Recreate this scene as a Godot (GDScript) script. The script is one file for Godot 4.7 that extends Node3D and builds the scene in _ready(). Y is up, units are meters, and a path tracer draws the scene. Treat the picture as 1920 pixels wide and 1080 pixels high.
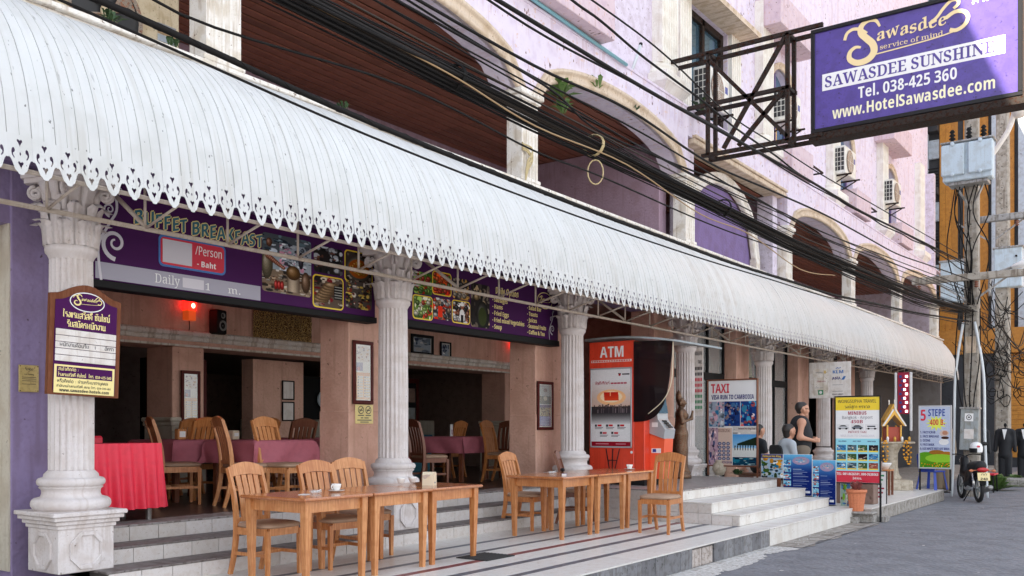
extends Node3D
# Street corner of a lilac hotel with a white metal awning, terrace cafe, signs and tangled cables.
# x runs along the facade to the right, z towards the street, y up; metres.

var M := {}
var T := {}
var rng := RandomNumberGenerator.new()
var taken := {}
var hotel: Node3D
var sg := 0

# ---------------------------------------------------------------- helpers: scene tree
func numbered(n: String) -> String:
	if not taken.has(n):
		taken[n] = 0
		return n
	taken[n] += 1
	return "%s_%03d" % [n, taken[n]]

func tag(o: Node, label: String, category: String, group := "") -> void:
	o.set_meta("label", label)
	o.set_meta("category", category)
	if group != "":
		o.set_meta("group", group)

func thing(called: String, label: String, category: String, at := Vector3.ZERO, turn := 0.0, group := "") -> Node3D:
	var o := Node3D.new()
	o.name = numbered(called)
	add_child(o)
	o.position = at
	o.rotation_degrees.y = turn
	tag(o, label, category, group)
	return o

func node(called: String, parent: Node, at := Vector3.ZERO, turn := 0.0) -> Node3D:
	var o := Node3D.new()
	o.name = called
	parent.add_child(o, true)
	o.position = at
	o.rotation_degrees.y = turn
	return o

func copy(o: Node3D, at: Vector3, turn: float, label: String, group := "") -> Node3D:
	var c: Node3D = o.duplicate()
	c.name = numbered(String(o.name).rstrip("0123456789").rstrip("_"))
	add_child(c)
	c.position = at
	c.rotation_degrees.y = turn
	c.set_meta("label", label)
	if group != "":
		c.set_meta("group", group)
	return c

func put(st, called: String, m: Material, parent: Node = self, at := Vector3.ZERO) -> MeshInstance3D:
	var o := MeshInstance3D.new()
	if st is SurfaceTool:
		st.generate_normals()
		o.mesh = st.commit()
	else:
		o.mesh = st
	o.material_override = m
	o.name = numbered(called) if parent == self else called
	parent.add_child(o, true)
	o.position = at
	return o

func structure(st, called: String, m: Material) -> MeshInstance3D:
	var o := put(st, called, m)
	o.set_meta("kind", "structure")
	return o

# ---------------------------------------------------------------- helpers: shapes
func S(smooth := false) -> SurfaceTool:
	var st := SurfaceTool.new()
	st.begin(Mesh.PRIMITIVE_TRIANGLES)
	st.set_smooth_group(0 if smooth else -1)
	return st

func V(x, y, z) -> Vector3:
	return Vector3(x, y, z)

func tri(st: SurfaceTool, a: Vector3, b: Vector3, c: Vector3) -> void:
	st.add_vertex(a); st.add_vertex(b); st.add_vertex(c)

func quad(st: SurfaceTool, a: Vector3, b: Vector3, c: Vector3, d: Vector3) -> void:
	tri(st, a, b, c); tri(st, a, c, d)

func quv(st: SurfaceTool, a: Vector3, b: Vector3, c: Vector3, d: Vector3) -> void:
	# a bottom left, b top left, c top right, d bottom right
	var u := [Vector2(0, 1), Vector2(0, 0), Vector2(1, 0), Vector2(1, 1)]
	var p := [a, b, c, d]
	for i in [0, 1, 2, 0, 2, 3]:
		st.set_uv(u[i]); st.add_vertex(p[i])

# box between two corners, optional chamfer
func bx(st: SurfaceTool, lo: Vector3, hi: Vector3, bev := 0.0, t := Transform3D()) -> void:
	var c := (lo + hi) * 0.5
	var h := (hi - lo).abs() * 0.5
	var b: float = min(bev, min(h.x, min(h.y, h.z)) * 0.9)
	var q := func(x: float, y: float, z: float) -> Vector3: return t * (c + Vector3(x, y, z))
	var i := h - Vector3(b, b, b)
	# faces
	for s in [-1.0, 1.0]:
		var f := [
			[q.call(s * h.x, -i.y, -i.z), q.call(s * h.x, i.y, -i.z), q.call(s * h.x, i.y, i.z), q.call(s * h.x, -i.y, i.z)],
			[q.call(-i.x, s * h.y, -i.z), q.call(-i.x, s * h.y, i.z), q.call(i.x, s * h.y, i.z), q.call(i.x, s * h.y, -i.z)],
			[q.call(-i.x, -i.y, s * h.z), q.call(i.x, -i.y, s * h.z), q.call(i.x, i.y, s * h.z), q.call(-i.x, i.y, s * h.z)]]
		for k in f:
			if s > 0:
				quad(st, k[3], k[2], k[1], k[0])
			else:
				quad(st, k[0], k[1], k[2], k[3])
	if b <= 0.0:
		return
	for s in [-1.0, 1.0]:
		for r in [-1.0, 1.0]:
			quad(st, q.call(s * h.x, r * i.y, -i.z), q.call(s * h.x, r * i.y, i.z), q.call(s * i.x, r * h.y, i.z), q.call(s * i.x, r * h.y, -i.z))
			quad(st, q.call(s * h.x, -i.y, r * i.z), q.call(s * h.x, i.y, r * i.z), q.call(s * i.x, i.y, r * h.z), q.call(s * i.x, -i.y, r * h.z))
			quad(st, q.call(-i.x, s * h.y, r * i.z), q.call(i.x, s * h.y, r * i.z), q.call(i.x, s * i.y, r * h.z), q.call(-i.x, s * i.y, r * h.z))
			for w in [-1.0, 1.0]:
				tri(st, q.call(s * h.x, r * i.y, w * i.z), q.call(s * i.x, r * h.y, w * i.z), q.call(s * i.x, r * i.y, w * h.z))

func box(lo: Vector3, hi: Vector3, called: String, m: Material, parent: Node = self, bev := 0.0) -> MeshInstance3D:
	var st := S()
	bx(st, lo, hi, bev)
	return put(st, called, m, parent)

# rectangular bar along a path of points; sizes may be arrays (taper)
func bar(st: SurfaceTool, pts: Array, w, h, side := Vector3.ZERO) -> void:
	var rings := []
	for i in pts.size():
		var p: Vector3 = pts[i]
		var d: Vector3 = (pts[min(i + 1, pts.size() - 1)] - pts[max(i - 1, 0)]).normalized()
		var sd := side
		if sd == Vector3.ZERO:
			sd = Vector3.UP.cross(d)
			if sd.length() < 0.1:
				sd = Vector3.RIGHT
		sd = (sd - d * sd.dot(d)).normalized()
		var up := d.cross(sd).normalized()
		var ww: float = (w[i] if w is Array else w) * 0.5
		var hh: float = (h[i] if h is Array else h) * 0.5
		rings.append([p - sd * ww - up * hh, p + sd * ww - up * hh, p + sd * ww + up * hh, p - sd * ww + up * hh])
	for i in rings.size() - 1:
		for k in 4:
			quad(st, rings[i][k], rings[i][(k + 1) % 4], rings[i + 1][(k + 1) % 4], rings[i + 1][k])
	var a: Array = rings[0]
	var b: Array = rings[-1]
	quad(st, a[3], a[2], a[1], a[0])
	quad(st, b[0], b[1], b[2], b[3])

func tube(st: SurfaceTool, pts: Array, r, n := 8, caps := true) -> void:
	var rings := []
	var sd := Vector3.ZERO
	for i in pts.size():
		var p: Vector3 = pts[i]
		var d: Vector3 = (pts[min(i + 1, pts.size() - 1)] - pts[max(i - 1, 0)]).normalized()
		if sd == Vector3.ZERO:
			sd = d.cross(Vector3.UP)
			if sd.length() < 0.05:
				sd = d.cross(Vector3.RIGHT)
		sd = (sd - d * sd.dot(d)).normalized()
		var up := d.cross(sd)
		var rr: float = r[i] if r is Array else r
		var ring := []
		for k in n:
			var a := TAU * k / n
			ring.append(p + (sd * cos(a) + up * sin(a)) * rr)
		rings.append(ring)
	for i in rings.size() - 1:
		for k in n:
			quad(st, rings[i][k], rings[i + 1][k], rings[i + 1][(k + 1) % n], rings[i][(k + 1) % n])
	if caps:
		for k in range(1, n - 1):
			tri(st, rings[0][0], rings[0][k], rings[0][k + 1])
			tri(st, rings[-1][0], rings[-1][k + 1], rings[-1][k])

# profile: [radius, y] pairs turned round the y axis at c; sx, sz stretch it
func lathe(st: SurfaceTool, prof: Array, n: int, c := Vector3.ZERO, sx := 1.0, sz := 1.0) -> void:
	for i in prof.size() - 1:
		var a: Array = prof[i]
		var b: Array = prof[i + 1]
		for k in n:
			var p := TAU * k / n
			var q := TAU * (k + 1) / n
			var v := [V(cos(p) * a[0] * sx, a[1], sin(p) * a[0] * sz) + c, V(cos(p) * b[0] * sx, b[1], sin(p) * b[0] * sz) + c, V(cos(q) * b[0] * sx, b[1], sin(q) * b[0] * sz) + c, V(cos(q) * a[0] * sx, a[1], sin(q) * a[0] * sz) + c]
			if b[0] > 1e-5:
				tri(st, v[0], v[2], v[1])
			if a[0] > 1e-5:
				tri(st, v[0], v[3], v[2])

func ball(st: SurfaceTool, c: Vector3, r: Vector3, n := 12) -> void:
	var prof := []
	for i in n / 2 + 1:
		var a := PI * i / (n / 2)
		prof.append([sin(a) * 1.0, -cos(a) * r.y])
	prof[0][0] = 0.0
	prof[-1][0] = 0.0
	lathe(st, prof, n, c, r.x, r.z)

# flat outline (x, y) given thickness from z0 to z1, placed by t
func slab(st: SurfaceTool, poly: PackedVector2Array, z0: float, z1: float, t := Transform3D()) -> void:
	var ix := Geometry2D.triangulate_polygon(poly)
	for i in range(0, ix.size(), 3):
		var a := poly[ix[i]]
		var b := poly[ix[i + 1]]
		var c := poly[ix[i + 2]]
		tri(st, t * V(a.x, a.y, z1), t * V(c.x, c.y, z1), t * V(b.x, b.y, z1))
		tri(st, t * V(a.x, a.y, z0), t * V(b.x, b.y, z0), t * V(c.x, c.y, z0))
	for i in poly.size():
		var a := poly[i]
		var b := poly[(i + 1) % poly.size()]
		quad(st, t * V(a.x, a.y, z0), t * V(a.x, a.y, z1), t * V(b.x, b.y, z1), t * V(b.x, b.y, z0))

func ribbon(st: SurfaceTool, pts: Array, w, z := 0.0, depth := 0.003) -> void:
	# painted stroke in the xy plane, rounded joins by overlap-free mitre
	var l := []
	var r := []
	for i in pts.size():
		var p: Vector2 = pts[i]
		var d: Vector2 = (pts[min(i + 1, pts.size() - 1)] - pts[max(i - 1, 0)]).normalized()
		var n: Vector2 = Vector2(-d.y, d.x) * 0.5 * (w[i] if w is Array else w)
		l.append(p + n)
		r.append(p - n)
	for i in pts.size() - 1:
		var d := z + depth + i * 2e-5
		var a := [V(l[i].x, l[i].y, d), V(l[i + 1].x, l[i + 1].y, d), V(r[i + 1].x, r[i + 1].y, d), V(r[i].x, r[i].y, d)]
		quad(st, a[0], a[1], a[2], a[3])

func smooth2(pts: Array, k := 4) -> Array:
	var o := []
	for i in pts.size() - 1:
		var a: Vector2 = pts[max(i - 1, 0)]
		var b: Vector2 = pts[i]
		var c: Vector2 = pts[i + 1]
		var d: Vector2 = pts[min(i + 2, pts.size() - 1)]
		for j in k:
			o.append(b.cubic_interpolate(c, a, d, float(j) / k))
	o.append(pts[-1])
	return o

func smooth3(raw: Array, k := 5) -> Array:
	var o := []
	var pts := [raw[0]]
	for i in raw.size() - 1:
		var m := int(raw[i].distance_to(raw[i + 1]) / 3.0)
		for j in m:
			pts.append(raw[i].lerp(raw[i + 1], float(j + 1) / (m + 1)))
		pts.append(raw[i + 1])
	for i in pts.size() - 1:
		var a: Vector3 = pts[max(i - 1, 0)]
		var b: Vector3 = pts[i]
		var c: Vector3 = pts[i + 1]
		var d: Vector3 = pts[min(i + 2, pts.size() - 1)]
		for j in k:
			o.append(b.cubic_interpolate(c, a, d, float(j) / k))
	o.append(pts[-1])
	return o

# ---------------------------------------------------------------- helpers: materials
func lin(r, g, b) -> Color:
	return Color(r, g, b).linear_to_srgb()

func mat(key: String, c: Color, rough := 0.7, o := {}) -> StandardMaterial3D:
	var m := StandardMaterial3D.new()
	m.resource_name = key
	m.albedo_color = c
	m.roughness = rough
	m.metallic = o.get("metal", 0.0)
	m.metallic_specular = o.get("spec", 0.5)
	if o.has("tex"):
		m.albedo_texture = T[o.tex]
		if not o.has("uv"):
			m.uv1_triplanar = true
			m.uv1_world_triplanar = o.get("world", true)
			var s: float = o.get("scale", 1.0)
			m.uv1_scale = Vector3(s, s * o.get("sy", 1.0), s)
	if o.has("bump"):
		m.normal_enabled = true
		m.normal_texture = T[o.bump]
		m.normal_scale = o.get("bscale", 0.5)
	if o.has("clear"):
		m.clearcoat_enabled = true
		m.clearcoat = o.clear
		m.clearcoat_roughness = 0.15
	if o.has("alpha"):
		m.transparency = BaseMaterial3D.TRANSPARENCY_ALPHA
		m.albedo_color.a = o.alpha
	if o.has("emit"):
		m.emission_enabled = true
		m.emission = o.emit
		m.emission_energy_multiplier = o.get("power", 1.0)
	if o.has("back"):
		m.backlight_enabled = true
		m.backlight = o.back
	M[key] = m
	return m

func noise_bytes(n: int, freq: float, sd: int, oct := 3, sx := 1, sy := 1) -> PackedByteArray:
	var f := FastNoiseLite.new()
	f.seed = sd
	f.noise_type = FastNoiseLite.TYPE_SIMPLEX_SMOOTH
	f.frequency = freq
	f.fractal_octaves = oct
	var im := f.get_seamless_image(n / sx, n / sy, false, false, 0.15, true)
	im.convert(Image.FORMAT_L8)
	if sx * sy > 1:
		im.resize(n, n, Image.INTERPOLATE_CUBIC)
	return im.get_data()

func tex(key: String, n: int, layers: Array, base: Color) -> void:
	# layers: [bytes, low, high, colour]: colour mixed in by smoothstep(low, high, noise)
	var data := PackedByteArray()
	data.resize(n * n * 3)
	var nl := layers.size()
	for i in n * n:
		var c := base
		for k in nl:
			var l: Array = layers[k]
			var w := smoothstep(l[1], l[2], l[0][i] / 255.0)
			if w > 0.0:
				c = c.lerp(l[3], w * l[3].a)
		data[i * 3] = int(c.r * 255.0)
		data[i * 3 + 1] = int(c.g * 255.0)
		data[i * 3 + 2] = int(c.b * 255.0)
	T[key] = ImageTexture.create_from_image(Image.create_from_data(n, n, false, Image.FORMAT_RGB8, data))

func bump(key: String, n: int, freq: float, sd: int, strength := 4.0, oct := 3, sx := 1, sy := 1) -> void:
	var im := Image.create_from_data(n, n, false, Image.FORMAT_L8, noise_bytes(n, freq, sd, oct, sx, sy))
	im.convert(Image.FORMAT_RGBA8)
	im.bump_map_to_normal_map(strength)
	T[key] = ImageTexture.create_from_image(im)

func textures() -> void:
	var n := 512
	var fine := noise_bytes(n, 0.09, 1, 3)
	var mid := noise_bytes(n, 0.02, 2, 4)
	var big := noise_bytes(n, 0.008, 3, 4)
	var streak := noise_bytes(n, 0.03, 4, 4, 1, 16)
	var flake := noise_bytes(n, 0.035, 5, 5)
	var flake2 := noise_bytes(n, 0.06, 6, 4, 1, 2)
	var grit := noise_bytes(n, 0.3, 7, 2)
	var grain := noise_bytes(n, 0.05, 8, 4, 1, 16)
	var W := Color(1, 1, 1)
	var patch := PackedByteArray()
	patch.resize(n * n)
	for i in n * n:
		patch[i] = int(flake2[i] * clampf((big[i] - 90.0) / 70.0, 0.55, 1.0))
	tex("plaster", n, [[mid, 0.3, 0.8, Color(0.9, 0.88, 0.87, 0.7)], [fine, 0.5, 0.9, Color(0.86, 0.84, 0.83, 0.5)], [flake, 0.8, 0.83, Color(0.66, 0.6, 0.58, 0.8)]], W)
	tex("grime", n, [[big, 0.45, 0.75, Color(0.9, 0.87, 0.82, 0.8)], [streak, 0.6, 0.85, Color(0.72, 0.66, 0.6, 0.5)], [fine, 0.55, 0.9, Color(0.87, 0.84, 0.8, 0.6)], [flake, 0.83, 0.86, Color(0.45, 0.37, 0.31, 0.8)]], W)
	tex("soft", n, [[big, 0.4, 0.8, Color(0.93, 0.91, 0.89, 0.8)], [streak, 0.6, 0.9, Color(0.86, 0.83, 0.8, 0.5)], [fine, 0.5, 0.9, Color(0.92, 0.9, 0.88, 0.6)], [flake, 0.885, 0.9, Color(0.5, 0.44, 0.4, 0.8)]], W)
	tex("peel", n, [[mid, 0.4, 0.9, Color(0.93, 0.91, 0.94, 0.8)], [streak, 0.68, 0.9, Color(0.86, 0.78, 0.76, 0.4)], [flake, 0.77, 0.785, Color(0.97, 0.9, 0.82, 1.0)], [patch, 0.745, 0.76, Color(0.86, 0.76, 0.7, 1.0)], [patch, 0.785, 0.8, Color(0.4, 0.31, 0.31, 1.0)], [fine, 0.6, 0.95, Color(0.92, 0.9, 0.92, 0.6)]], W)
	tex("wood", n, [[grain, 0.35, 0.8, Color(0.86, 0.77, 0.68, 0.7)], [noise_bytes(n, 0.09, 9, 3, 1, 16), 0.5, 0.85, Color(0.8, 0.68, 0.58, 0.5)], [big, 0.4, 0.8, Color(0.88, 0.8, 0.72, 0.7)]], W)
	tex("terrazzo", n, [[grit, 0.55, 0.7, Color(0.87, 0.85, 0.83, 0.7)], [grit, 0.2, 0.0, Color(0.7, 0.67, 0.65, 0.6)], [mid, 0.4, 0.8, Color(0.94, 0.92, 0.9, 0.7)], [flake, 0.74, 0.84, Color(0.78, 0.72, 0.66, 0.5)]], W)
	tex("asphalt", n, [[grit, 0.5, 0.75, Color(0.8, 0.8, 0.81, 0.7)], [big, 0.35, 0.75, Color(0.86, 0.86, 0.87, 0.8)], [mid, 0.6, 0.8, Color(0.85, 0.84, 0.83, 0.6)], [flake, 0.85, 0.87, Color(0.6, 0.6, 0.6, 0.7)]], W)
	tex("concrete", n, [[mid, 0.35, 0.8, Color(0.8, 0.78, 0.75, 0.8)], [grit, 0.55, 0.8, Color(0.8, 0.79, 0.77, 0.6)], [streak, 0.6, 0.85, Color(0.62, 0.58, 0.54, 0.6)], [flake, 0.78, 0.82, Color(0.45, 0.42, 0.4, 0.7)]], W)
	tex("sheet", n, [[streak, 0.55, 0.85, Color(0.93, 0.92, 0.9, 0.8)], [big, 0.5, 0.8, Color(0.95, 0.95, 0.94, 0.8)], [flake2, 0.885, 0.895, Color(0.3, 0.3, 0.3, 1.0)]], W)
	tex("cloth", n, [[grit, 0.4, 0.8, Color(0.88, 0.88, 0.88, 0.7)], [big, 0.4, 0.8, Color(0.92, 0.92, 0.92, 0.8)]], W)
	tex("rust", n, [[mid, 0.5, 0.72, Color(1.0, 0.62, 0.42, 0.9)], [fine, 0.55, 0.85, Color(0.6, 0.5, 0.45, 0.7)], [flake, 0.7, 0.75, Color(0.5, 0.3, 0.2, 0.8)]], W)
	tex("gold", n, [[flake, 0.45, 0.55, Color(0.3, 0.22, 0.12, 1.0)], [fine, 0.55, 0.8, Color(0.6, 0.5, 0.3, 0.7)]], W)
	bump("b_fine", 256, 0.12, 21, 3.0)
	bump("b_mid", 256, 0.03, 22, 4.0, 4)
	bump("b_cloth", 256, 0.012, 23, 6.0, 3)
	bump("b_relief", 256, 0.06, 24, 12.0, 4)

func materials() -> void:
	var D := {"tex": "soft", "scale": 0.5, "bump": "b_fine", "bscale": 0.25}
	mat("lilac", lin(0.72, 0.645, 0.755), 0.85, {"tex": "peel", "scale": 0.33, "bump": "b_mid", "bscale": 0.3})
	mat("lilac_clean", lin(0.7, 0.63, 0.745), 0.85, {"tex": "plaster", "scale": 0.4, "bump": "b_fine", "bscale": 0.2})
	mat("pinkbox", lin(0.64, 0.51, 0.56), 0.85, {"tex": "peel", "scale": 0.4})
	mat("mauve", lin(0.4, 0.28, 0.36), 0.85, D)
	mat("purple", lin(0.19, 0.13, 0.3), 0.8, D)
	mat("purple_wall", lin(0.27, 0.21, 0.37), 0.8, {"tex": "soft", "scale": 0.35, "bump": "b_fine", "bscale": 0.2})
	mat("cream", lin(0.6, 0.55, 0.46), 0.85, D)
	mat("trim", lin(0.78, 0.74, 0.69), 0.8, {"tex": "grime", "scale": 0.6, "bump": "b_mid", "bscale": 0.3})
	mat("trim_clean", lin(0.82, 0.79, 0.73), 0.8, {"tex": "soft", "scale": 0.6, "bump": "b_fine", "bscale": 0.2})
	mat("trim_tan", lin(0.66, 0.54, 0.42), 0.8, {"tex": "grime", "scale": 0.7, "bump": "b_mid", "bscale": 0.3})
	mat("column", lin(0.7, 0.65, 0.64), 0.75, {"tex": "soft", "scale": 0.8, "world": true, "bump": "b_fine", "bscale": 0.2})
	mat("pink", lin(0.7, 0.43, 0.335), 0.85, D)
	for k in 3:
		mat("plank%d" % k, lin(0.25 + 0.04 * k, 0.095 + 0.012 * k, 0.06 + 0.008 * k), 0.6, {"tex": "soft", "scale": 0.4})
	mat("shop_paint", lin(0.24, 0.22, 0.215), 0.8, {"tex": "soft", "scale": 0.5})
	mat("slab_wood", lin(0.12, 0.06, 0.045), 0.8, {"tex": "wood", "scale": 0.6})
	mat("room_dark", lin(0.2, 0.14, 0.125), 0.8, {"tex": "plaster", "scale": 0.5})
	mat("room_brown", lin(0.26, 0.17, 0.135), 0.8, {"tex": "plaster", "scale": 0.5})
	mat("floor_dark", lin(0.05, 0.03, 0.028), 0.28, {"tex": "plaster", "scale": 0.7})
	mat("riser", lin(0.66, 0.62, 0.6), 0.7, {"tex": "terrazzo", "scale": 1.3})
	mat("riser_b", lin(0.6, 0.56, 0.53), 0.7, {"tex": "terrazzo", "scale": 1.1})
	mat("tread", lin(0.2, 0.175, 0.17), 0.55, {"tex": "concrete", "scale": 0.8})
	mat("cap_tile", lin(0.34, 0.31, 0.3), 0.4, {"tex": "concrete", "scale": 0.8})
	mat("pave", lin(0.78, 0.76, 0.72), 0.32, {"tex": "terrazzo", "scale": 0.9})
	mat("pave_b", lin(0.74, 0.715, 0.68), 0.36, {"tex": "terrazzo", "scale": 0.8})
	mat("pave_grey", lin(0.15, 0.16, 0.19), 0.4, {"tex": "concrete", "scale": 0.9})
	mat("pave_red", lin(0.25, 0.07, 0.075), 0.4, {"tex": "concrete", "scale": 0.9})
	mat("white_step", lin(0.72, 0.69, 0.65), 0.5, {"tex": "soft", "scale": 0.5})
	mat("joint", lin(0.12, 0.105, 0.1), 0.9)
	for k in 4:
		mat("kerb%d" % k, lin(0.15 + 0.025 * k, 0.15 + 0.025 * k, 0.165 + 0.025 * k), 0.6, {"tex": "concrete", "scale": 0.7 + 0.1 * k})
	mat("cement", lin(0.5, 0.44, 0.41), 0.95, {"tex": "concrete", "scale": 1.2, "bump": "b_mid", "bscale": 0.8})
	mat("mortar", lin(0.62, 0.6, 0.58), 0.95, {"tex": "concrete", "scale": 1.5, "bump": "b_mid", "bscale": 0.8})
	mat("asphalt", lin(0.21, 0.21, 0.225), 0.85, {"tex": "asphalt", "scale": 0.35, "bump": "b_fine", "bscale": 0.4})
	mat("concrete", lin(0.36, 0.33, 0.3), 0.85, {"tex": "concrete", "scale": 0.6, "bump": "b_mid", "bscale": 0.4})
	mat("pole", lin(0.4, 0.365, 0.32), 0.85, {"tex": "concrete", "scale": 0.5, "bump": "b_mid", "bscale": 0.4})
	for k in 4:
		mat("sheet%d" % k, lin(0.645 - 0.005 * k, 0.65 - 0.006 * k, 0.645 - 0.007 * k), 0.45, {"tex": "sheet", "scale": 0.5})
	mat("sheet_scuffed", lin(0.625, 0.625, 0.615), 0.5, {"tex": "soft", "scale": 0.9})
	mat("tube_cream", lin(0.5, 0.43, 0.37), 0.5, {"tex": "grime", "scale": 1.5})
	mat("iron", lin(0.035, 0.028, 0.025), 0.7, {"tex": "rust", "scale": 1.2, "spec": 0.25})
	mat("black", lin(0.015, 0.015, 0.016), 0.6, {"spec": 0.25})
	mat("black_gloss", lin(0.012, 0.012, 0.014), 0.3, {"spec": 0.35})
	mat("cable", lin(0.014, 0.013, 0.013), 0.65, {"spec": 0.22})
	mat("cable_brown", lin(0.04, 0.032, 0.027), 0.7, {"spec": 0.25})
	mat("cable_tan", lin(0.34, 0.22, 0.11), 0.6)
	mat("rope", lin(0.5, 0.4, 0.22), 0.9)
	mat("wood", lin(0.62, 0.28, 0.105), 0.42, {"tex": "wood", "scale": 1.6, "world": false, "clear": 0.25})
	mat("wood_top", lin(0.5, 0.19, 0.07), 0.16, {"tex": "wood", "scale": 1.2, "world": false, "clear": 0.4})
	for k in 3:
		mat("wood_v%d" % k, lin([0.56, 0.66, 0.6][k], [0.235, 0.31, 0.25][k], [0.08, 0.125, 0.085][k]), [0.36, 0.5, 0.42][k], {"tex": "wood", "scale": 1.3 + 0.3 * k, "world": false, "clear": 0.2})
	mat("wood_red", lin(0.2, 0.07, 0.035), 0.4, {"tex": "wood", "scale": 1.6, "world": false, "clear": 0.25})
	mat("wood_sign", lin(0.19, 0.065, 0.028), 0.5, {"tex": "wood", "scale": 1.2, "world": false, "spec": 0.3})
	mat("frame_wood", lin(0.11, 0.018, 0.016), 0.5, {"tex": "wood", "scale": 1.2, "spec": 0.3})
	mat("seat", lin(0.42, 0.27, 0.18), 0.5, {"bump": "b_cloth", "bscale": 0.2, "tex": "cloth", "scale": 2.0, "world": false})
	mat("cloth_pink", lin(0.46, 0.13, 0.17), 0.75, {"tex": "cloth", "scale": 2.0})
	mat("cloth_red", lin(0.86, 0.03, 0.07), 0.55, {"tex": "cloth", "scale": 2.0})
	mat("china", lin(0.82, 0.8, 0.77), 0.15)
	mat("cream_plastic", lin(0.75, 0.64, 0.47), 0.35)
	mat("glass", lin(0.9, 0.95, 0.95), 0.05, {"alpha": 0.18})
	mat("glass_shop", lin(0.6, 0.62, 0.62), 0.04, {"alpha": 0.35})
	mat("glass_dark", lin(0.012, 0.008, 0.01), 0.06, {"alpha": 0.86})
	mat("glass_blue", lin(0.16, 0.3, 0.42), 0.03, {"metal": 0.75})
	mat("banner", lin(0.06, 0.012, 0.08), 0.6, {"spec": 0.22})
	mat("sign_purple", lin(0.085, 0.055, 0.3), 0.3, {"tex": "plaster", "scale": 0.4})
	mat("board_purple", lin(0.065, 0.008, 0.08), 0.6, {"spec": 0.22})
	mat("gold_paint", lin(0.75, 0.55, 0.2), 0.4)
	mat("logo_gold", lin(0.83, 0.66, 0.36), 0.4)
	mat("pale_yellow", lin(0.86, 0.72, 0.3), 0.45)
	mat("cream_text", lin(0.88, 0.84, 0.58), 0.4)
	mat("white", lin(0.82, 0.82, 0.82), 0.45)
	mat("white_dirty", lin(0.75, 0.71, 0.68), 0.5, {"tex": "soft", "scale": 1.2})
	mat("silver_text", lin(0.62, 0.6, 0.66), 0.35)
	mat("band_grey", lin(0.36, 0.35, 0.43), 0.4)
	mat("teal", lin(0.03, 0.16, 0.22), 0.4)
	mat("sign_blue", lin(0.02, 0.06, 0.3), 0.4)
	mat("edge_blue", lin(0.04, 0.16, 0.45), 0.4)
	mat("print_red", lin(0.62, 0.02, 0.05), 0.4)
	mat("dark_red", lin(0.36, 0.01, 0.05), 0.4)
	mat("navy", lin(0.01, 0.015, 0.16), 0.4)
	mat("print_black", lin(0.02, 0.02, 0.025), 0.5)
	mat("print_grey", lin(0.25, 0.25, 0.28), 0.5)
	mat("print_green", lin(0.02, 0.25, 0.1), 0.5)
	mat("yellow", lin(0.85, 0.62, 0.03), 0.4)
	mat("lime", lin(0.72, 0.8, 0.1), 0.4)
	mat("sky_print", lin(0.3, 0.68, 0.78), 0.4)
	mat("brass", lin(0.55, 0.42, 0.16), 0.4, {"tex": "plaster", "scale": 2.0})
	mat("orange_red", lin(0.72, 0.055, 0.022), 0.35, {"tex": "sheet", "scale": 0.6})
	mat("orange_lit", lin(0.83, 0.12, 0.045), 0.35)
	mat("metal_grey", lin(0.42, 0.43, 0.45), 0.4, {"metal": 0.3})
	mat("box_grey", lin(0.33, 0.36, 0.37), 0.5, {"tex": "grime", "scale": 1.0})
	mat("transformer", lin(0.5, 0.6, 0.68), 0.5, {"tex": "soft", "scale": 0.8})
	mat("galv", lin(0.4, 0.4, 0.4), 0.45, {"metal": 0.5, "tex": "concrete", "scale": 0.8})
	mat("bronze", lin(0.19, 0.13, 0.085), 0.42, {"metal": 0.65, "tex": "rust", "scale": 3.0, "bump": "b_relief", "bscale": 0.35})
	mat("gold_relief", lin(0.7, 0.48, 0.18), 0.4, {"metal": 0.2, "tex": "gold", "scale": 2.2, "bump": "b_relief", "bscale": 1.0})
	mat("ac_white", lin(0.74, 0.74, 0.7), 0.5, {"tex": "soft", "scale": 0.9})
	mat("ac_beige", lin(0.62, 0.52, 0.36), 0.55, {"tex": "grime", "scale": 1.0})
	mat("ac_dark", lin(0.03, 0.03, 0.032), 0.6)
	mat("fan", lin(0.3, 0.25, 0.2), 0.5, {"tex": "rust", "scale": 2.0})
	mat("ochre", lin(0.5, 0.215, 0.03), 0.6, {"tex": "plaster", "scale": 0.4})
	mat("ochre_b", lin(0.43, 0.185, 0.026), 0.6, {"tex": "plaster", "scale": 0.5})
	mat("blue_grey", lin(0.42, 0.48, 0.55), 0.6, {"tex": "plaster", "scale": 0.4})
	mat("charcoal", lin(0.03, 0.033, 0.04), 0.6, {"tex": "plaster", "scale": 0.4})
	mat("pvc_blue", lin(0.2, 0.45, 0.52), 0.4)
	mat("pvc_white", lin(0.62, 0.66, 0.68), 0.4)
	mat("skin", lin(0.55, 0.28, 0.18), 0.55)
	mat("hair", lin(0.02, 0.015, 0.013), 0.5)
	mat("shirt_black", lin(0.015, 0.016, 0.02), 0.8)
	mat("shirt_grey", lin(0.42, 0.46, 0.5), 0.8)
	mat("khaki", lin(0.2, 0.16, 0.12), 0.8)
	mat("terracotta", lin(0.66, 0.22, 0.1), 0.6, {"tex": "plaster", "scale": 2.0})
	mat("leaf", lin(0.1, 0.16, 0.045), 0.6, {"back": lin(0.05, 0.12, 0.02)})
	mat("leaf_dark", lin(0.03, 0.07, 0.02), 0.6)
	mat("leaf_red", lin(0.3, 0.1, 0.09), 0.55, {"back": lin(0.1, 0.03, 0.03)})
	mat("stool_blue", lin(0.02, 0.06, 0.4), 0.35)
	mat("rubber", lin(0.018, 0.018, 0.019), 0.75)
	mat("chrome", lin(0.6, 0.6, 0.6), 0.2, {"metal": 0.9})
	mat("plate", lin(0.85, 0.7, 0.35), 0.4)
	mat("tail_red", lin(0.5, 0.02, 0.02), 0.25)
	mat("tan_suit", lin(0.33, 0.25, 0.17), 0.85)
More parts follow.
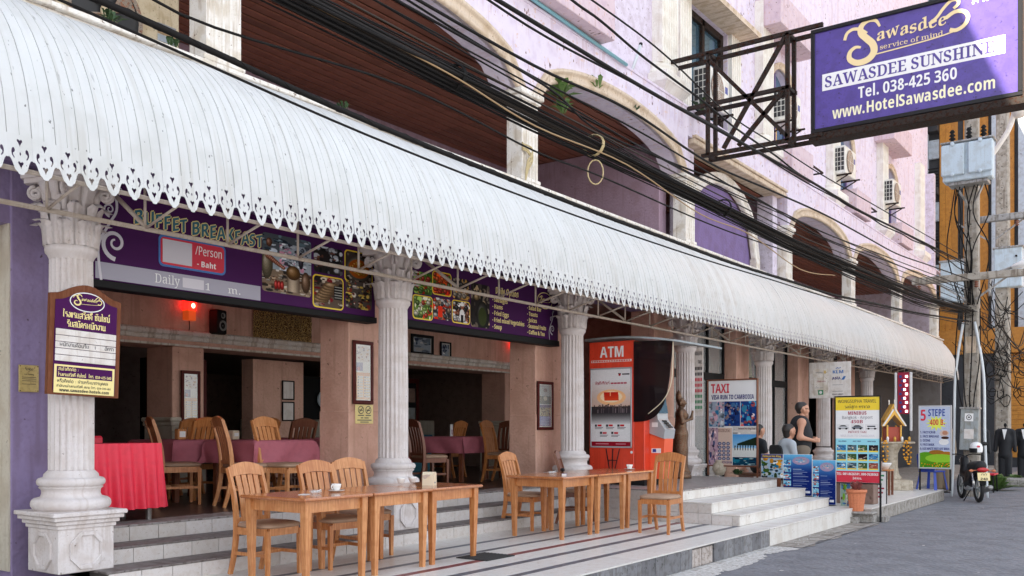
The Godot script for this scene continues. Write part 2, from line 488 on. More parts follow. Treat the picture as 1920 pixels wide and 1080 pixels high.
	mat("mat_rubber", lin(0.035, 0.033, 0.032), 0.9, {"bump": "b_relief", "bscale": 0.8})
	mat("lamp_red", lin(0.8, 0.12, 0.05), 0.4, {"emit": Color(1.0, 0.06, 0.04), "power": 1.1})
	mat("lamp_amber", lin(0.7, 0.3, 0.08), 0.4, {"emit": Color(0.8, 0.25, 0.05), "power": 0.1})
	mat("lamp_core", lin(1, 0.5, 0.4), 0.4, {"emit": Color(1.0, 0.4, 0.3), "power": 5.0})
	mat("tube_lit", lin(0.9, 1, 0.98), 0.4, {"emit": Color(0.86, 1.0, 0.98), "power": 4.0})
	mat("led", lin(0.6, 0.1, 0.15), 0.4, {"emit": Color(1.0, 0.85, 0.85), "power": 0.9})
	mat("shrine_gold", lin(0.65, 0.36, 0.06), 0.4, {"metal": 0.3})
	mat("shrine_red", lin(0.4, 0.06, 0.03), 0.5)
	mat("marigold", lin(0.8, 0.36, 0.02), 0.7)
	mat("beige_stone", lin(0.55, 0.48, 0.38), 0.7, {"tex": "concrete", "scale": 1.0})
	mat("stone", lin(0.38, 0.36, 0.34), 0.9, {"tex": "concrete", "scale": 1.4, "bump": "b_mid", "bscale": 0.8})

# ---------------------------------------------------------------- lettering
var fonts := {}
func font_of(kind: String) -> Array:
	if not fonts.has(kind):
		var f := SystemFont.new()
		f.font_names = PackedStringArray(["Droid Serif" if kind.begins_with("serif") else "Droid Sans"])
		f.font_weight = 700 if kind.contains("bold") else 400
		var v: Font = f
		if kind.contains("italic"):
			var fv := FontVariation.new()
			fv.base_font = f
			fv.variation_transform = Transform2D(Vector2(1, 0), Vector2(0.28, 1), Vector2.ZERO)
			v = fv
		var t := TextMesh.new()
		t.font = v
		t.font_size = 32
		t.text = "H"
		t.pixel_size = 0.01
		t.depth = 0.0
		var bb := t.get_aabb()
		fonts[kind] = [v, bb.position.y, bb.size.y]
	return fonts[kind]

# s from the point (x, y) = left end of the baseline, w wide, capitals h high, in the board's own plane
func words(parent: Node3D, s: String, x: float, y: float, w: float, h: float, m: Material, kind := "sans_bold", z := 0.003, called := "lettering") -> void:
	var f := font_of(kind)
	var t := TextMesh.new()
	t.font = f[0]
	t.font_size = 32
	t.pixel_size = 0.01
	t.curve_step = 1.5
	t.depth = 0.02
	t.text = s
	var bb := t.get_aabb()
	var o := MeshInstance3D.new()
	o.mesh = t
	o.material_override = m
	o.name = called
	parent.add_child(o, true)
	var kx: float = w / max(bb.size.x, 0.001)
	var ky: float = h / f[2]
	o.scale = Vector3(kx, ky, 0.1)
	o.position = V(x - bb.position.x * kx, y - f[1] * ky, z)

# a small stroke alphabet for Thai lettering: advance, then strokes on a 0..1 grid
var TH := {
	"ก": [0.75, [[0.1, 0.0, 0.1, 0.6, 0.02, 0.72, 0.15, 0.95, 0.4, 1.0, 0.6, 0.85, 0.6, 0.0]]],
	"ค": [0.75, [[0.3, 0.45, 0.25, 0.25, 0.1, 0.0, 0.1, 0.75, 0.35, 1.0, 0.6, 0.8, 0.6, 0.0], [0.3, 0.5, 0.4, 0.6, 0.3, 0.68]]],
	"ง": [0.6, [[0.02, 0.5, 0.25, 0.02, 0.45, 0.15, 0.47, 0.8, 0.35, 1.0, 0.25, 0.88]]],
	"จ": [0.65, [[0.05, 0.85, 0.3, 1.0, 0.5, 0.8, 0.5, 0.1, 0.35, 0.0, 0.3, 0.4, 0.1, 0.45]]],
	"ช": [0.75, [[0.05, 0.75, 0.15, 0.95, 0.25, 0.75, 0.12, 0.4, 0.12, 0.05, 0.5, 0.05, 0.5, 0.6, 0.42, 0.75, 0.65, 1.0]]],
	"ซ": [0.75, [[0.02, 0.7, 0.12, 0.95, 0.2, 0.75, 0.28, 0.95, 0.14, 0.4, 0.14, 0.05, 0.5, 0.05, 0.5, 0.6, 0.42, 0.75, 0.65, 1.0]]],
	"ญ": [0.9, [[0.1, 0.0, 0.1, 0.6, 0.02, 0.72, 0.15, 0.95, 0.35, 1.0, 0.5, 0.85, 0.5, 0.1, 0.65, 0.05, 0.75, 0.2, 0.75, 1.0], [0.35, -0.2, 0.7, -0.15]]],
	"ฟ": [0.85, [[0.02, 0.92, 0.14, 1.0, 0.16, 0.0, 0.38, 0.6, 0.6, 0.0, 0.65, 1.35]]],
	"ด": [0.75, [[0.32, 0.3, 0.22, 0.45, 0.35, 0.55, 0.1, 0.0, 0.08, 0.7, 0.35, 1.0, 0.6, 0.8, 0.6, 0.0]]],
	"ต": [0.75, [[0.32, 0.3, 0.22, 0.45, 0.1, 0.0, 0.08, 0.7, 0.2, 0.98, 0.34, 0.85, 0.48, 0.98, 0.6, 0.8, 0.6, 0.0]]],
	"ท": [0.75, [[0.02, 0.9, 0.15, 1.0, 0.15, 0.0], [0.15, 0.55, 0.45, 0.98, 0.6, 0.85, 0.6, 0.0]]],
	"น": [0.78, [[0.02, 0.92, 0.15, 1.0, 0.15, 0.0], [0.15, 0.1, 0.4, 0.0, 0.6, 0.15, 0.6, 1.0], [0.6, 0.15, 0.72, 0.0]]],
	"บ": [0.72, [[0.02, 0.92, 0.14, 1.0, 0.14, 0.05, 0.58, 0.05, 0.58, 1.0]]],
	"ฝ": [0.85, [[0.02, 0.92, 0.14, 1.0, 0.14, 0.0, 0.38, 0.55, 0.62, 0.0, 0.62, 1.35]]],
	"พ": [0.85, [[0.02, 0.92, 0.14, 1.0, 0.16, 0.0, 0.38, 0.6, 0.6, 0.0, 0.65, 1.0]]],
	"ภ": [0.78, [[0.0, 0.0, 0.14, 0.05, 0.14, 0.6, 0.06, 0.72, 0.2, 0.95, 0.42, 1.0, 0.62, 0.85, 0.62, 0.0]]],
	"ม": [0.78, [[0.02, 0.92, 0.15, 1.0, 0.15, 0.0, 0.02, 0.1], [0.15, 0.15, 0.58, 0.0, 0.6, 1.0]]],
	"ย": [0.72, [[0.05, 0.95, 0.18, 0.98, 0.1, 0.55, 0.25, 0.5, 0.12, 0.4, 0.12, 0.05, 0.56, 0.05, 0.56, 1.0]]],
	"ร": [0.6, [[0.48, 1.0, 0.1, 0.92, 0.12, 0.68, 0.45, 0.6, 0.45, 0.0, 0.33, 0.08]]],
	"ล": [0.75, [[0.3, 0.1, 0.12, 0.0, 0.08, 0.4, 0.35, 0.5, 0.6, 0.35, 0.6, 0.0], [0.1, 0.85, 0.35, 1.0, 0.6, 0.8, 0.6, 0.3]]],
	"ว": [0.6, [[0.05, 0.88, 0.28, 1.0, 0.48, 0.8, 0.48, 0.1, 0.38, 0.0, 0.3, 0.12]]],
	"ษ": [0.8, [[0.02, 0.92, 0.14, 1.0, 0.14, 0.05, 0.58, 0.05, 0.58, 1.0], [0.35, 0.5, 0.5, 0.6, 0.72, 0.45]]],
	"ส": [0.75, [[0.3, 0.1, 0.12, 0.0, 0.08, 0.4, 0.35, 0.5, 0.6, 0.35, 0.6, 0.0], [0.1, 0.85, 0.35, 1.0, 0.6, 0.8, 0.6, 0.3], [0.5, 0.95, 0.72, 1.15]]],
	"ห": [0.8, [[0.02, 0.92, 0.15, 1.0, 0.15, 0.0], [0.15, 0.35, 0.5, 0.6, 0.62, 0.9, 0.48, 1.0, 0.42, 0.8, 0.6, 0.5, 0.62, 0.0]]],
	"อ": [0.75, [[0.25, 0.6, 0.1, 0.6, 0.1, 0.1, 0.3, 0.0, 0.58, 0.1, 0.6, 0.75, 0.38, 1.0, 0.1, 0.88]]],
	"า": [0.5, [[0.02, 0.85, 0.2, 1.0, 0.36, 0.8, 0.36, 0.0]]],
	"ำ": [0.6, [[0.1, 0.85, 0.25, 1.0, 0.45, 0.8, 0.45, 0.0], [0.0, 1.2, 0.1, 1.3, 0.02, 1.35]]],
	"เ": [0.32, [[0.1, 1.0, 0.1, 0.05, 0.22, 0.05]]],
	"แ": [0.55, [[0.1, 1.0, 0.1, 0.05, 0.2, 0.05], [0.34, 1.0, 0.34, 0.05, 0.45, 0.05]]],
	"โ": [0.45, [[0.0, 1.5, 0.3, 1.45, 0.15, 1.2, 0.15, 0.05, 0.28, 0.05]]],
	"ไ": [0.4, [[-0.05, 1.45, 0.1, 1.5, 0.15, 1.2, 0.15, 0.05, 0.28, 0.05]]],
	"ใ": [0.42, [[0.0, 1.25, 0.1, 1.5, 0.2, 1.3, 0.15, 1.1, 0.15, 0.05, 0.28, 0.05]]],
	"ั": [0.0, [[-0.5, 1.2, -0.4, 1.35, -0.2, 1.2, -0.05, 1.4]]],
	"ี": [0.0, [[-0.6, 1.15, -0.3, 1.38, -0.1, 1.15, -0.6, 1.15], [-0.1, 1.15, -0.1, 1.5]]],
	"ิ": [0.0, [[-0.6, 1.15, -0.3, 1.38, -0.1, 1.15, -0.6, 1.15]]],
	"ื": [0.0, [[-0.6, 1.15, -0.3, 1.38, -0.1, 1.15, -0.6, 1.15], [-0.1, 1.15, -0.1, 1.5], [-0.25, 1.3, -0.25, 1.5]]],
	"ุ": [0.0, [[-0.25, -0.2, -0.12, -0.15, -0.12, -0.5]]],
	"์": [0.0, [[-0.35, 1.2, -0.2, 1.25, -0.3, 1.4, -0.1, 1.6]]],
	"่": [0.0, [[-0.25, 1.2, -0.25, 1.5]]],
	"้": [0.0, [[-0.4, 1.4, -0.3, 1.25, -0.2, 1.3, -0.05, 1.5]]],
	" ": [0.5, []], ":": [0.3, [[0.1, 0.1, 0.1, 0.25], [0.1, 0.6, 0.1, 0.75]]], ".": [0.25, [[0.08, 0.0, 0.08, 0.14]]], "-": [0.4, [[0.05, 0.5, 0.35, 0.5]]],
	"0": [0.6, [[0.1, 0.1, 0.1, 0.9, 0.25, 1.0, 0.48, 0.9, 0.48, 0.1, 0.25, 0.0, 0.1, 0.1]]], "1": [0.4, [[0.1, 0.8, 0.25, 1.0, 0.25, 0.0]]],
	"2": [0.6, [[0.08, 0.8, 0.25, 1.0, 0.48, 0.8, 0.08, 0.0, 0.5, 0.0]]], "3": [0.6, [[0.08, 0.95, 0.45, 0.95, 0.25, 0.58, 0.48, 0.35, 0.3, 0.0, 0.06, 0.1]]],
	"4": [0.6, [[0.4, 0.0, 0.4, 1.0, 0.05, 0.3, 0.52, 0.3]]], "5": [0.6, [[0.48, 1.0, 0.12, 1.0, 0.1, 0.55, 0.4, 0.6, 0.48, 0.2, 0.25, 0.0, 0.06, 0.1]]],
	"6": [0.6, [[0.45, 1.0, 0.15, 0.6, 0.1, 0.15, 0.3, 0.0, 0.48, 0.2, 0.4, 0.5, 0.14, 0.4]]], "7": [0.55, [[0.06, 1.0, 0.48, 1.0, 0.2, 0.0]]],
	"8": [0.6, [[0.28, 0.53, 0.1, 0.75, 0.28, 1.0, 0.46, 0.75, 0.28, 0.53, 0.08, 0.25, 0.28, 0.0, 0.48, 0.25, 0.28, 0.53]]], "9": [0.6, [[0.1, 0.0, 0.45, 0.5, 0.46, 0.85, 0.25, 1.0, 0.1, 0.75, 0.25, 0.55, 0.45, 0.65]]],
}

func thai(parent: Node3D, s: String, x: float, y: float, w: float, h: float, m: Material, weight := 0.16, z := 0.003) -> void:
	var total := 0.0
	for ch in s:
		total += TH[ch][0] if TH.has(ch) else 0.5
	var k: float = w / max(total, 0.01)
	var st := S()
	var at := 0.0
	for ch in s:
		if not TH.has(ch):
			at += 0.5
			continue
		for line in TH[ch][1]:
			var p := []
			for i in range(0, line.size(), 2):
				p.append(Vector2(x + (at + line[i]) * k, y + line[i + 1] * h))
			ribbon(st, p, weight * h, z, 0.0)
		at += TH[ch][0]
	put(st, "lettering", m, parent)

# ---------------------------------------------------------------- flat print: pictures computed pixel by pixel
func picture(w: int, h: int, c: Color) -> Image:
	var im := Image.create(w, h, false, Image.FORMAT_RGB8)
	im.fill(c)
	return im

func oval(im: Image, cx: float, cy: float, rx: float, ry: float, c: Color, clip := Rect2i()) -> void:
	var lim := clip if clip.size.x > 0 else Rect2i(0, 0, im.get_width(), im.get_height())
	for yy in range(int(cy - ry), int(cy + ry) + 1):
		var t := 1.0 - pow((yy - cy) / max(ry, 0.5), 2.0)
		if t <= 0.0:
			continue
		var hw := rx * sqrt(t)
		var r := Rect2i(int(cx - hw), yy, int(hw * 2.0) + 1, 1).intersection(lim)
		if r.size.x > 0 and r.size.y > 0:
			im.fill_rect(r, c)

# a rounded thing in a printed picture, lighter towards its upper left
func lump(im: Image, cx: float, cy: float, rx: float, ry: float, c: Color) -> void:
	for i in 7:
		var t := i / 6.0
		oval(im, cx - rx * 0.3 * t, cy - ry * 0.3 * t, rx * (1.0 - 0.85 * t), ry * (1.0 - 0.85 * t), c.darkened(0.55 * (1.0 - t)).lightened(0.35 * t * t))

# a printed photograph: a ground tone and many overlapping patches of the palette
func snapshot(im: Image, r: Rect2i, ground: Color, pal: Array, n: int, big: float, sd: int) -> void:
	var g := RandomNumberGenerator.new()
	g.seed = sd
	im.fill_rect(r, ground)
	for i in n:
		var c: Color = pal[g.randi() % pal.size()]
		var v := g.randf_range(0.75, 1.2)
		var k: float = lerp(1.0, 0.25, float(i) / n)
		oval(im, r.position.x + g.randf() * r.size.x, r.position.y + g.randf() * r.size.y, max(1.0, r.size.x * big * k * g.randf_range(0.3, 1.0)), max(1.0, r.size.y * big * k * g.randf_range(0.2, 0.8)), Color(c.r * v, c.g * v, c.b * v), r)

func print_mat(key: String, im: Image, rough := 0.55) -> StandardMaterial3D:
	# printed halftone: softened edges and a fine uneven grain
	var w := im.get_width()
	var h := im.get_height()
	if w * h > 3000 and not key.begins_with("meadow"):
		im.resize(int(w * 0.55), int(h * 0.55), Image.INTERPOLATE_BILINEAR)
		im.resize(w, h, Image.INTERPOLATE_CUBIC)
	var g := RandomNumberGenerator.new()
	g.seed = w * h + key.length()
	for y in h:
		for x in w:
			var c := im.get_pixel(x, y)
			var k := 1.0 + g.randf_range(-0.06, 0.06)
			im.set_pixel(x, y, Color(c.r * k, c.g * k, c.b * k))
	T[key] = ImageTexture.create_from_image(im)
	var m := mat(key, Color.WHITE, rough, {"tex": key, "uv": true, "spec": 0.25})
	m.texture_repeat = false
	return m

# a board whose own x runs to the reader's right, y up, z towards the reader; origin at its centre
func face(parent: Node3D, w: float, h: float, m: Material, z: float, called := "print", at := Vector2.ZERO) -> MeshInstance3D:
	var st := S()
	quv(st, V(at.x - w / 2, at.y - h / 2, z), V(at.x - w / 2, at.y + h / 2, z), V(at.x + w / 2, at.y + h / 2, z), V(at.x + w / 2, at.y - h / 2, z))
	return put(st, called, m, parent)

func rim(st: SurfaceTool, w: float, h: float, t: float, z0: float, z1: float, bev := 0.003) -> void:
	bx(st, V(-w / 2, -h / 2, z0), V(w / 2, -h / 2 + t, z1), bev)
	bx(st, V(-w / 2, h / 2 - t, z0), V(w / 2, h / 2, z1), bev)
	bx(st, V(-w / 2, -h / 2 + t, z0), V(-w / 2 + t, h / 2 - t, z1), bev)
	bx(st, V(w / 2 - t, -h / 2 + t, z0), V(w / 2, h / 2 - t, z1), bev)

func rounded(w: float, h: float, r: float, k := 5) -> PackedVector2Array:
	var p := PackedVector2Array()
	for q in 4:
		var c := Vector2((w / 2 - r) * (1 if q in [0, 3] else -1), (h / 2 - r) * (1 if q in [0, 1] else -1))
		for i in k + 1:
			var a := PI / 2 * (q + float(i) / k)
			p.append(c + Vector2(cos(a), sin(a)) * r)
	return p

# the hotel's script logo: swash capital, lettering, trailing flourish; s is its width
func logo(parent: Node3D, cx: float, cy: float, s: float, m: Material, z: float) -> void:
	var st := S()
	var o := Vector2(cx, cy)
	var f := func(a: Array) -> Array:
		var r := []
		for i in range(0, a.size(), 2):
			r.append(o + Vector2(a[i], a[i + 1]) * s)
		return smooth2(r, 5)
	var big: Array = f.call([-0.2, 0.11, -0.235, 0.17, -0.3, 0.185, -0.355, 0.15, -0.36, 0.09, -0.31, 0.03, -0.26, -0.03, -0.25, -0.1, -0.3, -0.155, -0.39, -0.165, -0.455, -0.12, -0.455, -0.06, -0.41, -0.025, -0.36, -0.035])
	var wd := []
	for i in big.size():
		wd.append(s * (0.018 + 0.042 * sin(PI * float(i) / (big.size() - 1))))
	ribbon(st, big, wd, z)
	ribbon(st, f.call([-0.5, 0.06, -0.48, 0.115, -0.43, 0.14, -0.37, 0.125, -0.31, 0.075]), s * 0.028, z + 0.0016)
	ribbon(st, f.call([0.2, 0.03, 0.26, 0.07, 0.31, 0.13, 0.37, 0.18, 0.42, 0.175, 0.425, 0.14, 0.39, 0.11]), s * 0.026, z)
	ribbon(st, f.call([0.33, 0.045, 0.4, 0.08, 0.47, 0.065, 0.5, 0.01, 0.47, -0.05, 0.41, -0.075, 0.36, -0.06]), s * 0.032, z + 0.0016)
	ribbon(st, f.call([-0.25, -0.125, 0.0, -0.115, 0.25, -0.1, 0.4, -0.08]), s * 0.011, z - 0.0016)
	put(st, "logo_flourish", m, parent)
	words(parent, "awasdee", cx - 0.225 * s, cy - 0.02 * s, 0.56 * s, 0.125 * s, m, "serif_bold_italic", z + 0.0065, "logo_lettering")

# ---------------------------------------------------------------- camera, sky, sun
func _ready() -> void:
	rng.seed = 7
	var cam := Camera3D.new()
	cam.name = "camera"
	add_child(cam)
	cam.position = V(0, 1.57, 0)
	cam.rotation_degrees.y = -54.35
	cam.projection = Camera3D.PROJECTION_FRUSTUM
	cam.near = 0.1
	cam.far = 400.0
	cam.size = 0.1 * 1080.0 / 1740.0
	cam.frustum_offset = Vector2(0, 0.1 * 263.0 / 1740.0)
	cam.current = true
	var we := WorldEnvironment.new()
	we.name = "world_environment"
	var e := Environment.new()
	e.background_mode = Environment.BG_SKY
	var sky := Sky.new()
	var pm := ProceduralSkyMaterial.new()
	pm.sky_top_color = Color(0.63, 0.67, 0.73)
	pm.sky_horizon_color = Color(0.93, 0.93, 0.92)
	pm.sky_curve = 0.25
	pm.ground_horizon_color = Color(0.6, 0.58, 0.55)
	pm.ground_bottom_color = Color(0.35, 0.33, 0.31)
	pm.sky_energy_multiplier = 1.0
	sky.sky_material = pm
	e.sky = sky
	e.background_energy_multiplier = 0.6
	e.tonemap_mode = Environment.TONE_MAPPER_LINEAR
	e.tonemap_exposure = 5.6
	e.sdfgi_enabled = true
	e.ssao_enabled = true
	e.ssil_enabled = true
	we.environment = e
	add_child(we)
	var sun := DirectionalLight3D.new()
	sun.name = "sun"
	add_child(sun)
	sun.look_at_from_position(Vector3.ZERO, V(0.75, -1.0, 0.43))
	sun.light_energy = 1.6
	sun.light_color = Color(1.0, 0.95, 0.86)
	sun.light_angular_distance = 0.5
	sun.shadow_enabled = true
	textures()
	materials()
	ground()
	build_hotel()
	build_awning()
	build_neighbour()
	build_signs()
	build_furniture()
	build_interior()
	build_atm()
	build_agency()
	build_poles()
	build_street_side()
	build_people()

# ---------------------------------------------------------------- ground, terrace, steps, platforms
func ground() -> void:
	var st := S()
	quad(st, V(-90, 0, -60), V(160, 0, -60), V(160, 0, 70), V(-90, 0, 70))
	structure(st, "street", M.asphalt)

	# terrace: a body with paving slabs and inlaid bands laid on it
	st = S()
	bx(st, V(1.2, 0.0, -7.8), V(12.0, 0.225, -4.43))
	var terrace := structure(st, "terrace", M.joint)
	var rows := [[-7.13, -6.63, "pave_b"], [-6.63, -6.54, "pave_grey"], [-6.54, -6.16, "pave"], [-6.16, -6.07, "pave_grey"], [-6.07, -5.75, "pave_b"], [-5.75, -5.64, "pave_red"], [-5.64, -5.35, "pave"], [-5.35, -5.24, "pave_grey"], [-5.24, -4.91, "pave"], [-4.91, -4.81, "pave_grey"], [-4.81, -4.4, "pave_b"]]
	for r in rows:
		var d: float = r[1] - r[0]
		st = S()
		bx(st, V(0, 0, 0), V(0.597, 0.016, d - 0.003), 0.0015)
		st.generate_normals()
		var me := st.commit()
		for i in 18:
			var band: bool = d < 0.2
			var m: Material = M[r[2]]
			if not band and rng.randf() < 0.35:
				m = M.pave if m == M.pave_b else M.pave_b
			put(me, "band_tile" if band else "paving_slab", m, terrace, V(1.2 + i * 0.6, 0.2245 + rng.randf() * 0.001, r[0] + 0.0015))
	# kerb of dark tiles along the street edge, two of them broken away
	var tile := []
	for k in 3:
		st = S()
		bx(st, V(0, 0.0, -0.012), V(0.297, 0.222, 0.012 + 0.002 * k), 0.003)
		st.generate_normals()
		tile.append(st.commit())
	for i in 36:
		var x := 1.2 + i * 0.3
		if i in [28, 29]:
			st = S()
			bx(st, V(x, 0.0, -4.435), V(x + 0.29, 0.2, -4.424 + 0.004 * (i % 2)), 0.006)
			put(st, "broken_tile_bed", M.cement, terrace)
			continue
		put(tile[rng.randi() % 3], "kerb_tile", M["kerb%d" % (rng.randi() % 4)], terrace, V(x, 0.0, -4.418))
	# mortar crumbs and cement washed out along the kerb
	st = S()
	var g := RandomNumberGenerator.new()
	g.seed = 5
	var last := 0.03
	for i in 120:
		var x := 6.0 + i * 0.085
		if i > 70:
			last = clamp(last + g.randf_range(-0.05, 0.05), 0.04, 0.3)
		else:
			last = clamp(last + g.randf_range(-0.05, 0.05), 0.02, 0.42)
		var nx: float = clamp(last + g.randf_range(-0.06, 0.06), 0.02, 0.42)
		quad(st, V(x, 0.004, -4.404), V(x + 0.085, 0.004, -4.404), V(x + 0.085, 0.004, -4.404 + nx), V(x, 0.004, -4.404 + last))
		last = nx
	var wash := put(st, "cement_wash", M.mortar)
	tag(wash, "pale crumbled cement spilt along the foot of the dark kerb", "cement")
	wash.set_meta("kind", "stuff")
	st = S()
	for i in 150:
		var x := g.randf_range(6.5, 14.5)
		var r := g.randf_range(0.004, 0.016)
		var zz := -4.4 + absf(g.randfn(0.0, 0.16)) + 0.01
		if x > 12.1:
			zz += 0.05
		ball(st, V(x, r * 0.4, zz), V(r * 1.3, r * 0.6, r), 6)
	var crumbs := put(st, "mortar_crumbs", M.mortar)
	crumbs.set_meta("kind", "stuff")
	tag(crumbs, "small mortar crumbs scattered below the broken kerb tiles", "rubble")
	# scraps of litter on the asphalt
	st = S()
	for i in 26:
		var p := V(g.randf_range(9, 24), 0.004, g.randf_range(-4.0, -1.2))
		var r := g.randf_range(0.012, 0.035)
		var a := g.randf() * TAU
		quad(st, p + V(cos(a), 0, sin(a)) * r, p + V(-sin(a), 0.1, cos(a)) * r * 0.6, p - V(cos(a), 0, sin(a)) * r, p - V(-sin(a), 0, cos(a)) * r * 0.6)
	var scraps := put(st, "paper_scraps", M.white_dirty)
	scraps.set_meta("kind", "stuff")
	tag(scraps, "tiny pale paper scraps lying about on the grey street", "litter")

	# concrete apron between the stair and the asphalt, and cracks in the road
	st = S()
	var ap := [V(12.0, 0.006, -4.4), V(16.3, 0.006, -4.4), V(16.2, 0.006, -4.02)]
	for i in 14:
		ap.append(V(16.0 - i * 0.3, 0.006, -3.98 + 0.05 * sin(i * 1.7) + g.randf_range(-0.03, 0.03)))
	for i in range(1, ap.size() - 1):
		tri(st, ap[0], ap[i], ap[i + 1])
	structure(st, "gutter_apron", M.concrete)
	st = S()
	for c in [[V(14.0, 0.005, -3.2), V(15.5, 0.005, -0.5), 0.2], [V(12.1, 0.008, -3.99), V(16.3, 0.008, -4.0), 0.04], [V(18.5, 0.005, -3.7), V(24.0, 0.005, -1.4), 0.2]]:
		var q := []
		for i in 40:
			var p: Vector3 = c[0].lerp(c[1], i / 39.0) + V(g.randf_range(-1, 1), 0, g.randf_range(-1, 1)) * c[2] * 0.18
			q.append(p)
		for i in 39:
			var wd := V(0, 0, 0.006 + 0.008 * absf(sin(i * 2.3)))
			quad(st, q[i] - wd, q[i] + wd, q[i + 1] + wd, q[i + 1] - wd)
	var crack := put(st, "road_cracks", M.joint)
	crack.set_meta("kind", "stuff")
	tag(crack, "thin dark cracks wandering across the grey street", "crack")

	# three steps up to the restaurant floor
	st = S()
	bx(st, V(4.3, 0.2, -7.8), V(12.0, 0.36, -7.15))
	bx(st, V(4.3, 0.3, -7.85), V(12.0, 0.51, -7.48))
	bx(st, V(4.3, 0.4, -8.3), V(12.0, 0.66, -7.81))
	var steps := structure(st, "terrace_steps", M.joint)
	var rt := []
	for k in 2:
		st = S()
		bx(st, V(0, 0, -0.01), V(0.292, 0.128, 0.01), 0.002)
		st.generate_normals()
		rt.append(st.commit())
	for s in 3:
		var y := 0.24 + 0.15 * s
		var z := -7.13 - 0.33 * s
		box(V(4.24, y + 0.128, z - 0.345), V(12.0, y + 0.15, z + 0.012), "tread", M.tread if s < 2 else M.cap_tile, steps, 0.004)
		for i in 26:
			put(rt[(i + s) % 2], "riser_tile", M.riser if rng.randf() < 0.7 else M.riser_b, steps, V(4.26 + i * 0.2975 + (0.13 if s == 1 else 0.0), y, z))

	# platform of the cash machine, with its own stair down to the street
	var lev := [[0.69, -5.72], [0.54, -5.22], [0.39, -4.82], [0.24, -4.4]]
	st = S()
	for i in 4:
		bx(st, V(12.03 + 0.002 * i, 0.0, -8.3 if i == 0 else lev[i - 1][1] - 0.05), V(15.95 - 0.002 * i, lev[i][0] - 0.02, lev[i][1] - 0.012))
	var plat := structure(st, "side_stair", M.joint)
	for i in 4:
		var back: float = -8.3 if i == 0 else lev[i - 1][1] + 0.001
		box(V(12.015, lev[i][0] - 0.02, back), V(15.97, lev[i][0], lev[i][1] + 0.008), "tread", M.cap_tile if i == 0 else M.white_step, plat, 0.004)
		var bottom: float = 0.0 if i == 3 else lev[i + 1][0]
		for k in 7:
			box(V(12.02 + k * 0.563, bottom + 0.001, lev[i][1] - 0.02), V(12.02 + k * 0.563 + 0.561, lev[i][0] - 0.021, lev[i][1]), "riser_tile", M.white_step, plat, 0.002)
		# tiled flank seen from the terrace
		var z0: float = -7.8 if i == 0 else lev[i - 1][1]
		var zz := z0
		while zz < lev[i][1] - 0.05:
			var nz: float = min(zz + 0.298, lev[i][1] - 0.004)
			var yy := 0.24
			while yy < lev[i][0] - 0.05:
				var ny: float = min(yy + 0.148, lev[i][0] - 0.022)
				box(V(12.0, yy + 0.001, zz), V(12.03, ny, nz - 0.003), "flank_tile", M.riser_b if rng.randf() < 0.5 else M.riser, plat, 0.002)
				yy += 0.15
			zz += 0.3

	# low slab in front of the travel agency and the dark shop
	st = S()
	bx(st, V(16.0, 0.0, -8.3), V(21.85, 0.222, -4.12), 0.01)
	var low := structure(st, "agency_slab", M.concrete)
	for i in 10:
		for k in 7:
			box(V(16.02 + i * 0.583, 0.2215, -8.25 + k * 0.589), V(16.02 + i * 0.583 + 0.58, 0.24, -8.25 + k * 0.589 + 0.586), "paving_slab", M.pave if rng.randf() < 0.6 else M.pave_b, low, 0.002)
	st = S()
	bx(st, V(21.85, 0.0, -14.0), V(41.0, 0.1, -5.6), 0.01)
	structure(st, "far_pavement", M.concrete)

# ---------------------------------------------------------------- the hotel
func wall_with_arch(st: SurfaceTool, x0: float, x1: float, y0: float, y1: float, a0: float, a1: float, sill: float, spring: float, rise: float, z0: float, z1: float) -> void:
	if a0 > x0:
		bx(st, V(x0, y0, z0), V(a0, y1, z1))
	if x1 > a1:
		bx(st, V(a1, y0, z0), V(x1, y1, z1))
	if sill > y0:
		bx(st, V(a0, y0, z0), V(a1, sill, z1))
	var p := PackedVector2Array()
	p.append(Vector2(a1, y1))
	p.append(Vector2(a0, y1))
	for i in 17:
		var t := float(i) / 16
		p.append(Vector2(lerp(a0, a1, t), spring + rise * sqrt(max(0.0, 1.0 - pow(2 * t - 1, 2.0)))))
	slab(st, p, z0, z1)

func arch_pts(a0: float, a1: float, spring: float, rise: float, z: float, n := 16) -> Array:
	var p := []
	for i in n + 1:
		var t := float(i) / n
		p.append(V(lerp(a0, a1, t), spring + rise * sqrt(max(0.0, 1.0 - pow(2 * t - 1, 2.0))), z))
	return p

func archivolt(a0: float, a1: float, spring: float, rise: float, z: float, w: float, m: Material, parent: Node) -> void:
	var st := S(true)
	# moulding with a stepped section, swept round the arch
	var prof := [[0.0, -0.06], [0.0, 0.035], [w * 0.3, 0.05], [w * 0.35, 0.03], [w * 0.7, 0.045], [w * 0.75, 0.07], [w, 0.07], [w, -0.06]]
	var inner := arch_pts(a0, a1, spring, rise, z)
	var rings := []
	for i in inner.size():
		var d: Vector3 = (inner[min(i + 1, inner.size() - 1)] - inner[max(i - 1, 0)]).normalized()
		var up := V(-d.y, d.x, 0)
		if i == 0:
			up = V(-1, 0, 0)
		if i == inner.size() - 1:
			up = V(1, 0, 0)
		var ring := []
		for q in prof:
			ring.append(inner[i] + up * q[0] + V(0, 0, q[1]))
		rings.append(ring)
	for k in prof.size() - 1:
		for i in rings.size() - 1:
			quad(st, rings[i][k], rings[i + 1][k], rings[i + 1][k + 1], rings[i][k + 1])
	put(st, "arch_moulding", m, parent)

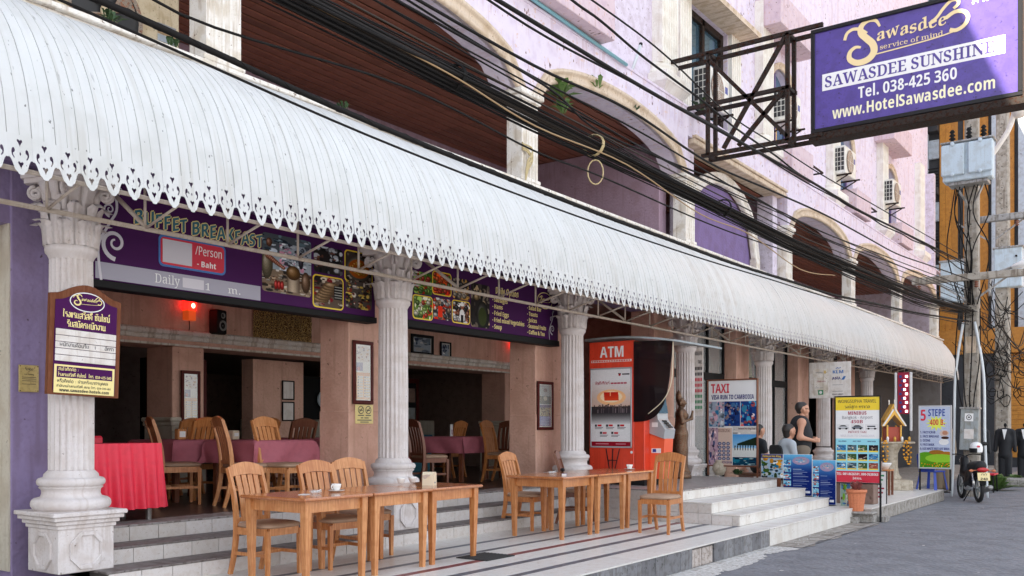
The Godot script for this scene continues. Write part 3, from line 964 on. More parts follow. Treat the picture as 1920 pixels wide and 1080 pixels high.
func fluted(st: SurfaceTool, w: float, y0: float, y1: float, z: float, d: float, x: float, n := 6) -> void:
	# flat pilaster with shallow vertical flutes
	var p := PackedVector2Array()
	p.append(Vector2(-w / 2, -d))
	p.append(Vector2(-w / 2, 0))
	var fw := w * 0.86 / n
	for i in n:
		var c := -w * 0.43 + fw * (i + 0.5)
		for k in 5:
			var a := PI * k / 4
			p.append(Vector2(c - cos(a) * fw * 0.36, -sin(a) * fw * 0.3))
	p.append(Vector2(w / 2, 0))
	p.append(Vector2(w / 2, -d))
	slab(st, p, 0, y1 - y0, Transform3D(Basis(V(1, 0, 0), V(0, 0, 1), V(0, 1, 0)), V(x, y0, z)))

var col_parts := {}
func column_parts() -> void:
	var st := S()
	# plinth: die, base mould, flared cap, octagon frames
	bx(st, V(-0.24, 0.0, -0.24), V(0.24, 0.42, 0.24), 0.006)
	for k in 4:
		var e: float = 0.24 + [0.015, 0.035, 0.06, 0.08][k]
		bx(st, V(-e, 0.36 + 0.035 * k, -e), V(e, 0.395 + 0.035 * k, e), 0.006)
	for side in 3:
		var t := Transform3D(Basis(Vector3.UP, [0.0, PI / 2, -PI / 2][side]), Vector3.ZERO)
		var o := []
		var q := []
		for i in 9:
			var a := TAU * (i + 0.5) / 8
			o.append(V(cos(a) * 0.16, 0.18 + sin(a) * 0.165, 0.24))
			q.append(V(cos(a) * 0.128, 0.18 + sin(a) * 0.132, 0.24))
		for i in 8:
			var z := V(0, 0, 0.02)
			quad(st, t * (o[i] + z * 0.1), t * (o[i] * 0.97 + q[i] * 0.03 + z), t * (o[i + 1] * 0.97 + q[i + 1] * 0.03 + z), t * (o[i + 1] + z * 0.1))
			quad(st, t * (o[i] * 0.97 + q[i] * 0.03 + z), t * (q[i] + z), t * (q[i + 1] + z), t * (o[i + 1] * 0.97 + q[i + 1] * 0.03 + z))
			quad(st, t * (q[i] + z), t * (q[i] * 0.95 + V(0, 0.009, 0.012) + z * 0.1), t * (q[i + 1] * 0.95 + V(0, 0.009, 0.012) + z * 0.1), t * (q[i + 1] + z))
	st.generate_normals()
	col_parts.plinth = st.commit()
	st = S(true)
	var pr := [[0.0, 0.5], [0.285, 0.5]]
	for i in 9:
		var a := -PI / 2 + PI * i / 8
		pr.append([0.265 + 0.045 * cos(a), 0.555 + 0.05 * sin(a)])
	pr += [[0.235, 0.615], [0.225, 0.64], [0.228, 0.67], [0.245, 0.685], [0.25, 0.69]]
	for i in 7:
		var a := -PI / 2 + PI * i / 6
		pr.append([0.235 + 0.03 * cos(a), 0.735 + 0.035 * sin(a)])
	pr += [[0.215, 0.775], [0.21, 0.8], [0.18, 0.83]]
	lathe(st, pr, 36)
	st.generate_normals()
	col_parts.base = st.commit()
	# fluted shaft
	st = S()
	var n := 20
	var ring := func(r: float, y: float) -> Array:
		var o := []
		for i in n:
			for k in 5:
				var a: float = TAU * (i + [0.0, 0.16, 0.5, 0.84, 1.0][k]) / n
				if k == 4:
					continue
				var rr: float = r * [1.0, 0.985, 0.9, 0.985, 1.0][k]
				o.append(V(cos(a) * rr, y, sin(a) * rr))
			o.append(V(cos(TAU * (i + 0.93) / n) * r, y, sin(TAU * (i + 0.93) / n) * r))
		return o
	var levels := [[0.178, 0.82], [0.178, 1.6], [0.172, 2.3], [0.168, 2.66]]
	for j in levels.size() - 1:
		var a: Array = ring.call(levels[j][0], levels[j][1])
		var b: Array = ring.call(levels[j + 1][0], levels[j + 1][1])
		for i in a.size():
			quad(st, a[i], b[i], b[(i + 1) % a.size()], a[(i + 1) % a.size()])
	st.set_smooth_group(0)
	lathe(st, [[0.165, 2.58], [0.185, 2.62], [0.2, 2.635], [0.205, 2.66], [0.2, 2.69], [0.17, 2.7]], 32)
	st.generate_normals()
	col_parts.shaft = st.commit()
	# capital: bell, two tiers of curled acanthus leaves, volutes, abacus
	st = S(true)
	lathe(st, [[0.165, 2.68], [0.168, 2.9], [0.185, 3.1], [0.225, 3.2], [0.23, 3.22]], 24)
	var leaf := func(ang: float, y0: float, h: float, w: float, r0: float) -> void:
		var rows := []
		for i in 9:
			var t := float(i) / 8
			var out := 0.02 + 0.025 * t + 0.085 * pow(max(0.0, t - 0.6) / 0.4, 2.0)
			var y := y0 + h * (t if t < 0.85 else 0.85 + (t - 0.85) * -0.6)
			var ww := w * (0.75 + 0.35 * sin(PI * min(t * 1.1, 1.0))) * (1.0 if t < 0.8 else 1.0 - (t - 0.8) * 2.6)
			ww *= 1.0 + 0.16 * (1 if i % 2 == 0 else -1)
			var row := []
			for k in [-1.0, -0.55, -0.12, 0.0, 0.12, 0.55, 1.0]:
				var rr: float = r0 + out - 0.028 * absf(k) * absf(k) + (0.014 if absf(k) == 0.12 else 0.0) - (0.006 if k == 0.0 else 0.0)
				var a: float = ang + k * ww / r0 * 0.5
				row.append(V(cos(a) * rr, y, sin(a) * rr))
			rows.append(row)
		for i in 8:
			for k in 6:
				quad(st, rows[i][k], rows[i + 1][k], rows[i + 1][k + 1], rows[i][k + 1])
	for i in 8:
		leaf.call(TAU * i / 8, 2.69, 0.24, 0.105, 0.185)
		leaf.call(TAU * (i + 0.5) / 8, 2.69, 0.42, 0.095, 0.182)
	for c in 4:
		var a := PI / 4 + PI / 2 * c
		for s in [-1.0, 1.0]:
			# spiral volute under each corner of the abacus
			var sp := []
			for i in 22:
				var th := i * 0.52
				var r := 0.062 * exp(-0.13 * th)
				var q := V(0, 3.13 + r * cos(th), 0)
				var along := 0.275 + r * sin(th)
				var side: float = s * 0.02
				sp.append(V(cos(a) * along - sin(a) * side, q.y, sin(a) * along + cos(a) * side))
			tube(st, sp, 0.017, 6)
		tube(st, [V(cos(a) * 0.17, 2.98, sin(a) * 0.17), V(cos(a) * 0.2, 3.1, sin(a) * 0.2), V(cos(a) * 0.26, 3.185, sin(a) * 0.26)], 0.03, 6)
		var f := PI / 2 * c
		tube(st, [V(cos(f) * 0.18, 3.02, sin(f) * 0.18), V(cos(f) * 0.21, 3.12, sin(f) * 0.21), V(cos(f) * 0.235, 3.2, sin(f) * 0.235)], [0.02, 0.03, 0.045], 6)
	st.set_smooth_group(-1)
	for k in 2:
		var ab := PackedVector2Array()
		var e := 0.27 + 0.02 * k
		for c in 4:
			var a := PI / 4 + PI / 2 * c
			var p := Vector2(cos(a), sin(a)) * e * 1.33
			var nx := Vector2(cos(a + PI / 2), sin(a + PI / 2)) * e * 1.33
			var perp := Vector2(-sin(a), cos(a))
			ab.append(p - perp * 0.035)
			ab.append(p + perp * 0.035)
			ab.append((p.lerp(nx, 0.3)) * 0.93)
			ab.append((p.lerp(nx, 0.5)) * 0.88)
			ab.append((p.lerp(nx, 0.7)) * 0.93)
		slab(st, ab, 0, 0.04, Transform3D(Basis(V(1, 0, 0), V(0, 0, 1), V(0, 1, 0)), V(0, 3.21 + 0.04 * k, 0)))
	st.generate_normals()
	col_parts.capital = st.commit()

func build_hotel() -> void:
	hotel = thing("hotel_building", "lilac hotel with white fluted columns, arched loggia and peeling upper walls", "building")
	column_parts()
	for x in [4.17, 8.1, 12.1, 16.12, 20.2, 24.5, 28.7]:
		var c := node("column", hotel, V(x, 0.39 if x < 12 else (0.4 if x < 16.2 else 0.24), -7.54))
		var lift := 0.0 if x < 16.2 else 0.15
		put(col_parts.plinth, "plinth", M.column, c)
		put(col_parts.base, "base", M.column, c)
		var sh := put(col_parts.shaft, "shaft", M.column, c)
		if lift > 0:
			sh.scale.y = 1.05
		put(col_parts.capital, "capital", M.column, c, V(0, lift, 0))
	# ground floor: piers, walls and the beam that the awning hangs on
	var L := 41.2
	box(V(3.9, 0.0, -8.6), V(4.5, 3.8, -8.0), "wall_pier", M.purple_wall, hotel, 0.01)
	box(V(-3.0, 3.3, -8.55), V(3.9, 3.8, -8.02), "lintel", M.purple_wall, hotel)
	box(V(-3.0, 0.0, -9.0), V(3.9, 3.3, -8.5), "recess_wall", M.cream, hotel)
	box(V(3.885, 0.36, -8.5), V(3.9, 3.3, -8.012), "reveal", M.cream, hotel)
	box(V(-3.0, 0.0, -8.5), V(3.9, 0.36, -8.47), "skirting", M.black, hotel)
	for p in [[7.83, 8.62], [11.78, 12.6], [15.75, 16.6]]:
		box(V(p[0], 0.66, -8.5), V(p[1], 3.8, -8.0), "pier", M.pink, hotel, 0.012)
		box(V(p[0] - 0.012, 0.66, -8.5), V(p[1] + 0.012, 1.78, -7.985), "pier_dado", M.pink, hotel, 0.012)
	for p in [[19.75, 20.5], [23.9, 24.75], [28.3, 29.1]]:
		box(V(p[0], 0.2, -8.45), V(p[1], 3.8, -8.0), "pier", M.pink, hotel, 0.012)
	box(V(-3.0, 3.8, -8.5), V(L, 5.0, -7.9), "beam", M.purple_wall, hotel)
	# ledge moulding above the awning
	var st := S()
	for k in [[5.0, 5.06, -7.86], [5.06, 5.11, -7.8], [5.11, 5.16, -7.83], [5.16, 5.21, -7.77]]:
		bx(st, V(-3.0, k[0], -8.3), V(L, k[1] - 0.001, k[2]), 0.008)
	put(st, "ledge", M.trim, hotel)
	# loggia: floor, back wall, cross wall, plank ceiling
	box(V(-3.0, 4.95, -12.3), V(L, 5.05, -8.3), "loggia_floor", M.concrete, hotel)
	box(V(-3.0, 5.05, -12.2), V(L, 7.59, -11.95), "loggia_back_wall", M.mauve, hotel)
	box(V(16.55, 5.05, -11.95), V(16.85, 7.24, -8.3), "loggia_cross_wall", M.mauve, hotel, 0.01)
	box(V(22.3, 5.05, -11.95), V(22.55, 7.24, -8.3), "loggia_cross_wall", M.mauve, hotel, 0.01)
	box(V(-3.0, 7.6, -12.2), V(L, 7.8, -8.26), "loggia_slab", M.slab_wood, hotel)
	var pil := [0.25, 5.9, 11.33, 16.9, 22.65, 28.2, 34.0, 40.1]
	st = S()
	bx(st, V(0, 0, 0), V(5.5, 0.02, 0.148), 0.003)
	st.generate_normals()
	var plank := st.commit()
	for b in 8:
		for k in 19:
			put(plank, "ceiling_plank", M["plank%d" % (rng.randi() % 3)], hotel, V(-2.9 + b * 5.505, 7.25 + 0.003 * rng.randf(), -11.93 + 0.193 * k))
	for i in pil.size():
		var x: float = pil[i]
		var p := node("loggia_pilaster", hotel)
		st = S()
		fluted(st, 0.42, 5.21, 6.4, -7.8, 0.27, x, 4)
		put(st, "shaft", M.trim, p)
		st = S()
		bx(st, V(x - 0.26, 6.4, -8.15), V(x + 0.26, 6.47, -7.77), 0.008)
		bx(st, V(x - 0.3, 6.47, -8.24), V(x + 0.3, 6.55, -7.74), 0.012)
		put(st, "impost", M.trim, p)
		box(V(x - 0.25, 5.21, -8.1), V(x + 0.25, 5.27, -7.77), "foot", M.trim, p, 0.01)
	for i in pil.size() - 1:
		var a: float = pil[i] + 0.3
		var b: float = pil[i + 1] - 0.3
		st = S()
		if i == 3:
			# square bay with a blind oval arch set back in it
			bx(st, V(pil[i], 7.35, -8.25), V(pil[i + 1], 7.88, -7.85))
			put(st, "loggia_wall", M.lilac, hotel)
			st = S()
			bx(st, V(a - 0.1, 7.24, -8.24), V(b + 0.1, 7.35, -7.8), 0.015)
			bx(st, V(a - 0.1, 7.35, -7.9), V(b + 0.1, 7.41, -7.76), 0.01)
			put(st, "lintel_moulding", M.trim_tan, hotel)
			for s in [pil[i] + 0.31, pil[i + 1] - 0.61]:
				st = S()
				bx(st, V(s, 5.25, -8.4), V(s + 0.3, 7.24, -8.0), 0.01)
				put(st, "jamb", M.lilac_clean, hotel)
			archivolt(17.65, 21.3, 5.6, 1.35, -8.2, 0.24, M.trim, hotel)
			st = S()
			var p := PackedVector2Array([Vector2(21.3, 5.06), Vector2(17.65, 5.06)])
			for q in arch_pts(17.65, 21.3, 5.6, 1.35, 0):
				p.append(Vector2(q.x, q.y))
			slab(st, p, -8.45, -8.3)
			put(st, "blind_arch_panel", M.purple, hotel)
			for s in [17.65, 21.06]:
				box(V(s - 0.24 if s < 18 else s + 0.24, 5.06, -8.3), V(s if s < 18 else s + 0.48, 5.6, -8.13), "arch_jamb", M.trim, hotel, 0.01)
			continue
		wall_with_arch(st, pil[i], pil[i + 1], 6.55, 7.88, a, b, 6.55, 6.55, 0.62, -8.25, -7.85)
		put(st, "loggia_wall", M.lilac, hotel)
		archivolt(a, b, 6.55, 0.62, -7.85, 0.22, M.trim_tan, hotel)
	# parapet edge and upper wall with its openings
	box(V(-3.0, 7.88, -8.6), V(L, 7.93, -7.83), "parapet_coping", M.lilac, hotel, 0.008)
	var ZW := -8.4
	var up := [0.25, 5.9, 11.2, 16.85, 22.3, 27.95, 33.6, 39.3]
	for i in up.size() - 1:
		var x0: float = up[i]
		var x1: float = up[i + 1]
		st = S()
		if i == 3:
			wall_with_arch(st, x0, x1, 7.9, 12.0, 18.1, 20.2, 8.1, 10.6, 0.0, ZW - 0.3, ZW)
		elif i > 3:
			wall_with_arch(st, x0, x1, 7.9, 12.0, x0 + 0.65, x0 + 2.35, 8.9, 10.15, 0.75, ZW - 0.3, ZW)
		else:
			bx(st, V(x0, 7.9, ZW - 0.3), V(x1, 12.0, ZW))
		put(st, "upper_wall", M.lilac if i > 2 else M.lilac_clean, hotel)
		if i > 3:
			var wn := node("arched_window", hotel)
			archivolt(x0 + 0.65, x0 + 2.35, 10.15, 0.75, ZW, 0.16, M.trim_tan, wn)
			box(V(x0 + 0.66, 8.9, ZW - 0.26), V(x0 + 2.34, 10.92, ZW - 0.22), "pane", M.glass_blue, wn)
			st = S()
			for q in [0.66, 1.46, 2.26]:
				bx(st, V(x0 + q, 8.9, ZW - 0.22), V(x0 + q + 0.07, 10.9, ZW - 0.17), 0.005)
			put(st, "sash", M.purple, wn)
	box(V(39.3, 7.9, ZW - 0.3), V(L, 12.0, ZW), "upper_wall", M.lilac_clean, hotel)
	box(V(-3.0, 7.9, ZW - 0.3), V(0.25, 12.0, ZW), "upper_wall", M.lilac_clean, hotel)
	box(V(-14.0, 12.0, -24.0), V(L, 21.3, ZW), "top_storeys", M.lilac, hotel)
	box(V(-14.0, 0.0, -24.0), V(-3.0, 12.0, -7.9), "left_wing", M.lilac_clean, hotel)
	box(V(-3.0, 0.0, -24.0), V(L, 12.0, -23.6), "rear_wall", M.lilac_clean, hotel)
	box(V(L - 0.3, 0.0, -24.0), V(L, 12.0, -8.1), "end_wall", M.lilac_clean, hotel)
	for x in up:
		var p := node("upper_pilaster", hotel)
		st = S()
		fluted(st, 0.72, 8.75, 12.0, ZW + 0.22, 0.22, x - 0.05, 6)
		put(st, "shaft", M.trim_clean, p)
		st = S(true)
		lathe(st, [[0.4, 8.5], [0.46, 8.53], [0.47, 8.58], [0.42, 8.62], [0.41, 8.66], [0.44, 8.69], [0.42, 8.74], [0.37, 8.76]], 24, V(x - 0.05, 0, ZW + 0.02), 1.0, 0.62)
		put(st, "base", M.trim_clean, p)
		st = S()
		bx(st, V(x - 0.6, 8.3, ZW), V(x + 0.5, 8.5, ZW + 0.42), 0.01)
		var t := Transform3D()
		var lo := [V(x - 0.3, 7.96, ZW), V(x + 0.2, 7.96, ZW), V(x + 0.2, 7.96, ZW + 0.14), V(x - 0.3, 7.96, ZW + 0.14)]
		var hi := [V(x - 0.58, 8.3, ZW), V(x + 0.48, 8.3, ZW), V(x + 0.48, 8.3, ZW + 0.4), V(x - 0.58, 8.3, ZW + 0.4)]
		for k in 4:
			quad(st, lo[k], hi[k], hi[(k + 1) % 4], lo[(k + 1) % 4])
		put(st, "corbel", M.trim_clean, p)
	# the square window with its white surround and dark sliding sashes
	var w := node("window", hotel)
	for s in [17.5, 20.22]:
		st = S()
		fluted(st, 0.55, 8.1, 10.75, ZW + 0.1, 0.1, s + 0.28, 4)
		put(st, "surround", M.trim_clean, w)
	st = S()
	slab(st, PackedVector2Array([Vector2(0, 0), Vector2(0.55, 0.0), Vector2(0.55, 0.12), Vector2(0.0, 0.3)]), 17.6, 20.9, Transform3D(Basis(V(0, 0, 1), V(0, 1, 0), V(1, 0, 0)), V(0, 10.6, ZW + 0.001)))
	put(st, "hood", M.trim_tan, w)
	box(V(18.1, 8.1, ZW - 0.22), V(20.2, 10.6, ZW - 0.18), "pane", M.glass_blue, w)
	st = S()
	for q in [[18.1, 8.1, 18.17, 10.6], [19.05, 8.1, 19.17, 10.6], [20.06, 8.1, 20.2, 10.6], [18.17, 10.45, 20.06, 10.6], [18.17, 8.1, 20.06, 8.2]]:
		bx(st, V(q[0], q[1], ZW - 0.18), V(q[2], q[3], ZW - 0.1), 0.006)
	put(st, "sash", M.iron, w)
	# projecting pink boxes below and above the windows
	for b in [[11.0, 13.45, 7.97, 8.75, -7.55], [22.75, 24.35, 8.0, 8.72, -7.75], [28.4, 30.0, 8.0, 8.72, -7.75], [34.0, 35.7, 8.0, 8.72, -7.75], [21.9, 24.6, 11.35, 12.1, -7.75], [27.3, 29.9, 11.35, 12.1, -7.75], [32.9, 35.5, 11.35, 12.1, -7.75], [5.8, 8.4, 11.35, 12.1, -7.75]]:
		box(V(b[0], b[2], ZW), V(b[1], b[3], b[4]), "balcony_box", M.pinkbox, hotel, 0.01)
	# pipes on the parapet
	st = S(true)
	tube(st, [V(-2, 7.97, -7.78), V(9.8, 7.97, -7.78), V(9.81, 7.97, -7.78), V(14.3, 7.9, -7.8)], 0.03, 8)
	put(st, "water_pipe", M.pvc_blue, hotel)
	st = S(true)
	tube(st, [V(14.75, 7.93, -7.95), V(15.0, 8.5, -7.9)], 0.03, 8)
	put(st, "vent_pipe", M.pvc_white, hotel)
	st = S(true)
	tube(st, [V(15.0, 8.49, -7.9), V(15.02, 8.54, -7.898)], 0.034, 8)
	put(st, "pipe_cap", M.black, hotel)
	for p in [[25.05, 9.0], [30.7, 9.0], [24.9, 8.95]]:
		st = S()
		bar(st, [V(p[0], p[1] - 0.35, ZW + 0.4), V(p[0] + 0.9, p[1] - 0.35, ZW + 0.4)], 0.04, 0.04)
		bar(st, [V(p[0], p[1] - 0.35, ZW), V(p[0], p[1] - 0.35, ZW + 0.4)], 0.04, 0.04)
		bar(st, [V(p[0] + 0.9, p[1] - 0.35, ZW), V(p[0] + 0.9, p[1] - 0.35, ZW + 0.4)], 0.04, 0.04)
		if p[0] != 24.9:
			put(st, "wall_bracket", M.iron, hotel)
	# shop front glazing right of the cash machine
	for f in [[16.6, 19.75], [20.5, 23.9]]:
		var sf := node("shop_front", hotel)
		st = S()
		for q in [0.0, 0.38, 0.72, 1.0]:
			var x: float = lerp(f[0], f[1] - 0.07, q)
			bx(st, V(x, 0.24, -8.38), V(x + 0.07, 3.8, -8.28), 0.004)
		bx(st, V(f[0] + 0.07, 2.62, -8.37), V(f[1] - 0.07, 2.78, -8.27), 0.004)
		bx(st, V(f[0] + 0.07, 0.24, -8.37), V(f[1] - 0.07, 0.42, -8.29), 0.004)
		put(st, "frame", M.black, sf)
		for q in [[0.0, 0.38], [0.38, 0.72], [0.72, 1.0]]:
			for h in [[0.42, 2.62], [2.78, 3.8]]:
				box(V(lerp(f[0], f[1], q[0]) + 0.07, h[0], -8.335), V(lerp(f[0], f[1], q[1]) - 0.001, h[1], -8.325), "pane", M.glass_shop, sf)

# ---------------------------------------------------------------- the awning
func fringe_field(x: float, y: float) -> float:
	# > 0 inside the sheet; x in -0.5..0.5 of the pitch, y 0 (top of the fringe) .. -1 (tip)
	var edge := -0.6 - 0.38 * smoothstep(0.5, 0.1, absf(x)) + 0.05 * absf(sin(x * PI * 4.0)) * (1.0 if absf(x) > 0.12 else 0.3)
	var f := (y - edge) * 0.9
	var hole := 9.0
	for c in [-0.2, -0.74]:
		var a := Vector2(x, y - c)
		# three-lobed leaf
		hole = min(hole, a.length() * 1.0 - 0.055)
		hole = min(hole, (a - Vector2(0.065, 0.045)).length() - 0.042)
		hole = min(hole, (a - Vector2(-0.065, 0.045)).length() - 0.042)
		hole = min(hole, max(absf(a.x) - 0.04 + (-a.y) * 0.35, absf(a.y + 0.04) - 0.06))
	hole = min(hole, max(absf(x) * 1.0 - 0.035 + absf(y + 0.47) * 0.6, absf(y + 0.47) - 0.05))
	for s in [-1.0, 1.0]:
		var q := Vector2(x - s * 0.27, y + 0.4)
		hole = min(hole, q.length() - 0.062)
		var ang := atan2(q.y + 0.07, q.x * s)
		var d: float = absf((q + Vector2(s * 0.07, 0.07)).length() - 0.12)
		if q.x * s > -0.06 and q.y < 0.03:
			hole = min(hole, d - 0.038 - 0.12 * min(0.0, q.y))
	return min(f, hole)

func awning_panel(pitch: float) -> ArrayMesh:
	var st := S()
	var sec := [[-0.5, -0.007], [-0.478, -0.007], [-0.474, 0.0], [-0.016, 0.0], [-0.013, -0.0035], [0.013, -0.0035], [0.016, 0.0], [0.474, 0.0], [0.478, -0.007], [0.5, -0.007]]
	var rows := []
	for i in 15:
		var t := deg_to_rad(lerp(3.0, 82.0, float(i) / 14))
		var p := V(0, 3.38 + (5.06 - 3.38) * cos(t), -7.86 + 1.36 * sin(t))
		var nn := V(0, cos(t) / 1.68, sin(t) / 1.36).normalized()
		var row := []
		for s in sec:
			row.append(p + V(s[0] * pitch, 0, 0) + nn * s[1])
		rows.append(row)
	for i in rows.size() - 1:
		for k in sec.size() - 1:
			quad(st, rows[i][k], rows[i][k + 1], rows[i + 1][k + 1], rows[i + 1][k])
	# fringe below: a sheet with pierced leaves and scrolls and a scalloped edge (marching squares)
	var y0: float = rows[-1][3].y
	var z0: float = rows[-1][3].z
	var nx := 30
	var ny := 44
	var H := 0.29
	var place := func(q: Vector2) -> Vector3: return V(q.x * pitch, y0 + q.y * H, z0 - q.y * 0.035)
	for j in ny:
		for i in nx:
			var c := []
			for o in [[0, 0], [1, 0], [1, 1], [0, 1]]:
				var p := Vector2(-0.5 + float(i + o[0]) / nx, -1.0 + float(j + o[1]) / ny)
				c.append([p, fringe_field(p.x, p.y) if p.y < -0.001 else 1.0])
			var poly := []
			for k in 4:
				var a: Array = c[k]
				var b: Array = c[(k + 1) % 4]
				if a[1] > 0:
					poly.append(a[0])
				if (a[1] > 0) != (b[1] > 0):
					poly.append(a[0].lerp(b[0], a[1] / (a[1] - b[1])))
			for k in range(1, poly.size() - 1):
				tri(st, place.call(poly[0]), place.call(poly[k]), place.call(poly[k + 1]))
	st.generate_normals()
	return st.commit()

func build_awning() -> void:
	var aw := thing("metal_awning", "long white ribbed metal awning with a pierced scalloped fringe", "awning")
	var pitch := 0.172
	var me := awning_panel(pitch)
	var n := 201
	for i in n:
		var x := 2.55 + pitch * i
		var sm: Material = M["sheet%d" % (rng.randi() % 4)]
		if i > 68 and i < 80 and i % 3 != 0:
			sm = M.sheet_scuffed
		var p := put(me, "panel", sm, aw, V(x, 0.012 * sin(x * 1.3) + rng.randf_range(-0.002, 0.002), 0.02 * sin(x * 0.9 + 1.0) + rng.randf_range(-0.0015, 0.0015)))
		p.rotation_degrees.x = rng.randf_range(-0.012, 0.012)
		p.rotation_degrees.z = rng.randf_range(-0.02, 0.02)
	var st := S(true)
	tube(st, [V(2.2, 3.24, -7.02), V(20.0, 3.22, -7.02), V(37.0, 3.24, -7.02)], 0.02, 8)
	put(st, "frame_tube", M.tube_cream, aw)
	st = S(true)
	tube(st, [V(2.2, 3.37, -6.55), V(37.0, 3.37, -6.55)], 0.018, 8)
	put(st, "edge_tube", M.tube_cream, aw)
	for i in 42:
		var x := 2.86 + i * 0.83
		st = S(true)
		tube(st, [V(x, 3.24, -7.02), V(x, 3.37, -6.55)], 0.012, 7)
		put(st, "strut", M.tube_cream, aw)
		st = S(true)
		tube(st, [V(x, 3.24, -7.02), V(x, 3.62, -7.02)], 0.012, 7)
		put(st, "hanger", M.tube_cream, aw)
		if i % 5 == 2:
			st = S(true)
			tube(st, [V(x, 3.26, -7.02), V(x, 3.9, -7.9)], 0.02, 7)
			put(st, "brace", M.tube_cream, aw)

# ---------------------------------------------------------------- the ochre building at the end of the street
func build_neighbour() -> void:
	var b := thing("ochre_building", "ochre clad building with grey mullions and dark windows beyond the poles", "building", V(43.0, 0, 0))
	box(V(0.3, 0.0, -16.0), V(6.0, 22.0, 8.0), "core", M.charcoal, b)
	# vertical cladding boards in strips, grey posts and dark balconies between them
	var st := S()
	bx(st, V(-0.06, 0, 0), V(0.0, 15.0, 0.236), 0.008)
	st.generate_normals()
	var board := st.commit()
	for s in [[-10.2, 4], [-8.33, 3], [-7.4, 4], [-5.95, 2], [-5.0, 6], [-3.0, 6], [0.0, 6]]:
		for k in s[1]:
			put(board, "cladding_board", M.ochre if (k + int(s[0])) % 3 else M.ochre_b, b, V(0.25, 5.6, s[0] + k * 0.24))
	for z in [-9.05, -6.28, -5.3, -3.3, -1.2]:
		box(V(-0.1, 0.0, z), V(0.3, 21.0, z + 0.28), "mullion", M.blue_grey, b, 0.01)
	for y in [6.2, 8.9, 11.6, 14.3]:
		box(V(-0.2, y, -8.9), V(0.3, y + 0.3, -8.34), "balcony_slab", M.charcoal, b, 0.01)
		for k in 7:
			box(V(0.08, y + 0.35 + 0.13 * k, -8.76), V(0.12, y + 0.39 + 0.13 * k, -8.35), "railing_bar", M.black, b)
		box(V(0.14, y + 1.6, -8.76), V(0.3, y + 2.4, -8.35), "blind", M.blue_grey, b)
	# dark ground floor wall and ochre boarding over it
	box(V(-1.2, 0.0, -11.0), V(0.3, 4.6, -6.0), "ground_floor_wall", M.charcoal, b, 0.01)
	box(V(-1.3, 4.6, -11.0), V(0.3, 5.6, 1.0), "fascia", M.ochre_b, b, 0.01)
	for k in 22:
		box(V(-0.85, 0.4 + k * 0.19, -5.55), V(-0.8, 0.4 + k * 0.19 + 0.183, 1.5), "wall_board", M.ochre, b, 0.004)
	box(V(-0.8, 0.0, -6.0), V(0.3, 4.6, 1.5), "ground_floor_wall", M.charcoal, b)

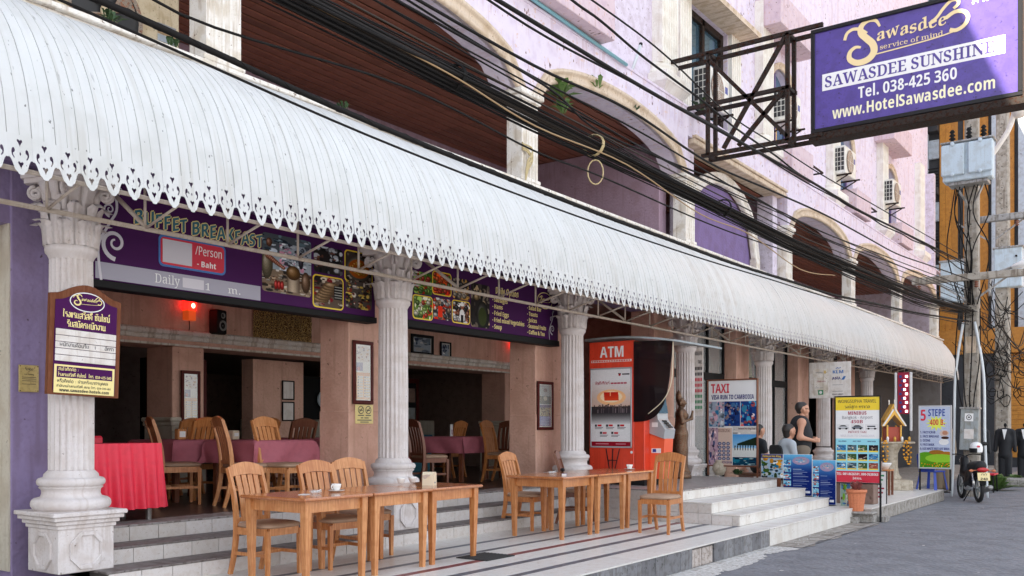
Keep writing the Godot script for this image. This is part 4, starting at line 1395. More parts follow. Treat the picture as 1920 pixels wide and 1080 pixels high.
# ---------------------------------------------------------------- signs
func build_signs() -> void:
	var st: SurfaceTool
	# big projecting hotel sign on an iron truss, facing along the street
	var sg_ := thing("hotel_sign", "large purple projecting sign with gold script logo in a black frame", "sign", V(16.9, 7.86, -3.72), -90.0)
	var w := 3.28
	var h := 1.76
	box(V(-w / 2, -h / 2, -0.3), V(w / 2, h / 2, 0.0), "light_box", M.sign_purple, sg_)
	st = S()
	rim(st, w + 0.12, h + 0.12, 0.07, -0.34, 0.035, 0.008)
	put(st, "frame", M.black_gloss, sg_)
	box(V(-w / 2 - 0.1, -h / 2 - 0.2, -0.34), V(w / 2 + 0.12, -h / 2 - 0.065, 0.03), "bottom_rail", M.iron, sg_, 0.01)
	logo(sg_, -0.1, 0.5, 2.0, M.logo_gold, 0.006)
	words(sg_, "service of mind", -0.5, 0.315, 1.02, 0.08, M.logo_gold, "serif", 0.005)
	box(V(-1.5, -0.2, 0.0005), V(1.45, 0.1, 0.003), "white_band", M.white, sg_)
	words(sg_, "SAWASDEE SUNSHINE", -1.45, -0.15, 2.74, 0.2, M.sign_purple, "serif_bold", 0.006)
	words(sg_, "Tel. 038-425 360", -0.87, -0.46, 1.6, 0.2, M.white, "sans_bold", 0.004)
	words(sg_, "www.HotelSawasdee.com", -1.32, -0.74, 2.62, 0.2, M.cream_text, "sans_bold", 0.004)
	thai(sg_, "สวัสดี", 0.95, 0.72, 0.45, 0.08, M.white, 0.2, 0.004)
	var tr := thing("sign_truss", "rusty black iron truss carrying the purple sign out from the wall", "bracket", V(16.9, 7.0, -8.4))
	for x in [-0.02, 0.34]:
		for p in [[V(x, 1.86, 0.0), V(x, 1.86, 3.2)], [V(x, 0.86, 0.35), V(x, 0.86, 2.6)], [V(x, -0.12, 0.85), V(x, -0.12, 3.2)], [V(x, 1.86, 0.98), V(x, -0.12, 0.98)], [V(x, 1.86, 2.55), V(x, -0.12, 2.55)], [V(x, 1.72, 1.0), V(x, -0.05, 2.55)], [V(x, 1.8, 2.5), V(x, -0.05, 1.3)], [V(x, 0.85, 2.5), V(x, -0.05, 1.6)]]:
			if x > 0.1 and p[0].y != p[1].y and p[0].z != p[1].z:
				continue
			st = S()
			bar(st, p, 0.07, 0.07, V(1, 0, 0))
			put(st, "angle_iron", M.iron, tr)
	for p in [[1.86, 0.98], [-0.12, 0.98], [1.86, 2.55], [-0.12, 2.55], [0.86, 2.55]]:
		st = S()
		bar(st, [V(-0.02, p[0], p[1]), V(0.34, p[0], p[1])], 0.06, 0.06)
		put(st, "tie", M.iron, tr)
	for k in 2:
		st = S(true)
		tube(st, [V(-0.6, 4.15 - 0.45 * k, 0.1), V(-0.1, 4.6 - 0.4 * k, 4.6)], 0.008, 5)
		put(st, "guy_wire", M.cable, tr)

	# long banners between the columns
	var b1 := thing("breakfast_banner", "purple banner with BUFFET BREAKFAST lettering and food photographs", "banner", V(6.32, 3.33, -7.83))
	box(V(-1.78, -0.43, -0.16), V(1.78, 0.47, 0.0), "light_box", M.banner, b1, 0.005)
	box(V(-1.8, -0.5, -0.16), V(1.8, -0.432, 0.012), "black_rail", M.black, b1, 0.006)
	st = S()
	quad(st, V(-1.77, -0.42, 0.003), V(-1.77, -0.27, 0.003), V(0.06, -0.27, 0.003), V(0.06, -0.42, 0.003))
	put(st, "grey_stripe", M.band_grey, b1)
	for o in [[-1, 0], [1, 0], [0, -1], [0, 1]]:
		words(b1, "BUFFET BREAKFAST", -1.385 + 0.011 * o[0], 0.128 + 0.011 * o[1], 1.47, 0.152, M.pale_yellow, "sans_bold_italic", 0.0012 + 0.0003 * o[0] + 0.0005 * o[1], "lettering_outline")
	words(b1, "BUFFET BREAKFAST", -1.385, 0.128, 1.47, 0.152, M.teal, "sans_bold_italic", 0.004)
	st = S()
	slab(st, rounded(0.76, 0.3, 0.05), 0.002, 0.005, Transform3D(Basis(), V(-0.76, -0.07, 0)))
	put(st, "price_panel_edge", M.edge_blue, b1)
	st = S()
	slab(st, rounded(0.72, 0.26, 0.04), 0.005, 0.008, Transform3D(Basis(), V(-0.76, -0.07, 0)))
	put(st, "price_panel", M.print_red, b1)
	box(V(-1.1, -0.18, 0.008), V(-0.78, 0.04, 0.013), "blank_sticker", M.silver_text, b1)
	words(b1, "/Person", -0.74, -0.055, 0.31, 0.085, M.white, "sans", 0.009)
	words(b1, "- Baht", -0.72, -0.17, 0.22, 0.055, M.white, "sans_bold", 0.009)
	words(b1, "Daily", -1.18, -0.385, 0.27, 0.085, M.white, "serif", 0.006)
	words(b1, "1      m.", -0.62, -0.39, 0.42, 0.07, M.white, "serif", 0.006)
	box(V(-0.88, -0.395, 0.004), V(-0.64, -0.3, 0.007), "blank_sticker", M.silver_text, b1)
	swirl(b1, -1.58, -0.27, 1.35)
	var pal_food := [Color(0.75, 0.6, 0.35), Color(0.5, 0.35, 0.2), Color(0.2, 0.18, 0.16), Color(0.8, 0.76, 0.7), Color(0.6, 0.15, 0.1)]
	var dark := Color(0.14, 0.12, 0.12)
	var cook := picture(176, 160, Color(0.6, 0.66, 0.7))
	snapshot(cook, Rect2i(0, 0, 176, 60), Color(0.3, 0.33, 0.36), [Color(0.75, 0.8, 0.85), Color(0.15, 0.2, 0.25), Color(0.4, 0.5, 0.55)], 40, 0.16, 3)
	cook.fill_rect(Rect2i(0, 96, 176, 64), Color(0.62, 0.55, 0.46))
	snapshot(cook, Rect2i(0, 96, 176, 64), Color(0.5, 0.43, 0.36), [Color(0.7, 0.62, 0.52), Color(0.2, 0.17, 0.15), Color(0.75, 0.73, 0.7), Color(0.4, 0.28, 0.2), Color(0.12, 0.12, 0.13)], 120, 0.1, 71)
	snapshot(cook, Rect2i(60, 20, 116, 76), Color(0.62, 0.66, 0.7), [Color(0.8, 0.83, 0.86), Color(0.35, 0.4, 0.45), Color(0.85, 0.6, 0.7), Color(0.2, 0.2, 0.24), Color(0.5, 0.55, 0.6)], 110, 0.13, 72)
	lump(cook, 17, 84, 19, 40, Color(0.55, 0.5, 0.38))
	lump(cook, 24, 24, 10, 12, Color(0.62, 0.36, 0.24))
	for i in 12:
		lump(cook, 20 + i * 5, 62 + i * 2.4, 9 - i * 0.3, 8 - i * 0.3, Color(0.75, 0.42, 0.3))
	for x in 46:
		var t := x / 45.0
		cook.fill_rect(Rect2i(87 + x, 100, 1, 52), Color(0.36, 0.3, 0.25).lerp(Color(0.85, 0.78, 0.68), sin(PI * t) * (1.0 - 0.5 * t)))
	lump(cook, 110, 98, 25, 20, Color(0.55, 0.36, 0.14))
	for k in 3:
		lump(cook, 48 + k * 11, 138, 6, 13, Color(0.82, 0.1, 0.07))
	lump(cook, 138, 60, 9, 24, Color(0.2, 0.17, 0.24))
	lump(cook, 156, 120, 16, 30, Color(0.5, 0.34, 0.22))
	photo_print(b1, "photo_cook", cook, 0.42, -0.0, 0.68, 0.62)
	var im := picture(96, 80, dark)
	snapshot(im, Rect2i(0, 0, 96, 80), dark, [Color(0.3, 0.3, 0.32), Color(0.08, 0.08, 0.09), Color(0.7, 0.72, 0.75), Color(0.4, 0.25, 0.2)], 50, 0.18, 5)
	photo_print(b1, "photo_pots", im, 1.02, 0.14, 0.44, 0.3)
	im = picture(96, 80, Color(0.25, 0.2, 0.16))
	snapshot(im, Rect2i(0, 0, 96, 80), Color(0.36, 0.3, 0.26), [Color(0.55, 0.46, 0.36), Color(0.15, 0.12, 0.1), Color(0.7, 0.66, 0.6), Color(0.5, 0.1, 0.12)], 60, 0.16, 73)
	for i in 7:
		lump(im, 22 + i * 6, 62 - i * 7, 26, 8, Color(0.68, 0.52, 0.34))
	im.fill_rect(Rect2i(66, 20, 30, 36), Color(0.12, 0.12, 0.12))
	for i in 5:
		im.fill_rect(Rect2i(68, 22 + i * 7, 26, 2), Color(0.75, 0.75, 0.72))
	photo_print(b1, "photo_bread", im, 1.02, -0.22, 0.44, 0.34, true)
	im = picture(96, 80, Color(0.25, 0.2, 0.18))
	snapshot(im, Rect2i(0, 0, 96, 80), Color(0.25, 0.2, 0.18), [Color(0.4, 0.34, 0.3), Color(0.1, 0.08, 0.08), Color(0.55, 0.5, 0.46)], 40, 0.16, 74)
	lump(im, 48, 44, 44, 33, Color(0.6, 0.56, 0.5))
	oval(im, 48, 44, 37, 26, Color(0.6, 0.3, 0.06))
	var fg := RandomNumberGenerator.new()
	fg.seed = 6
	for i in 46:
		var a := fg.randf() * TAU
		var r := sqrt(fg.randf())
		lump(im, 48 + cos(a) * r * 30, 43 + sin(a) * r * 19, fg.randf_range(3, 9), fg.randf_range(2, 4), Color(0.9, 0.62, 0.16))
	photo_print(b1, "photo_fries", im, 1.5, 0.13, 0.43, 0.34, true)
	im = picture(96, 80, dark)
	snapshot(im, Rect2i(0, 0, 96, 80), Color(0.3, 0.27, 0.25), [Color(0.75, 0.72, 0.68), Color(0.2, 0.18, 0.17), Color(0.75, 0.65, 0.3), Color(0.5, 0.2, 0.15), Color(0.12, 0.11, 0.1)], 80, 0.16, 12)
	photo_print(b1, "photo_buffet", im, 1.5, -0.2, 0.43, 0.32)

	var b2 := thing("menu_banner", "purple banner listing sausages, juices and salad beside dish photographs", "banner", V(10.32, 3.29, -7.83))
	box(V(-1.83, -0.36, -0.16), V(1.83, 0.45, 0.0), "light_box", M.banner, b2, 0.005)
	box(V(-1.85, -0.45, -0.16), V(1.85, -0.362, 0.012), "black_rail", M.black, b2, 0.006)
	var pics := [["salad", Color(0.2, 0.35, 0.12), [Color(0.3, 0.5, 0.15), Color(0.75, 0.15, 0.08), Color(0.55, 0.7, 0.3)], -1.36, 0.13], ["tomato", Color(0.5, 0.15, 0.1), [Color(0.8, 0.16, 0.07), Color(0.9, 0.35, 0.1), Color(0.3, 0.4, 0.15)], -0.98, 0.17],
		["lettuce", Color(0.4, 0.5, 0.25), [Color(0.6, 0.75, 0.35), Color(0.9, 0.9, 0.8), Color(0.8, 0.2, 0.1), Color(0.3, 0.45, 0.15)], -1.36, -0.18], ["juice", Color(0.3, 0.25, 0.25), [Color(0.9, 0.2, 0.08), Color(0.75, 0.75, 0.75), Color(0.2, 0.2, 0.22), Color(0.6, 0.5, 0.4)], -0.98, -0.16],
		["plates", Color(0.15, 0.14, 0.14), [Color(0.6, 0.55, 0.5), Color(0.2, 0.2, 0.2), Color(0.8, 0.6, 0.3)], -0.58, 0.15], ["chef", Color(0.2, 0.18, 0.18), [Color(0.85, 0.85, 0.85), Color(0.12, 0.12, 0.13), Color(0.6, 0.35, 0.25)], -0.58, -0.16]]
	for i in pics.size():
		var p: Array = pics[i]
		im = picture(80, 70, p[1])
		snapshot(im, Rect2i(0, 0, 80, 70), p[1], p[2], 60, 0.24, 30 + i)
		for k in 14:
			var pc: Color = p[2][k % p[2].size()]
			lump(im, 8 + fposmod(k * 29.7, 66.0), 8 + fposmod(k * 17.3, 54.0), 7 + k % 5, 6 + k % 4, pc)
		if p[0] == "juice":
			im.fill_rect(Rect2i(22, 26, 20, 36), Color(0.9, 0.2, 0.06))
		if p[0] == "chef":
			oval(im, 44, 46, 12, 22, Color(0.9, 0.9, 0.9))
			oval(im, 44, 18, 6, 7, Color(0.6, 0.38, 0.28))
			oval(im, 44, 10, 8, 5, Color(0.95, 0.95, 0.95))
			im.fill_rect(Rect2i(38, 44, 12, 26), Color(0.1, 0.1, 0.12))
		photo_print(b2, "photo_" + p[0], im, p[3], p[4], 0.36, 0.28, i in [1, 2, 5])
	im = picture(100, 130, dark)
	snapshot(im, Rect2i(0, 0, 100, 130), dark, [Color(0.5, 0.45, 0.4), Color(0.1, 0.1, 0.1), Color(0.75, 0.65, 0.5), Color(0.25, 0.22, 0.2)], 60, 0.2, 51)
	lump(im, 30, 40, 14, 10, Color(0.75, 0.6, 0.4))
	lump(im, 62, 92, 32, 42, Color(0.22, 0.21, 0.19))
	oval(im, 62, 96, 22, 28, Color(0.2, 0.24, 0.1))
	photo_print(b2, "photo_soup", im, -0.16, -0.03, 0.42, 0.6)
	words(b2, "Daily Option", 0.2, 0.18, 0.55, 0.11, M.pale_yellow, "sans_bold_italic", 0.004)
	var left := ["- Sausages", "- Hams", "- Fried Eggs", "- Fried mixed Vegetables", "- Soup"]
	var lw := [0.36, 0.24, 0.39, 0.78, 0.22]
	for i in 5:
		words(b2, left[i], 0.12, 0.065 - i * 0.095, lw[i], 0.062, M.pale_yellow, "sans_bold", 0.004)
	var right := ["- Salad Bar", "- Toasts", "- Juices", "- Seasonal Fruits", "- Coffee & Tea"]
	var rw := [0.37, 0.27, 0.25, 0.5, 0.46]
	for i in 5:
		words(b2, right[i], 0.98, 0.04 - i * 0.09, rw[i], 0.06, M.pale_yellow, "sans_bold", 0.004)
	st = S()
	ring_stroke(st, 1.45, 0.22, 0.2, 0.12, 0.012, 0.004)
	put(st, "logo_ring", M.pale_yellow, b2)
	logo(b2, 1.45, 0.23, 0.3, M.pale_yellow, 0.004)
	swirl(b2, 1.66, -0.3, 0.75)

	# wooden notice board hanging on the first column
	var nb := thing("notice_board", "brown wooden notice board with purple Thai lettering hung on the column", "sign", V(4.1, 2.23, -7.21))
	nb.rotation_degrees.z = -2.0
	var outline := PackedVector2Array([Vector2(0.3, -0.4), Vector2(-0.3, -0.4), Vector2(-0.3, 0.4)])
	for i in 15:
		var t := float(i) / 14
		outline.append(Vector2(lerp(-0.24, 0.24, t), 0.41 + 0.09 * pow(sin(PI * t), 1.3)))
	outline.append(Vector2(0.3, 0.4))
	st = S()
	slab(st, outline, -0.03, 0.012)
	put(st, "frame", M.wood_sign, nb)
	var inner := PackedVector2Array()
	for q in outline:
		inner.append(Vector2(q.x * 0.87, (q.y - 0.02) * 0.9 + 0.01))
	st = S()
	slab(st, inner, 0.012, 0.018)
	put(st, "purple_panel", M.board_purple, nb)
	st = S()
	ring_stroke(st, 0.0, 0.36, 0.145, 0.075, 0.008, 0.02)
	put(st, "logo_ring", M.white, nb)
	logo(nb, 0.0, 0.37, 0.24, M.pale_yellow, 0.02)
	thai(nb, "โรงแรมสวัสดี ซันไชน์", -0.2, 0.222, 0.4, 0.04, M.pale_yellow, 0.2, 0.02)
	thai(nb, "รับสมัครพนักงาน", -0.165, 0.147, 0.33, 0.04, M.pale_yellow, 0.2, 0.02)
	for k in 5:
		box(V(-0.255, 0.075 - k * 0.052, 0.018), V(0.255, 0.123 - k * 0.052, 0.03), "strip", M.white_dirty, nb, 0.003)
	thai(nb, "พนักงานต้อนรับ   1     อัตรา", -0.225, -0.014, 0.46, 0.024, M.print_black, 0.2, 0.0315)
	box(V(-0.255, -0.385, 0.018), V(0.255, -0.16, 0.02), "yellow_panel", M.pale_yellow, nb)
	box(V(-0.235, -0.262, 0.02), V(0.235, -0.175, 0.022), "purple_field", M.board_purple, nb)
	thai(nb, "สนใจติดต่อ :", -0.225, -0.207, 0.17, 0.02, M.pale_yellow, 0.2, 0.0235)
	thai(nb, "โรงแรมสวัสดี ซันไชน์  โทร. 038-425-360", -0.225, -0.251, 0.45, 0.02, M.pale_yellow, 0.2, 0.0235)
	thai(nb, "หรือติดต่อ : ฝ่ายทรัพยากรบุคคล", -0.23, -0.302, 0.43, 0.02, M.print_black, 0.2, 0.0215)
	thai(nb, "สำนักงานโรงแรมสวัสดี สยาม โทร. 038-720-488", -0.235, -0.338, 0.46, 0.015, M.print_black, 0.2, 0.0215)
	words(nb, "www.sawasdee-hotels.com", -0.21, -0.374, 0.42, 0.024, M.print_black, "sans_bold", 0.0215)

	var pl := thing("brass_plaque", "small square brass plaque with engraved lines on the purple wall", "plaque", V(4.04, 1.995, -7.99))
	box(V(-0.085, -0.115, 0.0), V(0.085, 0.115, 0.012), "plate", M.brass, pl, 0.003)
	thai(pl, "รับจอง", -0.035, 0.07, 0.07, 0.018, M.print_black, 0.2, 0.013)
	words(pl, "Car Parking", -0.04, 0.03, 0.08, 0.012, M.print_black, "sans", 0.0125)
	st = S()
	for y in [0.008, -0.006, -0.022, -0.05]:
		quad(st, V(-0.06, y, 0.013), V(-0.06, y + 0.004, 0.013), V(0.06, y + 0.004, 0.013), V(0.06, y, 0.013))
	put(st, "engraving", M.print_black, pl)
	for s in [-0.075, 0.075]:
		for t in [-0.105, 0.105]:
			box(V(s - 0.004, t - 0.004, 0.012), V(s + 0.004, t + 0.004, 0.015), "screw", M.black, pl)

	# framed menus and the yellow notice on the pink piers
	menu("framed_menu", "tall dark framed menu above the yellow no-smoking notice", V(8.035, 2.24, -7.98), 0.34, 0.76, 0)
	menu("framed_menu", "dark framed menu with green and purple sheets on the narrow pink pier", V(12.0, 1.92, -7.98), 0.44, 0.75, 1)
	menu("framed_menu", "narrow framed price list on the inner pillar below the red lamp", V(7.74, 1.98, -10.96), 0.3, 0.75, 0)
	var ns := thing("no_smoking_notice", "yellow notice with two crossed-out circles on the pink pier", "sign", V(8.06, 1.74, -7.98))
	box(V(-0.15, -0.115, 0.0), V(0.15, 0.115, 0.008), "plate", M.pale_yellow, ns, 0.002)
	st = S()
	for s in [-0.06, 0.065]:
		ring_stroke(st, s, 0.05, 0.045, 0.045, 0.008, 0.01)
		ribbon(st, [Vector2(s - 0.03, 0.02), Vector2(s + 0.03, 0.08)], 0.008, 0.01, 0.0)
		ribbon(st, [Vector2(s - 0.03, 0.05), Vector2(s + 0.028, 0.046)], 0.012, 0.0102, 0.0)
	put(st, "symbol", M.print_black, ns)
	for q in [[-0.11, -0.02, 0.1], [0.02, -0.02, 0.09], [-0.06, -0.05, 0.04], [0.0, -0.05, 0.07], [-0.12, -0.077, 0.24], [-0.07, -0.1, 0.14]]:
		box(V(q[0], q[1], 0.008), V(q[0] + q[2], q[1] + 0.01, 0.0095), "small_print", M.print_black, ns)

func photo_print(parent: Node3D, called: String, im: Image, x: float, y: float, w: float, h: float, yellow := false) -> void:
	# a printed photograph with rounded corners, some edged in yellow
	var m := print_mat("%s_%d" % [called, T.size()], im)
	if yellow:
		var o := S()
		slab(o, rounded(w + 0.03, h + 0.03, 0.05), 0.001, 0.003, Transform3D(Basis(), V(x, y, 0)))
		put(o, "photo_edge", M.yellow, parent)
	var p := rounded(w, h, 0.04)
	var ix := Geometry2D.triangulate_polygon(p)
	var st := S()
	for i in ix:
		st.set_uv(Vector2(p[i].x / w + 0.5, 0.5 - p[i].y / h))
		st.add_vertex(V(x + p[i].x, y + p[i].y, 0.0045))
	put(st, called, m, parent)

func ring_stroke(st: SurfaceTool, x: float, y: float, rx: float, ry: float, t: float, z: float) -> void:
	var p := []
	for i in 29:
		var a := TAU * i / 28
		p.append(Vector2(x + cos(a) * rx, y + sin(a) * ry))
	ribbon(st, p, t, z, 0.0)

func swirl(parent: Node3D, x: float, y: float, s: float) -> void:
	var st := S()
	for q in [[0.0, 0.14, 0.11, 0.03], [-0.04, 0.36, 0.05, 0.015], [0.035, 0.5, 0.028, 0.01]]:
		var p := []
		var w := []
		for i in 40:
			var th := -PI * 0.5 - i * 0.24
			var r: float = q[2] * exp(-0.07 * i * 0.6)
			p.append(Vector2(x + (q[0] + cos(th) * r) * s, y + (q[1] + sin(th) * r) * s))
			w.append(q[3] * s * (1.0 - 0.015 * i))
		ribbon(st, p, w, 0.004, 0.0)
	ribbon(st, smooth2([Vector2(x - 0.1 * s, y - 0.12 * s), Vector2(x - 0.12 * s, y + 0.1 * s), Vector2(x - 0.05 * s, y + 0.25 * s), Vector2(x + 0.01 * s, y + 0.36 * s), Vector2(x + 0.0 * s, y + 0.48 * s)], 5), 0.018 * s, 0.0035, 0.0)
	put(st, "scroll_ornament", M.silver_text, parent)

func menu(called: String, label: String, at: Vector3, w: float, h: float, kind: int) -> void:
	var f := thing(called, label, "menu", at, 0.0, "framed menus")
	box(V(-w / 2, -h / 2, 0), V(w / 2, h / 2, 0.008), "backing", M.black, f)
	var st := S()
	rim(st, w, h, 0.045, 0.0, 0.025, 0.006)
	put(st, "frame", M.frame_wood, f)
	var im := picture(96, 224, Color(0.86, 0.84, 0.8))
	if kind == 0:
		im.fill_rect(Rect2i(4, 112, 88, 108), Color(0.85, 0.56, 0.12))
		snapshot(im, Rect2i(6, 8, 84, 60), Color(0.8, 0.74, 0.68), [Color(0.55, 0.25, 0.25), Color(0.85, 0.8, 0.78), Color(0.4, 0.3, 0.4), Color(0.75, 0.55, 0.35)], 40, 0.12, 60)
		im.fill_rect(Rect2i(6, 72, 40, 34), Color(0.35, 0.25, 0.5))
		oval(im, 20, 96, 9, 8, Color(0.7, 0.05, 0.25))
		for i in 8:
			im.fill_rect(Rect2i(12, 126 + i * 11, 36, 9), Color(0.88, 0.86, 0.82))
			im.fill_rect(Rect2i(54, 126 + i * 11, 36, 9), Color(0.88, 0.86, 0.82))
			oval(im, 18, 130 + i * 11, 5, 3, Color(0.3, 0.2, 0.15))
			oval(im, 60, 130 + i * 11, 5, 3, Color(0.35, 0.22, 0.15))
			im.fill_rect(Rect2i(28, 129 + i * 11, 16, 2), Color(0.5, 0.5, 0.5))
			im.fill_rect(Rect2i(70, 129 + i * 11, 16, 2), Color(0.5, 0.5, 0.5))
	else:
		im.fill_rect(Rect2i(6, 6, 84, 98), Color(0.62, 0.64, 0.62))
		im.fill_rect(Rect2i(6, 62, 84, 42), Color(0.12, 0.25, 0.18))
		oval(im, 48, 30, 14, 10, Color(0.35, 0.16, 0.1))
		oval(im, 48, 74, 14, 12, Color(0.8, 0.75, 0.65))
		im.fill_rect(Rect2i(6, 108, 84, 14), Color(0.25, 0.12, 0.35))
		snapshot(im, Rect2i(6, 122, 84, 46), Color(0.7, 0.6, 0.4), [Color(0.5, 0.3, 0.15), Color(0.85, 0.8, 0.7), Color(0.25, 0.2, 0.12)], 40, 0.13, 61)
		im.fill_rect(Rect2i(6, 168, 84, 50), Color(0.45, 0.4, 0.62))
		for i in 6:
			im.fill_rect(Rect2i(12, 174 + i * 7, 72 - (i * 13) % 30, 2), Color(0.8, 0.78, 0.86))
	face(f, w - 0.09, h - 0.09, print_mat("menu_%d_%d" % [kind, T.size()], im), 0.01, "menu_sheet")
	box(V(-w / 2 + 0.045, -h / 2 + 0.045, 0.014), V(w / 2 - 0.045, h / 2 - 0.045, 0.016), "glass", M.glass, f)

# ---------------------------------------------------------------- chairs, tables and what stands on them
func make_chair(called: String, wood: Material, label: String, group: String) -> Node3D:
	# faces +z: the sitter looks towards +z, the back is at -z
	var c := thing(called, label, "chair", Vector3.ZERO, 0.0, group)
	var st: SurfaceTool
	for s in [-1.0, 1.0]:
		st = S()
		bar(st, [V(s * 0.195, 0.0, 0.2), V(s * 0.195, 0.42, 0.2)], [0.032, 0.042], [0.032, 0.042], V(1, 0, 0))
		put(st, "leg", wood, c)
		st = S()
		bar(st, smooth3([V(s * 0.185, 0.0, -0.29), V(s * 0.185, 0.2, -0.235), V(s * 0.188, 0.45, -0.205), V(s * 0.19, 0.72, -0.235), V(s * 0.192, 0.97, -0.31)], 4), 0.032, [0.036, 0.038, 0.04, 0.042, 0.044, 0.046, 0.048, 0.05, 0.05, 0.048, 0.046, 0.044, 0.042, 0.04, 0.038, 0.036, 0.034], V(1, 0, 0))
		put(st, "leg", wood, c)
		st = S()
		bar(st, [V(s * 0.193, 0.2, -0.22), V(s * 0.195, 0.2, 0.185)], 0.018, 0.03)
		put(st, "stretcher", wood, c)
		st = S()
		bar(st, [V(s * 0.193, 0.405, -0.19), V(s * 0.195, 0.405, 0.18)], 0.022, 0.065)
		put(st, "seat_rail", wood, c)
	st = S()
	bar(st, [V(-0.18, 0.2, -0.02), V(0.18, 0.2, -0.02)], 0.018, 0.028)
	put(st, "stretcher", wood, c)
	for z in [0.2, -0.2]:
		st = S()
		bar(st, [V(-0.176, 0.405, z), V(0.176, 0.405, z)], 0.022, 0.065)
		put(st, "seat_rail", wood, c)
	# crest rail with an arched top, lower rail, four slats
	var crest := PackedVector2Array()
	for i in 13:
		var x := -0.176 + 0.352 * i / 12
		crest.append(Vector2(x, 0.985 + 0.035 * cos(x / 0.176 * PI / 2)))
	for i in 13:
		var x := 0.176 - 0.352 * i / 12
		crest.append(Vector2(x, 0.885 + 0.018 * cos(x / 0.176 * PI / 2)))
	st = S()
	var lean := Transform3D(Basis(Vector3.RIGHT, -0.29), V(0, 0.93, -0.293)) * Transform3D(Basis(), V(0, -0.93, 0))
	slab(st, crest, -0.013, 0.013, lean)
	put(st, "crest_rail", wood, c)
	st = S()
	bar(st, [V(-0.176, 0.5, -0.207), V(0.176, 0.5, -0.207)], 0.02, 0.04)
	put(st, "lower_rail", wood, c)
	for k in 4:
		var x := -0.108 + 0.072 * k
		st = S()
		bar(st, smooth3([V(x * 0.9, 0.515, -0.207), V(x * 0.95, 0.7, -0.232), V(x, 0.9, -0.285)], 4), 0.054, 0.012, V(1, 0, 0))
		put(st, "slat", wood, c)
	# padded seat, rounded at the edges
	st = S(true)
	var prof := [[0.0, 0.435], [0.9, 0.437], [0.985, 0.445], [1.0, 0.458], [0.97, 0.474], [0.8, 0.487], [0.4, 0.492], [0.0, 0.493]]
	for i in prof.size() - 1:
		for k in 32:
			var q := []
			for e in [[i, k], [i + 1, k], [i + 1, k + 1], [i, k + 1]]:
				var a: float = TAU * e[1] / 32
				var f := 1.0 / pow(pow(absf(cos(a)), 5.0) + pow(absf(sin(a)), 5.0), 0.2)
				q.append(V(cos(a) * f * 0.225 * prof[e[0]][0], prof[e[0]][1], 0.015 + sin(a) * f * 0.225 * prof[e[0]][0]))
			tri(st, q[0], q[2], q[1])
			tri(st, q[0], q[3], q[2])
	put(st, "seat", M.seat, c)
	return c

func weathered(c: Node3D, k: int) -> Node3D:
	# each piece of furniture has its own tone of varnish
	for q in c.get_children():
		if q is MeshInstance3D and q.material_override == M.wood:
			q.material_override = M["wood_v%d" % (k % 3)]
	return c

func make_table(label: String, group: String) -> Node3D:
	var t := thing("dining_table", label, "table", Vector3.ZERO, 0.0, group)
	var st := S()
	bx(st, V(-0.4, 0.722, -0.42), V(0.4, 0.75, 0.42), 0.009)
	put(st, "tabletop", M.wood_top, t)
	for s in [-1.0, 1.0]:
		for r in [-1.0, 1.0]:
			st = S()
			bar(st, [V(s * 0.325, 0.0, r * 0.345), V(s * 0.33, 0.6, r * 0.35), V(s * 0.33, 0.722, r * 0.35)], [0.042, 0.066, 0.068], [0.042, 0.066, 0.068], V(1, 0, 0))
			put(st, "leg", M.wood, t)
		st = S()
		bx(st, V(-0.296, 0.62, s * 0.345 - 0.012), V(0.296, 0.722, s * 0.345 + 0.012), 0.002)
		put(st, "apron", M.wood, t)
		st = S()
		bx(st, V(s * 0.325 - 0.012, 0.62, -0.316), V(s * 0.325 + 0.012, 0.722, 0.316), 0.002)
		put(st, "apron", M.wood, t)
	return t

func cup(label: String, at: Vector3, saucer := true) -> void:
	var c := thing("coffee_cup", label, "cup", at, 0.0, "white cups on the terrace tables")
	var st := S(true)
	if saucer:
		lathe(st, [[0.0, 0.004], [0.045, 0.004], [0.075, 0.014], [0.077, 0.017], [0.045, 0.009], [0.0, 0.008]], 24)
		put(st, "saucer", M.china, c)
	st = S(true)
	lathe(st, [[0.0, 0.012], [0.026, 0.012], [0.03, 0.022], [0.042, 0.05], [0.045, 0.072], [0.043, 0.073], [0.038, 0.05], [0.0, 0.028]], 24)
	put(st, "bowl", M.china, c)
	if saucer:
		st = S(true)
		var p := []
		for i in 9:
			var a := -1.3 + 2.6 * i / 8
			p.append(V(-0.04 - cos(a) * 0.022, 0.046 + sin(a) * 0.02, 0))
		tube(st, p, 0.005, 6)
		put(st, "handle", M.china, c)

func ashtray(label: String, at: Vector3) -> void:
	var a := thing("glass_ashtray", label, "ashtray", at)
	var st := S(true)
	lathe(st, [[0.0, 0.002], [0.05, 0.002], [0.055, 0.03], [0.048, 0.032], [0.042, 0.01], [0.0, 0.008]], 16)
	put(st, "dish", M.glass, a)
	st = S(true)
	tube(st, [V(-0.02, 0.014, 0.01), V(0.045, 0.034, 0.02)], 0.004, 6)
	tube(st, [V(0.02, 0.014, -0.02), V(0.0, 0.02, 0.03)], 0.004, 6)
	put(st, "cigarette_end", M.white, a)

